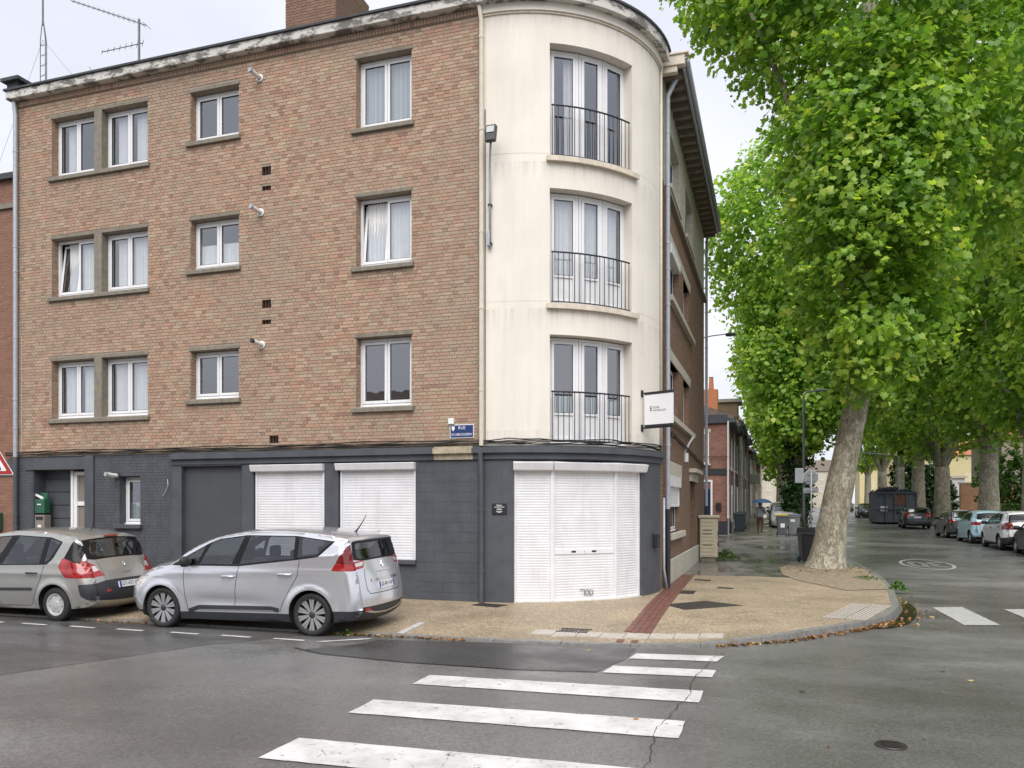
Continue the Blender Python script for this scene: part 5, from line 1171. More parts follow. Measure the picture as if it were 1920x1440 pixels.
c.make(side, strip, parts)
c.ribbon([(2.13, .965), (2.10, .8), (2.13, .32), (2.2, .26)], 'panel_gap', MT['ink']); c.ribbon([(3.20, .99), (3.15, .80), (3.0, .50), (2.92, .30), (2.86, .265), (2.2, .26), (1.3, .25)], 'panel_gap', MT['ink']); c.ribbon([(1.2, .97), (1.17, .7), (1.2, .3)], 'panel_gap', MT['ink'])
c.ribbon([(1.3, .52), (2.1, .54), (2.93, .565)], 'door_moulding', MT['clad'], .025, .012); c.strip_line([(sr(1.03), -.78), (sr(.9), -.74), (sr(.7), -.72), (sr(.56), -.64), (sr(.55), .64), (sr(.7), .72), (sr(.9), .74), (sr(1.03), .78)], 'panel_gap', MT['ink'], .005)
for e in (-1, 1): c.strip_line([(sr(.53), e*.78), (sr(.53), e*.66)], 'reflector', MT['redlens'], .024, .012)
c.strip_line([(sr(1.43), -.25), (sr(1.43), .25)], 'brake_light', MT['darkred'], .016, .02)
c.wheels(.305, .19, 'cap', mat='hubcap'); c.inside(seats=((1.5, .36), (2.45, .4)), dash=1.05); c.mirror(1.25, .98, MT['blackp']); c.handles([(1.85, .84), (2.93, .85)], MT['blackp']); c.plate(.60, 'GY-437-SD', y=.0); c.emblem(.93, .045, 'SCENIC', .80)
p = c.strip_pt(np.array([sx(3.35)]), np.array([0.]))[0]; MB().tube([(p[0], .0, p[2]), (p[0]+.05, 0, p[2]+.16), (p[0]+.09, 0, p[2]+.24)], .006, 6).build('aerial', MT['blackp'], c.root)
mb = MB().tube([(3.6, .0, .3), (3.6, -.3, .3)], .1, 10); mb.tube([(3.6, -.25, .27), (4.12, -.25, .25)], .03, 8); mb.build('exhaust', MT['rimdark'], c.root)
BEIGE = c.root; BEIGE.location = (-11.98-3.44, 11.74, .004); BEIGE.rotation_euler = (R(1.0), 0, 0)
tag(BEIGE, 'beige-grey people carrier with black rear bumper at the left edge', 'car')
# ---------------- cars along the far kerb
def hatch(name, mat, L=4.1, H=1.47, W_=.87, wb=2.55, fo=.82, belt=.95, hood=.92, tail='hatch', wr=.30, light=(.78, 1.0), dark=True, clad=False, style='spoke', seats=True, lightmat='redlens', rake=.35):
    xr = fo+wb; h = H-.05; rg = L-.12
    if tail == 'hatch': rear = [(L-rake-.02, h-.06, .12), (L-rake+.04, h-.12, .13), (L-.2, belt+.14, .18), (L-.08, belt-.05, .22)]
    else: rear = [(L-rake*1.6, h-.05, .12), (L-rake*1.2, h-.12, .13), (L-.30, belt+.2, .18), (L-.1, belt, .22)]
    sil = [(.5, .18, .03), (.2, .2, .2), (.05, .33, .3), (.0, .5, .32), (.06, .64, .32), (.25, .78, .28), (.6, hood-.02, .2), (fo+.22, hood+.05, .12), (fo+.65, hood+.28, .1), (fo+1.1, h-.08, .1), (fo+1.55, h-.01, .11), (fo+2.0, h, .12), (L-rake-.35, h-.03, .12)]+rear+[(L-.03, .72, .22), (L, .55, .24), (L-.02, .38, .2), (L-.12, .28, .12), (L-.3, .25, .03), (fo+wb*.5, .22, .02), (fo+.6, .2, .02)]
    sp = dict(W=W_, tum=.30, flare=.025, sil=sil, bul=[(0, .12), (.3, .10), (1, .05), (L-.6, .04), (L-.3, .07), (L, .08)], belt=[(0, belt-.06), (fo+.3, belt), (L, belt+.1)], arch=[(fo, wr, wr+.045), (xr, wr, wr+.045)], step=.08)
    c = Car(sp); c.yw = np.maximum(c.S(c.P[:, 0], c.P[:, 1]), .05); sr, sx = c.s_rear, c.s_x
    gt = h-.075; a0 = fo+.5
    side = [(1, [(a0, belt+.0), (xr-.1, belt+.05), (L-.55, belt+.1), (L-rake-.25, gt+.0), (fo+1.9, gt+.03), (fo+1.25, gt-.02)], .03), (3, [(a0+.16, belt+.03), (fo+wb*.56, belt+.05), (fo+wb*.6, gt), (fo+1.32, gt-.04)], .03), (3, [(fo+wb*.6, belt+.055), (xr+.05, belt+.08), (L-.66, belt+.14), (L-rake-.35, gt-.03), (fo+wb*.64, gt)], .03),
        (6, [(L-.32, light[0]), (L+.2, light[0]), (L+.2, light[1]), (L-.22, light[1])], .02)]
    strip = [(10, [(sx(fo+.3), -.95), (sx(fo+1.12), -.96), (sx(fo+1.12), .96), (sx(fo+.3), .95)], .05), (11, [(sr(h-.11), -.98), (sr(belt+.12), -.98), (sr(belt+.08), -.7), (sr(belt+.08), .7), (sr(belt+.12), .98), (sr(h-.11), .98)], .04), (12, [(sr(h-.15), -.88), (sr(belt+.14), -.88), (sr(belt+.12), -.6), (sr(belt+.12), .6), (sr(belt+.14), .88), (sr(h-.15), .88)], .04)]
    for e, q in ((-1, 0), (1, 20)): strip.append((6+q, [(sr(light[1]), e*1.05), (sr(light[1]), e*.8), (sr(light[0]), e*.72), (sr(light[0]), e*1.05)], .01))
    if clad: side += [(8, [(L-.45, .1), (L+.2, .1), (L+.2, .55), (L-.3, .5)], .01), (8, [(fo, .1), (xr, .1), (xr, .3), (fo, .3)], .005)]; strip.append((8, [(sr(.56), -1.1), (sr(.2), -1.1), (sr(.2), 1.1), (sr(.56), 1.1)], .001))
    else: side.append((8, [(L-.4, .1), (L+.2, .1), (L+.2, .32), (L-.4, .3)], .01)); strip.append((8, [(sr(.34), -1.1), (sr(.2), -1.1), (sr(.2), 1.1), (sr(.34), 1.1)], .001))
    parts = {0: ('body', mat, 'one'), 1: ('window_trim', MT['trim']), 3: ('side_window', MT['cglass']), 6: ('tail_light', MT[lightmat]), 8: ('rear_bumper', MT['clad'], 'one'), 10: ('windscreen', MT['cglass']), 11: ('rear_window_trim', MT['trim']), 12: ('rear_window', MT['cglass_dark'] if dark else MT['cglass'])}
    c.make(side, strip, parts)
    c.ribbon([(fo+wb*.58, belt), (fo+wb*.56, .6), (fo+wb*.58, .3)], 'panel_gap', MT['ink']); c.ribbon([(xr+.1, belt+.05), (xr-.1, .7), (xr-.42, .42), (xr-.45, .3)], 'panel_gap', MT['ink']); c.ribbon([(fo+.5, belt), (fo+.46, .6), (fo+.5, .28)], 'panel_gap', MT['ink'])
    c.strip_line([(sr(belt), -.82), (sr(.62), -.8), (sr(.6), .8), (sr(belt), .82)], 'panel_gap', MT['ink'], .006)
    c.wheels(wr, wr*.66, style, mat='alloy'); c.inside(seats=((fo+.8, .36), (fo+1.65, .38)), dash=fo+.45, top=1.1); c.mirror(fo+.62, belt+.0, MT['blackp'] if name != 'blue' else mat); c.handles([(fo+wb*.5, belt-.12), (xr-.05, belt-.08)], mat if not clad else MT['blackp'])
    c.plate(.74 if not clad else .82); c.emblem(belt+.02, .04)
    return c.root
ROWC = [('dark', paint('graphite_paint', (.075, .082, .088), .5, .35), dict(L=4.2, H=1.5), (34.5, 8.95), 'dark grey car at the right edge nearest in the far row'),
    ('white', paint('white_paint', (.70, .70, .71), .15, .35), dict(L=4.05, H=1.60, W_=.89, wb=2.59, fo=.82, belt=1.02, hood=1.0, wr=.325, light=(.84, 1.14), clad=True, lightmat='darkred', rake=.28), (38.9, 8.8), 'white crossover hatchback with black bumper trim between the blue and dark grey cars'),
    ('blue', paint('light_blue_paint', (.42, .62, .68), .1, .35), dict(L=3.6, H=1.55, W_=.82, wb=2.49, fo=.63, belt=1.0, hood=.98, wr=.30, light=(.86, 1.02), rake=.25), (43.5, 8.7), 'small light blue city car parked behind the white crossover'),
    ('grey', paint('dark_grey_paint', (.10, .105, .11), .5, .35), dict(L=4.2, H=1.48, W_=.89, wb=2.58, light=(.84, .98), rake=.38), (48.5, 8.6), 'dark grey hatchback with bright red tail lights parked beyond the light blue car'),
    ('estate', paint('slate_paint', (.085, .095, .105), .5, .35), dict(L=4.5, H=1.47, W_=.88, wb=2.68, fo=.85, light=(.80, 1.05), dark=False, rake=.32), (61.3, 8.5), 'dark slate estate car parked next to the big waste container')]
for nm, m_, kw, (y, x), lb in ROWC:
    o = hatch(nm, m_, **kw); o.rotation_euler = (R(.0), 0, R(-90)+R(-3 if nm == 'estate' else 0)); L_ = kw.get('L', 4.1)
    o.location = (x+kw.get('W_', .87), y+L_*.5, ground_z(y)+.004); tag(o, lb, 'car', 'cars parked along the far kerb'); ROWC[ROWC.index((nm, m_, kw, (y, x), lb))] = (nm, o)
def car_copy(src, loc, rz, label, group='cars parked along the far kerb', swap=None):
    o = copy_tree(src); o.location = loc; o.rotation_euler = (0, 0, rz); tag(o, label, 'car', group)
    return o
src = ROWC[3][1]
car_copy(src, (8.9, 86, ground_z(86)+.004), R(90), 'dark car facing the camera beyond the waste container')
car_copy(ROWC[4][1], (9.6, 118, ground_z(118)+.02), R(90), 'distant dark car seen between the two tree rows')
wsrc = ROWC[1][1]
car_copy(wsrc, (.72, 55.5, pave_z(.7, 53)+.01), R(90), 'white car parked on the pavement behind the grey bins', 'cars parked on the near pavement')
car_copy(ROWC[3][1], (.6, 62.2, pave_z(.6, 60)+.01), R(90), 'dark car parked behind the white car on the pavement', 'cars parked on the near pavement')
car_copy(wsrc, (.5, 75, pave_z(.5, 73)+.01), R(90), 'farthest pale car parked under the trees on the near pavement', 'cars parked on the near pavement')
# ------------------------------------------------------------------ trees
t = NT('plane_bark'); c0 = t.coord('World', (1, 1, .5)); nn_ = t.new('ShaderNodeTexNoise'); nn_.inputs['Scale'].default_value = 4; nn_.inputs['Detail'].default_value = 5; t.lk(c0, nn_.inputs['Vector'])
vm = t.new('ShaderNodeVectorMath', operation='MULTIPLY_ADD'); vm.inputs[1].default_value = (.22, .22, .22); t.lk(nn_.outputs['Color'], vm.inputs[0]); t.lk(c0, vm.inputs[2]); c = vm.outputs[0]
d = t.noise(c0, 5, 7, .7); p1 = t.vor(c, 7, out='Color'); p2 = t.vor(c, 26, out='Color')
col = t.ramp(t.mix(.38, t.mix(.6, p1, p2), d), [(.30, (.19, .165, .12)), (.40, (.26, .23, .17)), (.47, (.31, .275, .205)), (.53, (.36, .325, .25)), (.58, (.45, .415, .33)), (.64, (.50, .47, .38))])
col = t.mix(t.ramp(t.noise(c0, 1.1, 4), [(.45, 0.), (.7, .4)]), col, (.19, .19, .125))
t.set(col=col, rough=.85, spec=.25); t.bump(t.math('ADD', d, p2), .5, .02); MT['bark'] = t.m
def leafmat(name, stops, tr=.46):
    t = NT(name); a = t.new('ShaderNodeAttribute', attribute_name='rnd'); col = t.ramp(a.outputs['Fac'], stops)
    t.set(col=col, rough=.42, spec=.45)
    ts = t.new('ShaderNodeBsdfTranslucent'); mx = t.new('ShaderNodeMixShader'); mx.inputs[0].default_value = tr
    t.lk(t.mix(1., col, (1.5, 1.6, .75), 'MULTIPLY'), ts.inputs[0]); t.lk(t.b.outputs[0], mx.inputs[1]); t.lk(ts.outputs[0], mx.inputs[2]); t.lk(mx.outputs[0], t.out.inputs[0]); return t.m
MT['leaf'] = leafmat('plane_leaf', [(0., (0.078, 0.181, 0.029)), (.35, (0.164, 0.304, 0.046)), (.65, (0.266, 0.413, 0.058)), (.88, (0.485, 0.566, 0.102)), (1., (0.700, 0.681, 0.174))])
MT['leaf2'] = leafmat('far_leaf', [(0., (0.094, 0.203, 0.032)), (.4, (0.196, 0.348, 0.051)), (.75, (0.352, 0.500, 0.072)), (1., (0.626, 0.652, 0.123))])
MT['ivy'] = leafmat('ivy_leaf', [(0., (0.014, 0.042, 0.011)), (.6, (0.028, 0.084, 0.018)), (1., (0.070, 0.154, 0.035))], .15)
MT['bush'] = leafmat('bush_leaf', [(0., (0.028, 0.084, 0.017)), (.6, (0.070, 0.154, 0.028)), (1., (0.168, 0.266, 0.049))])
LEAF5 = np.array([(0, -.42), (.22, -.2), (.46, -.24), (.38, .0), (.5, .2), (.26, .24), (0, .58), (-.26, .24), (-.5, .2), (-.38, .0), (-.46, -.24), (-.22, -.2)])
LEAF3 = np.array([(0, -.4), (.4, -.2), (.36, .15), (0, .52), (-.36, .15), (-.4, -.2)])
def wob(p, f, seed):
    r = np.random.RandomState(seed); o = np.zeros(len(p))
    for k in range(5):
        w = r.normal(size=3)*f*(1+.6*k); o += np.sin(p@w+r.uniform(0, 6))/(1+.5*k)
    return o/2.2
def leaves(points, normals, size, shape, name, mat, parent, seed=0, rnd=None, kind='stuff'):
    r = np.random.RandomState(seed); n = len(points); k = len(shape)
    nn = normals/np.maximum(np.linalg.norm(normals, axis=1), 1e-6)[:, None]
    a = np.cross(nn, r.normal(size=(n, 3))); a /= np.maximum(np.linalg.norm(a, axis=1), 1e-6)[:, None]; b = np.cross(nn, a)
    sz = size*r.uniform(.42, 1.25, n); fold = r.uniform(-.1, .3, n)
    V = points[:, None, :]+sz[:, None, None]*(shape[None, :, 0, None]*a[:, None]+shape[None, :, 1, None]*b[:, None]+(fold[:, None]*np.abs(shape[None, :, 0])+.15*r.uniform(-1, 1, n)[:, None]*shape[None, :, 1])[..., None]*nn[:, None])
    off = np.array(parent.location if parent else (0, 0, 0)); V = (V-off).reshape(-1, 3)
    me = bpy.data.meshes.new(name); me.vertices.add(n*k); me.vertices.foreach_set('co', V.ravel().astype(np.float32))
    me.loops.add(n*k); me.loops.foreach_set('vertex_index', np.arange(n*k, dtype=np.int32)); me.polygons.add(n); me.polygons.foreach_set('loop_start', np.arange(0, n*k, k, dtype=np.int32))
    me.update(calc_edges=True)
    at = me.attributes.new('rnd', 'FLOAT', 'FACE'); at.data.foreach_set('value', (r.uniform(0, 1, n) if rnd is None else rnd).astype(np.float32)); me.materials.append(mat)
    o = bpy.data.objects.new(name, me); COL.objects.link(o)
    if parent: o.parent = parent
    if kind: o['kind'] = kind
    return o
def crown_pts(ells, n_cl, per, spread, seed, shell=.55, gap=-.35, f=.55):
    """sprays of leaves spread through the crown; returns points, normals, tint"""
    r = np.random.RandomState(seed); vol = np.array([e[3]*e[4]*e[5] for e in ells])**.75; cnt = (n_cl*vol/vol.sum()).astype(int)
    PP, NN, RR = [], [], []
    for e, m in zip(ells, cnt):
        c = np.array(e[:3]); rad = np.array(e[3:6]); d = r.normal(size=(m*2, 3)); d /= np.linalg.norm(d, axis=1)[:, None]
        q = r.uniform(shell**3, 1, len(d))**(1/3.); q *= 1+.16*wob(d*rad, 1.1, seed+3)
        p = c+d*rad*q[:, None]; keep = wob(p, f, seed+5) > gap; p, d = p[keep][:m], d[keep][:m]
        out = d/rad; out /= np.linalg.norm(out, axis=1)[:, None]; tint = r.uniform(0, 1, len(p))
        twig = out*.8+np.array([0, 0, -.15])+r.normal(size=(len(p), 3))*.5; twig /= np.linalg.norm(twig, axis=1)[:, None]
        for k in range(per):
            u = r.uniform(-.6, 1, len(p))[:, None]; pt = p+twig*u*spread+r.normal(size=(len(p), 3))*spread*.3
            nv = np.array([0, 0, .55])+out*.55+r.normal(size=(len(p), 3))*.5
            PP.append(pt); NN.append(nv); RR.append(np.clip(.5*tint+.35*r.uniform(0, 1, len(p))+.22*(u[:, 0]+.6)/1.6-.03, 0, 1))
    return np.concatenate(PP), np.concatenate(NN), np.concatenate(RR)
def limb(mb, path, r0, r1, n=12, seed=0, knob=.06):
    rr = random.Random(seed); P = crom([(p[0], p[1], p[2]) for p in path]) if len(path) > 2 else np.array(path, float)
    pts = []; m = len(path); fine = []
    for i in range(m-1):
        a, b = Vector(path[i]), Vector(path[i+1])
        for k in range(4): fine.append(a.lerp(b, k/4))
    fine.append(Vector(path[-1])); sm = [fine[0]]+[(fine[i-1]+fine[i]*2+fine[i+1])/4 for i in range(1, len(fine)-1)]+[fine[-1]]
    rs = [(r0+(r1-r0)*i/(len(sm)-1))*(1+rr.uniform(-knob, knob)) for i in range(len(sm))]
    mb.tube(sm, r0, n, rs=rs)
def tree(loc, trunk, r0, r1, limbs, ells, n_cl, per, size, label, seed, shape=LEAF3, mat='leaf2', spread=.45, group='plane trees along the street', gap=-.35, f=.55, flare=1.35, name='plane_tree', shell=.55):
    T = empty(name, loc, label, 'tree', group); mb = MB()
    rr = [r0*flare, r0*1.12]+[r0+(r1-r0)*i/(len(trunk)-2) for i in range(1, len(trunk)-1)]
    limb_path = [Vector(p) for p in trunk]
    fine = []; fr = []
    for i in range(len(limb_path)-1):
        for k in range(4): fine.append(limb_path[i].lerp(limb_path[i+1], k/4)); fr.append((rr[i]*(1-k/4)+rr[i+1]*k/4)*(1+random.Random(seed*31+i*4+k).uniform(-.03, .03)))
    fine.append(limb_path[-1]); fr.append(rr[-1]); mb.tube(fine, r0, 20, rs=fr); mb.build('trunk', MT['bark'], T, smooth=True)
    mb = MB()
    for k, (pth, a, b) in enumerate(limbs): limb(mb, pth, a, b, 10, seed+k)
    if limbs: mb.build('branches', MT['bark'], T, smooth=True)
    p, n, q = crown_pts(ells, n_cl, per, spread, seed, gap=gap, f=f, shell=shell)
    leaves(p, n, size, shape, 'crown', MT[mat], T, seed+1, q)
    return T, p, n, q
def zb(x, y): return pave_z(x, y)
# big plane by the corner
z0 = zb(1.5, 25.0)
E1 = [(2.5, 23.8, 8.9, 2.3, 1.9, 4.0), (2.7, 23.6, 11, 2.3, 1.8, 3.6), (2.7, 25.2, 12.8, 3.0, 3.2, 3.2), (2.7, 26.0, 17.0, 3.9, 4.5, 4.2), (-.95, 24.6, 17.75, 2.2, 2.2, 1.75), (-.2, 24.4, 16.8, 2.0, 1.6, 2.2), (6.2, 27.5, 15.0, 3.4, 4.0, 5.5), (3.1, 24.0, 7.2, 1.7, 1.7, 1.7)]
T1, p1, n1, q1 = tree((1.5, 25.1, z0), [(1.45, 25.1, z0-.08), (1.5, 25.1, z0+.35), (1.66, 25.1, 1.6), (1.95, 25.1, 3.2), (2.33, 25.1, 5.2), (2.5, 25.1, 8.0), (2.6, 25.3, 12), (2.7, 25.5, 17)], .44, .22,
    [([(2.4, 25.1, 8), (1.2, 24.9, 12), (-.8, 24.7, 17)], .16, .06), ([(2.5, 25.2, 9), (4.2, 26.2, 12), (6.0, 27.2, 15)], .18, .07), ([(2.5, 25.1, 10), (2.0, 26.5, 14), (1.4, 28, 19)], .15, .06), ([(2.4, 25, 6.4), (2.0, 24.3, 7.5), (1.5, 23.8, 9.5)], .06, .02)],
    E1, 7200, 9, .215, 'large leaning plane tree at the pavement corner with mottled bark', 11, LEAF5, 'leaf', .42, gap=-.5, flare=1.55, f=.75, shell=.45)
pr = p1-np.array((0, 0, 2.05)); dd = np.linalg.norm(pr, axis=1); zc = -math.sin(R(18.09))*p1[:, 0]+math.cos(R(18.09))*p1[:, 1]; yy = 720+226-1500*(p1[:, 2]-2.05)/zc
sel = np.argsort(dd+np.where(yy < 0, 100, 0))[:300]         # the nearest leaves in view, each its own piece
me = bpy.data.meshes.new('leaf'); sh = np.array(LEAF5)*.205; me.from_pydata([(a, b, abs(a)*.2) for a, b in sh], [], [tuple(range(len(sh)))]); at = me.attributes.new('rnd', 'FLOAT', 'FACE'); at.data.foreach_set('value', [.62]); me.materials.append(MT['leaf'])
me2 = me.copy(); me2.attributes['rnd'].data.foreach_set('value', [.8]); rr_ = np.random.RandomState(4)
for i, k in enumerate(sel):
    o = bpy.data.objects.new('leaf', me if i % 3 else me2); COL.objects.link(o); o.parent = T1; v = Vector(p1[k])-Vector(T1.location)+Vector((0, -.12, .02)); o.location = v
    o.rotation_euler = Vector(n1[k]+rr_.normal(size=3)*.2).to_track_quat('Z', 'Y').to_euler(); o.rotation_euler.rotate_axis('Z', rr_.uniform(0, 6)); s_ = rr_.uniform(.75, 1.15); o.scale = (s_, s_, s_)
# row behind it on the near pavement
def avenue(x, y, label, seed, H=26., rw=5.2, low=6.5, n=2600, per=9, size=.34, lean=0., fork=5., r=.5, group='plane trees along the street', xo=0, ell=None):
    z = ground_z(y)+.12; rnd = random.Random(seed)
    tr = [(x, y, z-.05), (x, y, z+.4), (x+lean*.3, y, z+fork*.5), (x+lean, y, z+fork)]
    lm = []
    for k in range(5):
        a = k*1.257+rnd.uniform(-.3, .3); dx, dy = math.cos(a), math.sin(a); h = rnd.uniform(.8, 1.1)
        lm.append(([(x+lean, y, z+fork-.25), (x+lean+dx*1.0, y+dy*1.0, z+fork+2.0*h), (x+lean+dx*2.0, y+dy*2.0, z+fork+5*h), (x+lean+dx*2.8, y+dy*2.8, z+fork+10*h)], r*.5, .07))
    lm.append(([(x+lean, y, z+fork-.2), (x+lean, y, z+fork+6), (x+lean, y, z+H*.75)], r*.6, .1))
    mid = (H+low)/2
    e = ell or [(x+xo, y, z+mid+1.5, rw, rw, (H-low)/2-1.0), (x+xo, y, z+low+3.5, rw*.72, rw*.72, 4.2), (x+xo, y, z+H-4.5, rw*.75, rw*.75, 4.5)]
    return tree((x, y, z), tr, r, r*.82, lm, e, n, per, size, label, seed, spread=.7, group=group, gap=-.5)
avenue(1.45, 57, 'plane tree with ivy-covered trunk beside the street lamp pole', 21, 26.5, 5.5, 5.0, 5000, 9, .36, xo=-.6, ell=[(.5, 57, 20.0, 5.0, 5.2, 6.6), (1.1, 57, 12.5, 3.6, 4.2, 5.2), (1.7, 56.5, 8.0, 2.6, 3.4, 3.0), (3.6, 57, 15, 5, 5, 8)])
IV = empty('ivy', (1.45, 57, ground_z(57)+.1), 'dark ivy climbing the trunk of the second plane tree', 'ivy')
p, n, q = crown_pts([(1.5, 57, 4.2, .95, .95, 4.3), (1.5, 57, 2.2, .85, .85, 2.2)], 900, 8, .3, 33, .6, -2); leaves(p, n, .2, LEAF3, 'ivy_leaves', MT['ivy'], IV, 3, q)
avenue(.95, 80, 'plane tree with a pale bare trunk behind the ivy-covered one', 23, 24, 4.8, 6.5, 2000, 8, .42)
avenue(.9, 104, 'plane tree far down the near pavement, third behind the ivy', 24, 23, 4.6, 5.5, 1500, 7, .5); avenue(.9, 130, 'farthest plane tree of the near pavement row', 25, 22, 4.6, 4.5, 1100, 7, .6)
# far side row
for (x, y, lb, sd, kw) in ((13.3, 40, 'plane tree at the right edge whose trunk is out of view', 31, dict(n=3600, size=.33, low=6.3, H=25)), (12.7, 47.5, 'plane tree with forked trunk at the right edge behind the dark car', 32, dict(n=3600, size=.33, low=5.9, H=25)), (12.45, 55.2, 'plane tree with thick straight trunk behind the light blue car', 33, dict(n=3600, size=.34, low=5.9, H=25, r=.58)), (12.35, 68.8, 'plane tree with trunk forking low behind the dark grey hatchback', 34, dict(n=2800, size=.38, low=6.2, H=25, fork=4.3, r=.62)), (12.35, 79.5, 'plane tree beside the waste container', 35, dict(n=2300, size=.42, low=6.2, H=25, fork=6, r=.6)), (12.3, 90, 'plane tree just beyond the waste container', 36, dict(n=2000, size=.46, low=7.5, H=24)), (12.5, 106, 'plane tree far along the opposite pavement', 37, dict(n=1200, size=.5, low=7, H=24)), (13, 126, 'farthest plane tree on the opposite pavement', 38, dict(n=900, size=.6, low=6.5, H=23))):
    avenue(x, y, lb, sd, **kw)
# ------------------------------------------------------------------ signs, lamps and boxes on the corner building
s_ = empty('projecting_sign', P_C(68, 3.6, 0), 'white square projecting sign with small dark lettering on the cream corner', 'sign')
A = Vector(P_C(68, 0, 0)); dr_ = Vector((math.sin(R(66)), -math.cos(R(66)), 0)); nr = Vector((-dr_.y, dr_.x, 0))*-1
fs = lambda a, b, d: tuple(Vector((A.x, A.y, b))+dr_*a+nr*d)
def bx(a0, a1, b0, b1, d): return MB().hexa([fs(a, b, q) for q in (-d, d) for b in (b0, b1) for a in (a0, a1)])
bx(.08, .74, 3.70, 4.32, .025).build('panel', MT['white'], s_)
for z0, z1 in ((4.32, 4.37), (3.65, 3.70)): bx(.08, .745, z0, z1, .03).build('rail', MT['black'], s_)
for z0 in (4.365, 3.635): bx(.0, .74, z0-.012, z0+.012, .012).build('bracket_arm', MT['black'], s_)
for z0 in (4.36, 3.64): bx(-.02, .015, z0-.07, z0+.07, .04).build('wall_plate', MT['black'], s_)
ty = Vector((0, 0, 1)); tn = nr*.0265
text('sign_lettering', 'E', .135, MT['ink'], s_, Vector(fs(.24, 4.02, 0))+tn, dr_, ty, .0006)
text('sign_lettering', 'GLISE', .062, MT['ink'], s_, Vector(fs(.285, 4.045, 0))+tn, dr_, ty, .0006, 'LEFT'); text('sign_lettering', 'VANGELIQUE', .05, MT['ink'], s_, Vector(fs(.285, 3.985, 0))+tn, dr_, ty, .0006, 'LEFT')
s_ = empty('street_name_plate', (-5.86, FY-.01, 3.37), "blue enamel street name plate on the brick beside the cream downpipe", 'sign')
MT['blue'] = plain('enamel_blue', (.018, .045, .15), .3, .1, 8, dirt=.2)
MB().boxP(P_L, -6.115, -5.605, 3.365, 3.635, -.02, -.006).build('backing', MT['white'], s_); MB().boxP(P_L, -6.10, -5.62, 3.38, 3.62, -.024, -.0202).build('blue_field', MT['blue'], s_)
text('street_lettering', 'RUE', .085, MT['white'], s_, (-5.86, FY-.0245, 3.565), (1, 0, 0), (0, 0, 1), .0006); text('street_lettering', "DE L'ABBE DOUDERMY", .068, MT['white'], s_, (-5.86, FY-.0245, 3.435), (1, 0, 0), (0, 0, 1), .0006, squeeze=.64)
MB().prism([(-6.075, 3.6), (-6.01, 3.6), (-6.01, 3.55), (-6.045, 3.50), (-6.075, 3.55)], 'y', FY-.0255, FY-.0243).build('crest', MT['white'], s_)
o = MB().boxP(P_L, -6.14, -6.02, 3.645, 3.76, -.06, -.006).build('junction_box', MT['pvc'], None, bevel=.008); tag(o, 'small white junction box above the blue street plate', 'box')
s_ = empty('plaque', P_C(7.3, 1.85, 0), 'black wall plaque with white lettering left of the corner shutters', 'plaque')
MB().arcP(P_C, 4.6, 10.0, 1.86, 2.07, -.022, -.0075, 4).build('panel', MT['black'], s_)
c0 = Vector(P_C(7.3, 0, -.024)); ux = Vector((math.cos(R(7.3)), math.sin(R(7.3)), 0))
text('plaque_lettering', 'Eglise', .05, MT['white'], s_, (c0.x, c0.y, 2.035), ux, (0, 0, 1), .0008)
for zz, w_ in ((2.0, .1), (1.965, .045), (1.948, .055), (1.915, .06), (1.897, .04)): MB().hexa([tuple(Vector((c0.x, c0.y, zz+b))+ux*a+Vector((math.sin(R(7.3)), -math.cos(R(7.3)), 0))*d) for d in (.001, 0) for b in (-.004, .004) for a in (-w_, w_)]).build('fine_print_line', MT['white'], s_)
# wall-mounted floodlight on a bent pole
s_ = empty('wall_floodlight', P_C(4.2, 7.1, 0), 'black floodlight on a bent pole fixed to the cream corner', 'lamp')
MB().tube([P_C(4.0, 7.05, -.05), P_C(4.0, 8.3, -.05), P_C(4.1, 8.6, -.08), P_C(5.0, 8.9, -.24), P_C(5.5, 9.02, -.30)], .022, 10).build('pole', MT['zinc'], s_, smooth=True)
p = P_C(5.7, 9.16, -.33); MB().hexa([(p[0]+x, p[1]+y+(z*.25), p[2]+z) for y in (-.06, .06) for z in (-.17, .17) for x in (-.10, .10)]).build('lamp_housing', MT['black'], s_, bevel=.015)
MB().hexa([(p[0]+x, p[1]-.062+y+(z*.25), p[2]+z) for y in (-.012, .002) for z in (.0, .13) for x in (-.075, .075)]).build('lamp_glass', plain('lamp_glass', (.35, .36, .36), .15), s_)
MB().boxP(P_C, 3.0, 4.0, 7.1, 7.4, -.09, -.004).build('control_box', MT['zinc'], s_, bevel=.01)
for z in (7.15, 7.9): MB().boxP(P_C, 3.3, 4.7, z-.015, z+.015, -.08, -.002).build('clamp', MT['black'], s_)
o = MB().boxP(P_C, 77.5, 80.5, 1.12, 1.42, -.12, -.004).build('letter_box', MT['blackp'], None, bevel=.012); tag(o, 'dark letter box on the grey wall right of the corner shutters', 'letter box')
MT['green_box'] = plain('green_letterbox', (.02, .10, .055), .45, .12, 8, dirt=.3)
s_ = empty('letter_box', (-16.84, FY-.02, 1.86), 'green letter box with papers sticking out beside the entrance recess', 'letter box')
MB().box(-16.96, -16.66, FY+.03, FY+.2, 1.84, 2.18).build('box', MT['green_box'], s_, bevel=.01); MB().hexa([(x, y+.03*(z > 2.2), z) for y in (FY+.14, FY+.16) for z in (2.18, 2.34) for x in (-16.95, -16.7)]).build('open_flap', MT['green_box'], s_); MB().box(-16.88, -16.76, FY+.024, FY+.03, 2.04, 2.065).build('name_slot', MT['white'], s_)
MB().hexa([(x, y, z+(.09 if x < -16.85 else 0)) for y in (FY+.06, FY+.1) for z in (2.17, 2.22) for x in (-16.97, -16.75)]).build('paper', MT['white'], s_)
s_ = empty('letter_box', (-16.84, FY-.02, 1.45), 'taupe letter box directly under the green one by the entrance', 'letter box')
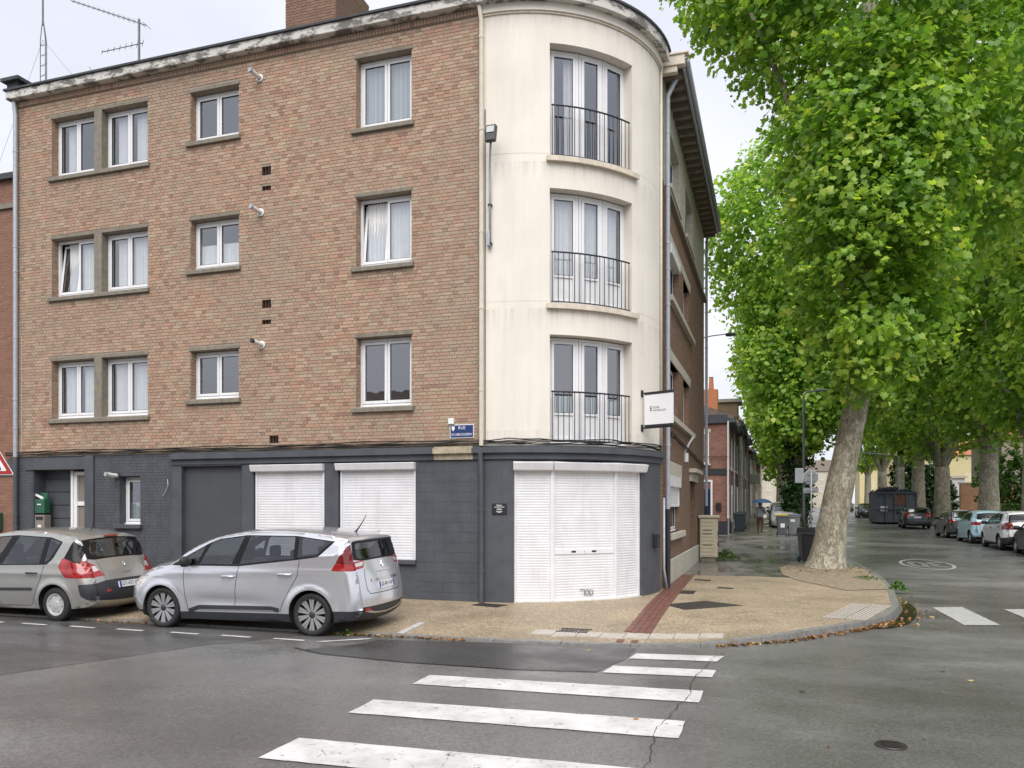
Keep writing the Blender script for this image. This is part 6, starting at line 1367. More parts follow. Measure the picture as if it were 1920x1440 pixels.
MB().box(-16.96, -16.66, FY+.03, FY+.22, 1.45, 1.8).build('box', MT['taupe'], s_, bevel=.01); MB().box(-16.92, -16.7, FY+.024, FY+.03, 1.68, 1.76).build('slot', MT['black'], s_); MB().box(-16.86, -16.76, FY+.024, FY+.03, 1.5, 1.56).build('name_slot', MT['white'], s_)
# ------------------------------------------------------------------ aerials on the roof
MT['mast'] = plain('galvanised', (.16, .165, .17), .5, .2, 12, metal=.4)
def yagi(mb, o, d, L, n, w, el=(0, 0, 1)):
    o = Vector(o); d = Vector(d).normalized(); e = d.cross(Vector(el)).normalized(); mb.tube([o-d*L*.1, o+d*L*.9], .012, 6)
    for k in range(n): p = o-d*L*.1+d*L*k/(n-1); ww = w*(1-.4*k/n); mb.tube([p-e*ww, p+e*ww], .006, 5)
s_ = empty('tv_aerial', (-15.1, 17.5, ZT+.2), 'thin lattice mast with aerial at the far left of the roof', 'aerial'); X0, Y0 = -19.55+.35, 17.0
s_.location = (X0, Y0, ZT+.2)
for a, b in ((-.09, 0), (.09, 0), (0, .12)): MB().tube([(X0+a, Y0+b, ZT+.2), (X0+a, Y0+b, 14.9), (X0+a*.2, Y0+b*.2, 15.4)], .012, 5).build('mast_leg', MT['mast'], s_)
mb = MB()
for k in range(10): z = ZT+.4+k*.28; mb.tube([(X0-.09, Y0, z), (X0+.09, Y0, z)], .006, 4); mb.tube([(X0-.09, Y0, z), (X0, Y0+.12, z+.14)], .006, 4)
mb.build('lattice', MT['mast'], s_); mb = MB().tube([(X0, Y0, 15.3), (X0, Y0, 17.4)], .025, 7); yagi(mb, (X0, Y0, 16.6), (.9, -.3, .02), 1.6, 9, .3); yagi(mb, (X0, Y0, 17.2), (-.9, -.4, 0), 1.4, 6, .4); mb.build('aerial_head', MT['mast'], s_)
for e in (-2.2, 2.4): MB().tube([(X0, Y0, 14.9), (X0+e, Y0+.5, ZT+.2)], .004, 4).build('guy_wire', MT['mast'], s_)
X0, Y0 = -15.9, 17.0; s_ = empty('tv_aerial', (X0, Y0, ZT+.2), 'television aerial with three booms on the roof left of the chimney', 'aerial')
MB().tube([(X0, Y0, ZT+.2), (X0, Y0, 14.85)], .03, 8).build('mast', MT['mast'], s_)
for z, d, L, n, w in ((14.75, (-1, -.1, .42), 2.5, 16, .16), (14.2, (-.6, -.7, -.5), 1.1, 8, .18), (13.7, (-.6, -.7, -.5), 1.1, 8, .18), (13.1, (-.9, -.5, .12), 1.2, 5, .7)):
    mb = MB(); yagi(mb, (X0, Y0, z), d, L, n, w); mb.build('boom', MT['mast'], s_)
# ------------------------------------------------------------------ neighbour on the left
NBR = empty('neighbour_house', (-19.5, FY, .1), 'darker red brick house joined to the left of the corner building', 'building')
PN = lambda u, z, d: (u, FY+.06+d, z)
wall(PN, -22.5, XL-.005, 0, 10.1, [], .2).build('wall', MT['mortar_dark'], NBR); brick_mesh(PN, bricks(PN, -22.5, XL-.02, .1, 9.3, [], cols=rcols, seed=44)).build('brickwork', MT['brick_red'], NBR, kind='stuff')
MB().boxP(PN, -22.5, XL-.02, 9.3, 9.42, -.06, .1).build('ledge', MT['conc'], NBR); brick_mesh(PN, bricks(PN, -22.5, XL-.02, 9.45, 10.0, [], cols=rcols, seed=45)).build('brickwork', MT['brick_red'], NBR, kind='stuff')
MB().boxP(PN, -22.5, XL-.02, 10.0, 10.14, -.12, 6).build('roof', MT['roofing'], NBR); mb = MB(); mb.boxP(PN, -22.5, XL-.02, 2.9, 3.14, -.05, .1); mb.boxP(PN, -22.5, XL-.02, 2.74, 2.9, -.02, .1); mb.build('beam', MT['grey'], NBR)
MB().boxP(PN, -18.55, -18.2, 1.9, 2.6, -.03, .1).build('meter_cover', MT['pvc'], NBR)
s_ = tag(MB().box(-18.4, -18.0, FY-.15, FY+.05, 1.42, 1.85).build('letter_box', MT['green_box'], None, bevel=.015), 'dark green letter box on the red brick house at the left edge', 'letter box')
# triangular crossing sign
s_ = empty('crossing_sign', (-14.65, 11.75, .05), 'red-bordered triangular pedestrian crossing sign at the left edge', 'sign'); sg = Vector((-14.55, 11.75, 2.86)); u_ = Vector((math.cos(R(25)), math.sin(R(25)), 0)); nv_ = Vector((u_.y, -u_.x, 0))
def tri(sc, d0, d1, name, m):
    pts = [(0, .577*sc), (.5*sc, -.289*sc), (-.5*sc, -.289*sc)]; pts = rpoly(pts, .06*sc)
    f = lambda p, d: tuple(sg+u_*p[0]+Vector((0, 0, p[1]))+nv_*d); mb = MB(); n = len(pts); mb.poly([f(p, d1) for p in pts]); mb.poly([f(p, d0) for p in pts][::-1])
    for i in range(n): j = (i+1) % n; mb.quad(f(pts[i], d0), f(pts[j], d0), f(pts[j], d1), f(pts[i], d1))
    mb.build(name, m, s_)
tri(.78, -.02, .0, 'sign_rim', MT['white']); tri(.75, .0, .002, 'red_border', plain('sign_red', (.38, .035, .03), .35, .06)); tri(.52, .002, .004, 'white_field', MT['white'])
f = lambda x, z, d=.0055: tuple(sg+u_*x+Vector((0, 0, z))+nv_*d)
for q in ([(.02, .0), (.05, .02), (.09, -.06), (.06, -.07)], [(.05, -.08), (.08, -.08), (.10, -.135), (.07, -.135)], [(.11, -.06), (.135, -.06), (.165, -.135), (.14, -.135)], [(-.02, -.02), (.0, -.02), (.02, -.135), (.0, -.135)], [(-.04, .09), (.0, .09), (.02, -.02), (-.03, -.02)]): MB().poly([f(*p) for p in q]).build('symbol', MT['ink'], s_)
MB().tube([(sg.x-.03, sg.y+.05, .05), (sg.x-.03, sg.y+.05, 3.25)], .03, 10).build('post', MT['zinc'], s_, smooth=True)
# ------------------------------------------------------------------ street furniture up the side street
s_ = empty('utility_cabinet', (-2.03, 27.250, .2), 'beige ribbed utility cabinet standing at the end of the side wall', 'cabinet'); zc0 = pave_z(-2, 27.250); MT['beigebox'] = plain('beige_grp', (.50, .45, .33), .55, .06, 6, dirt=.35)
MB().box(-2.30, -1.74, 27.000, 27.400, zc0+.12, zc0+1.40).build('body', MT['beigebox'], s_, bevel=.01); MB().box(-2.36, -1.68, 26.950, 27.450, zc0+1.40, zc0+1.5).build('lid', MT['beigebox'], s_, bevel=.03); MB().box(-2.25, -1.8, 27.050, 27.350, zc0-.05, zc0+.12).build('plinth', MT['conc'], s_)
for k in range(10): MB().box(-2.27, -1.84, 26.985, 27.005, zc0+.17+k*.122, zc0+.17+k*.122+.095).build('rib', MT['beigebox'], s_, bevel=.005)
for k in (2, 5, 6): MB().box(-2.2, -1.92, 26.980, 26.986, zc0+.265+k*.122, zc0+.283+k*.122).build('vent_slot', MT['ink'], s_)
for k in range(2): MB().box(-1.735, -1.70, 27.070, 27.170, zc0+.5+k*.35, zc0+.62+k*.35).build('hinge', MT['black'], s_)
def bin_(loc, rz, body, lid, label, h=1.05, w=.56, d=.62, sticker=None, open_=False, group='wheeled bins'):
    b = empty('wheeled_bin', (0, 0, 0), label, 'bin', group); mb = MB(); m2 = MB()
    mb.hexa([(x*(.78 if z < .2 else 1), y*(.8 if z < .2 else 1), z) for y in (-d/2, d/2) for z in (.06, h-.08) for x in (-w/2, w/2)]); mb.build('body', body, b, bevel=.03)
    MB().box(-w/2-.025, w/2+.025, -d/2-.02, d/2+.03, h-.12, h-.06).build('rim', body, b, bevel=.01)
    if open_: MB().hexa([(x, y, z) for y, zz in ((d/2+.0, 0), (d/2+.06, 0)) for z in (h-.1, h+.1) for x in (-w/2, w/2)]).build('lid', lid, b, bevel=.015)
    else: MB().hexa([(x, y, z+(.03 if y > 0 else 0)-(0)) for y in (-d/2-.03, d/2+.02) for z in (h-.06, h-.0) for x in (-w/2-.02, w/2+.02)]).build('lid', lid, b, bevel=.02)
    for sx in (-1, 1): MB().lathe([(0, -.025), (.09, -.025), (.1, -.01), (.1, .01), (.09, .025), (0, .025)], (sx*(w/2-.04), d/2-.06, .1), 'x', 14).build('wheel', MT['tyre'], b)
    MB().tube([(-w/2+.08, d/2+.05, h-.1), (w/2-.08, d/2+.05, h-.1)], .016, 6).build('handle', body, b)
    if sticker: MB().box(-.11+sticker[0], .11+sticker[0], -d/2*.93-.012, -d/2*.93-.006, sticker[1]-.11, sticker[1]+.11).build('sticker', MT['white'], b)
    b.location = loc; b.rotation_euler = (0, 0, rz); return b
MT['bingrey'] = plain('grey_bin', (.11, .12, .13), .5, .1, 6, dirt=.3); MT['bindark'] = plain('dark_bin', (.03, .045, .05), .45, .1, 6, dirt=.3); MT['binlid'] = plain('yellow_lid', (.50, .38, .03), .45, .08); MT['binlidg'] = plain('grey_lid', (.12, .15, .19), .45, .08); MT['binblack'] = plain('black_bin', (.015, .016, .017), .45, .1)
def pz(x, y): return pave_z(x, y)
bin_((.45, 45.3, pz(.4, 45.3)), R(4), MT['bingrey'], MT['binlid'], 'grey bin with a yellow lid on the pavement by the ivy tree', sticker=(0, .55), h=1.12); bin_((1.06, 45.6, pz(1, 45.6)), R(-5), plain('light_grey_bin', (.22, .23, .235), .5, .1, 6, dirt=.3), MT['binlidg'], 'lighter grey bin with a grey-blue lid right of the yellow-lidded one', sticker=(-.05, .85), w=.64, h=1.12)
bin_((-1.92, 49.0, pz(-1.8, 49.0)), R(3), MT['bindark'], MT['bindark'], 'nearest dark bin against the terrace beside the walking person', w=.6, h=1.1); bin_((-1.95, 52.5, pz(-1.8, 52.5)), R(-6), MT['bindark'], MT['bindark'], 'second dark bin along the terrace, behind the nearest one'); bin_((-1.95, 55.2, pz(-1.8, 55.2)), R(2), MT['bingrey'], MT['bindark'], 'farthest bin along the terrace, partly hidden by the others')
bin_((1.08, 27.4, pz(1.08, 27.4)), R(12), MT['binblack'], MT['binblack'], 'black bin with open lid standing behind the leaning plane tree', h=1.02, w=.58, open_=True)
# lamp pole and traffic signs seen from behind
g0 = ground_z(46.3)+.1; s_ = empty('street_lamp', (1.57, 46.3, g0), 'dark street lamp pole carrying the back of a rectangular sign', 'street lamp')
MB().tube([(1.57, 46.3, g0), (1.57, 46.3, g0+1.2), (1.57, 46.3, 8.0), (1.75, 46.2, 8.15), (2.3, 46.0, 8.2)], .09, 10, rs=[.10, .09, .055, .045, .04]).build('pole', MT['grey'], s_, smooth=True); MB().box(2.2, 2.75, 45.88, 46.15, 8.14, 8.25).build('lamp_head', MT['grey'], s_, bevel=.04)
MB().box(1.12, 1.56, 46.16, 46.2, 3.22, 4.02).build('sign_back', plain('sign_back', (.42, .45, .46), .4, .08, metal=.3), s_, bevel=.01)
g0 = ground_z(42.2)+.1; s_ = empty('stop_sign', (1.78, 42.2, g0), 'octagonal sign on a thin grey post, seen from behind by the road', 'sign')
MB().tube([(1.78, 42.2, g0-.02), (1.78, 42.2, 3.8)], .032, 10).build('post', MT['zinc'], s_, smooth=True)
for rr, y0, y1, nm, mt in ((.36, 42.25, 42.28, 'octagon', plain('octagon_back', (.36, .38, .37), .4, .08, metal=.3)), (.385, 42.285, 42.30, 'octagon_edge', MT['white'])): MB().prism([(1.76+rr*math.cos(R(22.5+45*k)), 3.40+rr*math.sin(R(22.5+45*k))) for k in range(8)], 'y', y0, y1).build(nm, mt, s_)
MB().box(1.42, 2.12, 42.25, 42.28, 2.62, 2.88).build('sub_plate', plain('subplate_back', (.36, .38, .37), .4, .08, metal=.3), s_)
for z in (3.25, 3.55, 2.75): MB().box(1.56, 1.98, 42.22, 42.25, z-.02, z+.02).build('clamp', MT['zinc'], s_)
# lamp on a wall arm at the end of the side wall
s_ = empty('wall_street_lamp', (XR, YB1-.1, 8.0), 'street lamp on a slim arm fixed to the end of the side wall', 'street lamp')
MB().tube([(XR-.05, YB1-.1, 8.05), (XR+.3, YB1-.1, 8.1), (XR+.85, YB1-.12, 8.13)], .02, 8).build('arm', MT['zinc'], s_); MB().lathe([(0, 0), (.06, .03), (.075, .18), (.05, .34), (0, .38)], (XR+.75, YB1-.12, 8.1), 'x', 10).build('lamp_head', MT['grey'], s_, smooth=True)
s_ = empty('camera_bracket', (XR, 23.0, 3.6), 'small white camera bracket on the side wall above the door', 'camera')
MB().tube([(XR-.01, 23.0, 3.5), (XR+.12, 22.95, 3.75), (XR+.25, 22.9, 3.95)], .03, 8).build('arm', MT['pvc'], s_); MB().box(XR, XR+.1, 22.93, 23.07, 3.25, 3.5).build('base', MT['pvc'], s_, bevel=.01)
# ------------------------------------------------------------------ person under an umbrella
def skin_body(name, verts, edges, rad, parent):
    me = bpy.data.meshes.new(name); me.from_pydata(verts, edges, []); o = bpy.data.objects.new(name, me); COL.objects.link(o)
    o.modifiers.new('skin', 'SKIN'); me.skin_vertices[0].data[0].use_root = True
    for i, r in enumerate(rad): me.skin_vertices[0].data[i].radius = r if isinstance(r, tuple) else (r, r)
    sb = o.modifiers.new('sub', 'SUBSURF'); sb.levels = 2; sb.render_levels = 2
    dg = bpy.context.evaluated_depsgraph_get(); dg.update(); m2 = bpy.data.meshes.new_from_object(o.evaluated_get(dg)); bpy.data.objects.remove(o)
    m2.name = name; o = bpy.data.objects.new(name, m2); COL.objects.link(o); o.parent = parent; m2.polygons.foreach_set('use_smooth', [True]*len(m2.polygons)); return o
PX, PY = -.72, 48.0; pzv = pave_z(PX, PY); PE = empty('person', (PX, PY, pzv), 'person in grey hooded top and brown trousers walking away under a blue umbrella', 'person')
V = [(0, 0, .95), (0, .02, 1.15), (0, .03, 1.38), (0, .02, 1.50), (0, .04, 1.60), (0, .03, 1.70), (-.1, 0, .9), (-.11, .10, .50), (-.11, .0, .10), (-.11, .12, .04), (.1, 0, .9), (.11, -.02, .50), (.10, -.22, .14), (.10, -.13, .05), (-.2, .02, 1.42), (-.27, -.06, 1.14), (-.28, .05, .90), (-.28, .08, .80), (.2, .02, 1.42), (.27, .02, 1.16), (.20, .24, 1.22), (.18, .30, 1.27)]
E_ = [(0, 1), (1, 2), (2, 3), (3, 4), (4, 5), (0, 6), (6, 7), (7, 8), (8, 9), (0, 10), (10, 11), (11, 12), (12, 13), (2, 14), (14, 15), (15, 16), (16, 17), (2, 18), (18, 19), (19, 20), (20, 21)]
RD = [(.17, .13), (.17, .12), (.19, .13), .065, .10, .09, .12, .085, .055, .05, .12, .085, .055, .05, .08, .065, .05, .045, .08, .065, .05, .045]
bo = skin_body('body', V, E_, RD, PE)
MT['hood'] = plain('grey_hoodie', (.15, .165, .175), .9, .15, 12); MT['trou'] = plain('brown_trousers', (.075, .035, .03), .9, .15, 12); MT['skin'] = plain('skin', (.32, .19, .13), .6, .08); MT['shoe'] = plain('shoe', (.45, .45, .45), .6, .3)
for m in ('hood', 'trou', 'skin', 'shoe'): bo.data.materials.append(MT[m])
for f in bo.data.polygons:
    z = f.center.z; f.material_index = 3 if z < .1 else 1 if z < .92 and abs(f.center.x) < .235 else 2 if (z < .84 and abs(f.center.x) > .2) else 0
MB().lathe([(0, .125), (.06, .115), (.10, .06), (.112, 0), (.10, -.07), (.06, -.11)], (PX, PY+.01, pzv+1.68), 'z', 14).build('hood', MT['hood'], PE, smooth=True)
o = MB().box(PX+.17, PX+.36, PY-.12, PY+.06, pzv+.86, pzv+1.04).build('shoulder_bag', MT['white'], None, bevel=.03); tag(o, 'small pale bag hanging at the side of the walking person', 'bag')
MB().tube([(PX+.26, PY-.03, pzv+1.04), (PX+.16, PY-.12, pzv+1.3), (PX-.02, PY-.1, pzv+1.5)], .012, 6).build('strap', MT['ink'], o)
UM = empty('umbrella', (PX+.18, PY+.3, pzv+1.2), 'open dark blue umbrella held by the walking person', 'umbrella'); ux_, uy_, uz_ = PX+.10, PY+.12, pzv+1.96
mb = MB(); n = 8; rim = []
for k in range(n):
    for j in range(5):
        pass
def up(k, j):
    a = 2*math.pi*k/8; q = j/5; r = .55*math.sin(q*1.35)/math.sin(1.35); return (ux_+r*math.cos(a), uy_+r*math.sin(a), uz_+.24*(math.cos(q*1.35)-math.cos(1.35))/(1-math.cos(1.35))-.24)
for k in range(8):
    for j in range(5):
        if j == 0: mb.poly([up(k, 0), up(k, 1), up(k+1, 1)])
        else: mb.quad(up(k, j), up(k, j+1), up(k+1, j+1), up(k+1, j))
mb.build('canopy', plain('umbrella_blue', (.02, .07, .15), .6, .1), UM); MB().tube([(PX+.18, PY+.30, pzv+1.15), (ux_, uy_, uz_+.04)], .01, 6).build('shaft', MT['mast'], UM)
for k in range(8): MB().tube([tuple(np.array(up(k, j))-np.array((0, 0, .006))) for j in range(6)], .005, 4).build('rib', MT['mast'], UM)
# ------------------------------------------------------------------ waste container with rubbish
_n0 = set(o.name for o in bpy.data.objects)
g0 = ground_z(72); s_ = empty('waste_container', (9.5, 72.5, g0), 'tall dark grey waste container piled with rubbish on the far side of the street', 'container'); MT['cont'] = plain('container_paint', (.10, .115, .135), .6, .15, 2, dirt=.4); MT['rust'] = plain('rusty_panel', (.17, .085, .06), .8, .25, 4, dirt=.4)
MB().box(8.05, 11.0, 71, 75.5, g0+.15, g0+2.4).build('body', MT['cont'], s_); MB().box(9.3, 10.3, 70.96, 71, g0+1.5, g0+2.3).build('panel', MT['rust'], s_); MB().box(8.4, 8.9, 70.96, 71, g0+1.0, g0+1.4).build('notice', MT['white'], s_)
for x in (8.05, 8.75, 9.4, 10.2, 10.92): MB().box(x, x+.08, 70.9, 71, g0+.15, g0+2.4).build('rib', MT['cont'], s_)
MB().box(8.0, 11.05, 70.88, 70.98, g0+1.15, g0+1.25).build('rail', MT['cont'], s_); MB().box(8.0, 11.05, 70.88, 75.55, g0+2.4, g0+2.5).build('rim', MT['cont'], s_); MB().box(8.2, 10.8, 71.2, 75.2, g0, g0+.15).build('skid', MT['under'], s_)
RB_ = empty('rubbish_heap', (9.5, 72.5, g0+2.4), 'heap of dark rubbish rising above the rim of the container', 'rubbish'); mb = MB(); rr_ = random.Random(3)
for k in range(150):
    x, y = rr_.uniform(8.1, 10.9), rr_.uniform(71.1, 75); z = g0+2.4+.45*max(0, 1-((x-9.4)/1.6)**2)*rr_.random(); a, b, c_ = [rr_.uniform(-.25, .25) for _ in range(3)]
    mb.tube([(x, y, z), (x+a, y+b, z+.12+c_*.6)], .03, 5, rs=[.06*rr_.random()+.01, .02]); mb.box(x-.1, x+.1, y-.1, y+.1, z, z+rr_.uniform(.03, .15))
mb.build('rubbish', plain('rubbish', (.03, .045, .05), .5, .6, 3), RB_, kind='stuff')
for o in list(bpy.data.objects):
    if o.name not in _n0 and o.parent is None: o.location += Vector((-.45, -2.6, -.03))
g0 = ground_z(88); s_ = empty('street_lamp', (11.8, 88, g0), 'thin grey lamp post with a long arm reaching over the road', 'street lamp'); MB().tube([(11.9, 88, g0), (11.9, 88, 6.8), (11.7, 88, 6.95), (7.8, 87.5, 7.35)], .06, 8).build('post', MT['zinc'], s_); MB().box(7.3, 7.9, 87.4, 87.6, 7.3, 7.42).build('lamp_head', MT['zinc'], s_)
# ------------------------------------------------------------------ terraces and far buildings
def bricktex(name, c1, c2, mort, scale=1.):
    t = NT(name); g = t.new('ShaderNodeNewGeometry'); sx = t.new('ShaderNodeSeparateXYZ'); cb = t.new('ShaderNodeCombineXYZ'); t.lk(g.outputs['Position'], sx.inputs[0])
    t.lk(t.math('ADD', sx.outputs[0], sx.outputs[1]), cb.inputs[0]); t.lk(sx.outputs[2], cb.inputs[1])
    b = t.new('ShaderNodeTexBrick'); t.lk(cb.outputs[0], b.inputs['Vector']); b.inputs['Scale'].default_value = 1; b.inputs['Brick Width'].default_value = .23*scale; b.inputs['Row Height'].default_value = .075*scale; b.inputs['Mortar Size'].default_value = .009
    b.inputs['Color1'].default_value = (*c1, 1); b.inputs['Color2'].default_value = (*c2, 1); b.inputs['Mortar'].default_value = (*mort, 1)
    n = t.ramp(t.noise(t.coord('World'), .8, 6), [(.3, .75), (.7, 1.1)]); t.set(col=t.mix(1., b.outputs['Color'], n, 'MULTIPLY'), rough=.9, spec=.2); t.bump(b.outputs['Fac'], .3, .01); return t.m
MT['bt_red'] = bricktex('terrace_red_brick', (.24, .10, .075), (.32, .15, .11), (.22, .17, .14)); MT['bt_brown'] = bricktex('terrace_brown_brick', (.13, .085, .06), (.19, .125, .09), (.15, .12, .1)); MT['bt_buff'] = bricktex('terrace_buff_brick', (.33, .23, .13), (.42, .30, .18), (.3, .24, .17)); MT['bt_peach'] = bricktex('peach_brick', (.42, .23, .13), (.5, .29, .17), (.36, .24, .16))
MT['tiles'] = plain('roof_tiles', (.15, .115, .095), .8, .3, 3, dirt=.3); MT['orange_tiles'] = plain('orange_tiles', (.36, .14, .07), .8, .2, 3); MT['pale'] = plain('pale_render', (.52, .47, .38), .85, .1, 2, dirt=.3); MT['yellow'] = plain('yellow_render', (.58, .50, .28), .85, .06, 2); MT['whitewall'] = plain('white_wall', (.62, .61, .6), .8, .06, 2, dirt=.2); MT['dkglass'] = plain('dark_window_glass', (.03, .035, .045), .06, .2, 3, spec=.8); MT['terracotta'] = plain('terracotta', (.42, .16, .075), .85, .1, 4)
def face_window(par, P, u0, u1, z0, z1, sill=True, frame='pvc'):
    w = empty('window', P((u0+u1)/2, z0, 0), parent=par); mb = MB(); ringbox(mb, P, u0, u1, z0, z1, .07, -.01, .05); m = (u0+u1)/2; mb.boxP(P, m-.04, m+.04, z0+.07, z1-.07, -.01, .05); mb.build('frame', MT[frame], w)
    MB().boxP(P, u0+.07, u1-.07, z0+.07, z1-.07, .015, .03).build('pane', MT['dkglass'], w)
    if sill: MB().boxP(P, u0-.1, u1+.1, z0-.1, z0, -.1, .05).build('sill', MT['conc_light'], w); MB().boxP(P, u0-.1, u1+.1, z1, z1+.2, -.03, .05).build('lintel', MT['conc_light'], w)
def terrace(y0, y1, h, wall_m, label, n=2, roof='tiles', rise=2.2, dormer=False, chim=None, trim='conc_light', fl=2, front=-2.4, dep=8):
    g = ground_z((y0+y1)/2)+.1; T = empty('terraced_house', (front-dep/2, (y0+y1)/2, g), label, 'house', 'terraced houses up the side street'); P = lambda u, z, d: (front-d, u, z+g)
    MB().box(front-dep, front, y0+.01, y1-.01, g-.4, g+h).build('walls', MT[wall_m], T)
    mb = MB().prism([(front+.35, g+h), (front+.35, g+h+.12), (front-dep/2, g+h+rise), (front-dep-.3, g+h+.12), (front-dep-.3, g+h)], 'y', y0, y1); mb.build('roof', MT[roof], T)
    MB().box(front-.02, front+.42, y0, y1, g+h-.22, g+h-.02).build('gutter', MT['grey'], T); MB().tube([(front+.06, y0+.15, g), (front+.06, y0+.15, g+h-.2)], .05, 7).build('downpipe', MT['zinc'], T)
    MB().box(front, front+.03, y0+.02, y1-.02, g, g+.6).build('plinth', MT[trim], T); wd = (y1-y0)/(n+.0)
    for k in range(n):
        c_ = y0+wd*(k+.5); z1_ = 3.6
        for f in range(1, fl): face_window(T, P, c_-.55, c_+.55, .9+f*2.85, 2.6+f*2.85)
        if k == n-1:
            dd_ = empty('door', P(c_, 0, 0), parent=T); MB().boxP(P, c_-.5, c_+.5, .1, 2.3, -.02, .05).build('leaf', MT['clad'] if int(y0) % 2 else MT['whitewall'], dd_); mb = MB(); ringbox(mb, P, c_-.58, c_+.58, .05, 2.8, .08, -.04, .05); mb.build('frame', MT['pvc'], dd_)
        else: face_window(T, P, c_-.6, c_+.6, 1.0, 2.6)
    if dormer:
        yc = (y0+y1)/2; MB().box(front-2.5, front-.2, yc-1.2, yc+1.2, g+h, g+h+1.9).build('dormer', MT['bt_buff'], T); MB().box(front-2.6, front+.1, yc-1.4, yc+1.4, g+h+1.9, g+h+2.15).build('dormer_roof', MT['conc_light'], T); face_window(T, lambda u, z, d: (front-.2-d, u, z+g), yc-.7, yc+.7, h+.4, h+1.7, False)
    if chim is not None:
        cy = chim; ch = empty('chimney', (front-dep*.45, cy, g+h+1), parent=T); cx = front-dep*.22; MB().box(cx-1.1, cx+.9, cy-.4, cy+.4, g+h+.3, g+h+rise+.5).build('stack', MT['terracotta'], ch)
        for q in (-.6, 0, .6): MB().lathe([(.14, 0), (.16, .1), (.12, .75), (.15, .8), (.1, .8)], (cx-.1+q, cy, g+h+rise+.5), 'z', 10).build('chimney_pot', MT['terracotta'], ch)
    return T, g
H1, g = terrace(45, 52, 6.35, 'bt_red', 'red brick end-of-terrace house with white downpipe and dark gutter', 2, trim='clad', rise=1.9, chim=51)
Pe = lambda u, z, d: (u, 45+d, z+g)
MB().boxP(Pe, -10, -2.38, 6.1, 6.55, -.12, .02).build('gable_gutter', MT['roofing'], H1); MB().boxP(Pe, -4.6, -2.39, 3.28, 3.62, -.03, .02).build('band', MT['clad'], H1); MB().boxP(Pe, -3.1, -2.38, -.1, .75, -.04, .02).build('gable_plinth', MT['clad'], H1)
dd_ = empty('door', Pe(-3.5, 0, 0), parent=H1); mb = MB(); ringbox(mb, Pe, -3.85, -3.16, .1, 3.0, .1, -.05, .02); mb.boxP(Pe, -3.8, -3.2, .95, 1.05, -.05, .01); mb.build('frame', MT['pvc'], dd_); MB().boxP(Pe, -3.76, -3.25, .2, 2.5, -.02, .01).build('leaf', plain('navy_glass', (.02, .025, .07), .15), dd_)
face_window(H1, Pe, -3.95, -3.35, 3.9, 5.6); MB().boxP(Pe, -2.98, -2.7, 1.35, 1.75, -.1, .0).build('letter_slot_box', MT['black'], H1)
MB().tube([(-2.34, 44.93, g+.9), (-2.34, 44.93, g+6.2)], .05, 8).build('corner_downpipe', MT['whitewall'], H1); MB().tube([(-4.6, 44.9, g+4.3), (-2.3, 44.9, g+4.25)], .02, 5).build('cable', MT['cable'], H1)
terrace(52, 60, 6.7, 'bt_brown', 'dark brown brick terraced house next to the red end house', 2, rise=2.2)
terrace(60, 69, 7.4, 'pale', 'pale rendered terraced house with a boxy dormer on its roof', 3, dormer=True, rise=2.4); terrace(69, 77, 7.0, 'bt_brown', 'brown brick terraced house beyond the one with the dormer', 2); terrace(77, 86, 7.6, 'bt_red', 'red brick terraced house midway up the side street', 2, chim=84); terrace(86, 98, 6.6, 'pale', 'pale terraced house with white projecting shop sign', 3); terrace(98, 112, 7.4, 'bt_buff', 'buff brick terraced house far up the side street', 3); terrace(112, 130, 7.0, 'bt_red', 'distant red brick terraced house before the street bends', 4); terrace(130, 160, 7.6, 'pale', 'last pale terraced house of the row', 5, front=-2.0)
o = MB().box(-2.4, -1.3, 87.9, 88.1, 4.2, 5.3).build('shop_sign', MT['whitewall'], None, bevel=.02); tag(o, 'white box sign projecting from a far terraced house', 'sign')
o = MB().box(-2.39, -2.3, 62.2, 64.6, 3.9, 5.6).build('banner', MT['whitewall'], None); tag(o, 'white banner fixed flat on the pale house front', 'banner')
def block(x0, x1, y0, y1, h, wm, label, roof='tiles', rise=2, nx=3, fl=2, name='far_house', g=None, ny=0):
    g = ground_z(y0) if g is None else g; T = empty(name, ((x0+x1)/2, y0, g), label, 'house', 'houses beyond the trees'); MB().box(x0, x1, y0, y1, g-.5, g+h).build('walls', MT[wm], T)
    if rise: MB().prism([(y0-.3, g+h), ((y0+y1)/2, g+h+rise), (y1+.3, g+h)], 'x', x0-.3, x1+.3).build('roof', MT[roof], T)
    else: MB().box(x0-.2, x1+.2, y0-.2, y1+.2, g+h, g+h+.25).build('roof', MT['conc_light'], T)
    for f in range(fl):
        for k in range(nx): c_ = x0+(x1-x0)*(k+.5)/nx; face_window(T, lambda u, z, d: (u, y0+d, z+g), c_-.55, c_+.55, 1+f*2.9, 2.5+f*2.9, False)
        for k in range(ny): c_ = y0+(y1-y0)*(k+.5)/ny; face_window(T, lambda u, z, d: (x0+d, u, z+g), c_-.55, c_+.55, 1+f*2.9, 2.5+f*2.9, False)
    return T
block(16.5, 30, 134, 146, 8.2, 'yellow', 'yellow rendered house with orange roof seen left of the far trunks', 'orange_tiles', 3.5, 3, 2)
T_ = block(15.2, 21, 104, 112, 4.2, 'whitewall', 'low white building with flat canopy behind the waste container', rise=0, nx=2, fl=1); g = ground_z(104); MB().box(14.0, 19.5, 101.5, 104, g+3.1, g+3.9).build('canopy', MT['whitewall'], T_)
for x in (14.2, 16.4, 19.2): MB().box(x, x+.4, 101.7, 102.1, g, g+3.1).build('column', MT['whitewall'], T_)
block(20, 30, 84, 96, 7.5, 'pale', 'pale house hidden behind the right-hand trees', 'orange_tiles', 3, 3, 2); block(22.5, 36, 66, 80, 11.5, 'bt_peach', 'tall peach brick building at the right edge behind the trees', rise=0, nx=4, fl=3, ny=3)
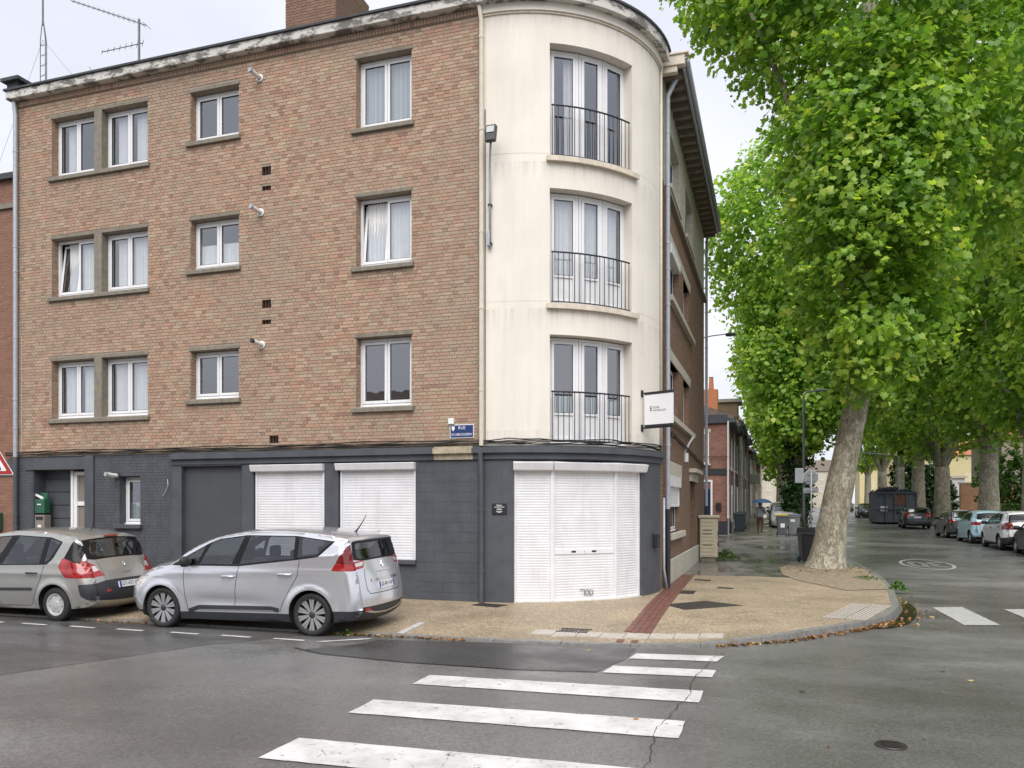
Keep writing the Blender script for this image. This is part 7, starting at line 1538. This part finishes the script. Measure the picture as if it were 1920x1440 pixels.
block(-8, 3.5, 196, 206, 8.5, 'pale', 'cream building closing the far end of the side street', 'tiles', 3, 4, 3, g=1.4); block(4, 16, 214, 224, 9, 'pale', 'pale building at the far end of the road', 'tiles', 3, 4, 3, g=1.4); block(17, 34, 180, 190, 8, 'yellow', 'distant yellow house at the end of the road', 'tiles', 3, 4, 2, g=1.4)
# houses across the road, behind the viewer: they show only as reflections in the glass
for k, (x0, x1, h_, wm, lb) in enumerate(((-26, -17, 6.2, 'bt_red', 'red brick house across the road, reflected in the left windows'), (-17, -8, 5.4, 'pale', 'pale house across the road, reflected in the middle windows'), (-8, 1, 6.4, 'bt_brown', 'brown brick house across the road, reflected in the lower windows'), (1, 9, 5.6, 'bt_red', 'second red brick house across the road behind the viewer'))):
    T = empty('house', ((x0+x1)/2, -13, 0), lb, 'house', 'houses behind the viewer'); MB().box(x0+.01, x1-.01, -21, -13, -.5, h_).build('walls', MT[wm], T); MB().prism([(-21.3, h_), (-17, h_+3.2), (-12.6, h_), (-12.6, h_-.15), (-21.3, h_-.15)], 'x', x0, x1).build('roof', MT['tiles'], T)
    for c_ in (x0+2.3, x1-2.3):
        for z_ in (1.0, 3.7): face_window(T, lambda u, z, d: (-u, -13-d, z), -c_-.6, -c_+.6, z_, z_+1.6)
# garden wall, hedges, shrubs on the far side
g = ground_z(72)+.12; BWL = empty('garden_wall', (17, 73, g), 'brown brick garden wall between two far trunks', 'wall'); MB().box(14.6, 24, 74, 74.3, g-.1, g+3.1).build('wall', MT['bt_peach'], BWL); MB().box(14.5, 24.1, 73.95, 74.35, g+3.1, g+3.2).build('coping', MT['conc_light'], BWL)
for x in (14.6, 17.5, 20.4): MB().box(x, x+.35, 73.88, 74, g-.1, g+3.05).build('pier', MT['bt_peach'], BWL)
def bush(loc, ells, n, per, size, label, name='shrub', mat='bush', seed=1, cat='shrub'):
    B_ = empty(name, loc, label, cat, 'hedges and shrubs on the far side'); p, n_, q = crown_pts(ells, n, per, .3, seed, gap=-1.5, shell=.5); leaves(p, n_, size, LEAF3, 'foliage', MT[mat], B_, seed, q); mb = MB()
    for k in range(4): a = k*1.6; mb.tube([(loc[0], loc[1], loc[2]), (loc[0]+.5*math.cos(a), loc[1]+.5*math.sin(a), loc[2]+1.2)], .05, 6, rs=[.06, .02])
    mb.build('stems', MT['bark'], B_)
def hedge(x0, x1, y0, y1, h, label, seed):
    g = ground_z(y0)+.12; Hh = empty('hedge', ((x0+x1)/2, y0, g), label, 'hedge', 'hedges and shrubs on the far side'); r = np.random.RandomState(seed); n = 5200
    u = r.uniform(0, 1, (n, 3)); f = r.randint(0, 4, n); p = np.stack([x0+u[:, 0]*(x1-x0), y0+u[:, 1]*(y1-y0), g+u[:, 2]*h], 1); nn = r.normal(size=(n, 3))*.5
    p[f < 2, 1] = y0+r.uniform(0, .12, (f < 2).sum()); nn[f < 2, 1] -= 1; p[f == 2, 2] = g+h-r.uniform(0, .1, (f == 2).sum()); nn[f == 2, 2] += 1; p[f == 3, 0] = x0+r.uniform(0, .1, (f == 3).sum()); nn[f == 3, 0] -= 1
    leaves(p, nn, .14, LEAF3, 'foliage', MT['bush'], Hh, seed); MB().box(x0+.1, x1-.1, y0+.12, y1-.1, g-.05, g+h-.1).build('core', plain('hedge_core', (.012, .03, .008), .9), Hh)
hedge(14.0, 17.5, 60, 61.2, 1.55, 'low clipped hedge between the far trunks', 5); hedge(15.2, 28, 56.5, 57.8, 1.5, 'clipped hedge at the right edge behind the parked cars', 6)
bush((16.5, 64, ground_z(64)), [(16.5, 64, 3.6, 3.0, 2, 2.6), (19.5, 65, 3.8, 3, 2, 3)], 900, 8, .3, 'wide green shrub behind the clipped hedge', seed=61); bush((20, 61, ground_z(61)), [(20.5, 61, 3.6, 3.2, 2, 2.8)], 700, 8, .3, 'rounded shrub at the right edge behind the hedge', seed=62); bush((14.2, 84, ground_z(84)), [(14.6, 84, 2.8, 1.6, 1.6, 2.6)], 500, 8, .3, 'dark upright shrub between two far trunks', mat='ivy', seed=63); bush((15.5, 100, ground_z(100)), [(13.8, 99, 5.4, 1.4, 1.6, 2.2), (15.2, 100, 6.4, 2.0, 2, 2.2)], 500, 8, .34, 'dark leafed small tree before the white building', 'small_tree', mat='ivy', seed=64, cat='tree')
# ------------------------------------------------------------------ weeds, litter and fallen leaves
def weed(x, y, z, rad, h, n, label, seed, size=.07):
    W_ = empty('weed_clump', (x, y, z), label, 'weeds', 'weeds in the pavement'); r = np.random.RandomState(seed); q = r.normal(size=(n, 3))*np.array([rad, rad, 0]); q[:, 2] += r.uniform(0, h, n)*np.exp(-(q[:, 0]**2+q[:, 1]**2)/(2*rad*rad)); leaves(q+np.array([x, y, z]), r.normal(size=(n, 3))+np.array([0, -.3, .7]), size, LEAF3, 'leaves', MT['bush'], W_, seed)
weed(-1.55, 28.35, pave_z(-1.5, 28.3), .22, .32, 420, 'clump of green weeds at the foot of the beige cabinet', 1); weed(2.72, 20.2, .1, .1, .22, 160, 'small tuft of grass at the kerb near the plane tree', 2); weed(-6.75, 11.12, .02, .08, .1, 60, 'tiny green weed at the kerb behind the silver car', 3, .045); weed(-6.35, 11.12, .02, .06, .09, 40, 'second tiny weed along the kerb right of the silver car', 4, .045); weed(2.3, 22.5, pave_z(2.3, 22.5), .2, .12, 130, 'sparse dry grass in the tree pit beside the kerb', 5, .05)
MT['dead'] = leafmat('dead_leaf', [(0., (.10, .04, .015)), (.5, (.24, .10, .03)), (.8, (.36, .19, .06)), (1., (.45, .38, .16))], .1)
r = np.random.RandomState(8); P_ = []
def strew(path, n, off, sd):
    path = np.array(path, float)
    for k in range(n):
        i = r.randint(len(path)-1); u = r.uniform(); a, b = path[i], path[i+1]; d = (b-a)/np.linalg.norm(b-a); q = a+(b-a)*u+np.array([d[1], -d[0]])*(abs(r.normal(0, sd))+off); P_.append((q[0], q[1], ground_z(q[1])+.012+r.uniform(0, .02)))
strew([(-7.2, 11.18), (-4.4, 11.22)], 200, .01, .05); strew([(-.8, 11.9), (.24, 12.71), (.86, 13.54), (1.45, 14.38), (1.97, 15.43)], 420, .015, .06); strew([(1.45, 14.38), (1.97, 15.43), (2.33, 17.02), (2.57, 19.5)], 130, .05, .22); strew([(-11.6, 11.15), (-10.2, 11.15)], 60, .02, .08)
for k in range(170): a = r.uniform(0, 6.28); q = abs(r.normal(.75, .35)); x, y = 1.5+q*math.cos(a), 24.8+q*1.2*math.sin(a); P_.append((x, y, pave_z(x, y)+.09*math.exp(-((x-1.5)**2+(y-25)**2)/.9)+.02))
P_ = np.array(P_); leaves(P_, r.normal(size=(len(P_), 3))*.35+np.array([0, 0, 1]), .06, LEAF5, 'fallen_leaves', MT['dead'], None, 5); tag(bpy.data.objects['fallen_leaves'], 'brown fallen leaves gathered along the kerb', 'leaves')
P_ = []
for k in range(46): x, y = r.uniform(-6, 6), r.uniform(7, 26); P_.append((x, y, (ground_z(y)+.014)))
P_ = np.array([p for p in P_ if kdist(p[0], p[1]) > .2 and (p[1] < 11 or p[0] > 2.8)]); leaves(P_, r.normal(size=(len(P_), 3))*.25+np.array([0, 0, 1]), .075, LEAF5, 'scattered_leaves', MT['dead'], None, 6); tag(bpy.data.objects['scattered_leaves'], 'single fallen leaves scattered on the wet road', 'leaves')
# gutter water by the kerb
t = NT('gutter_water'); t.set(col=(.035, .03, .022), rough=.04, spec=.6); MT['water'] = t.m
MB().poly([(x, y, .0115) for x, y in [(1.5, 14.32), (2.02, 15.38), (2.38, 17.0), (2.58, 18.8), (2.68, 18.2), (2.66, 17.4), (2.56, 16.6), (2.4, 15.8), (2.2, 15.1), (1.85, 14.5)]]).build('gutter_puddle', MT['water'], ROAD)
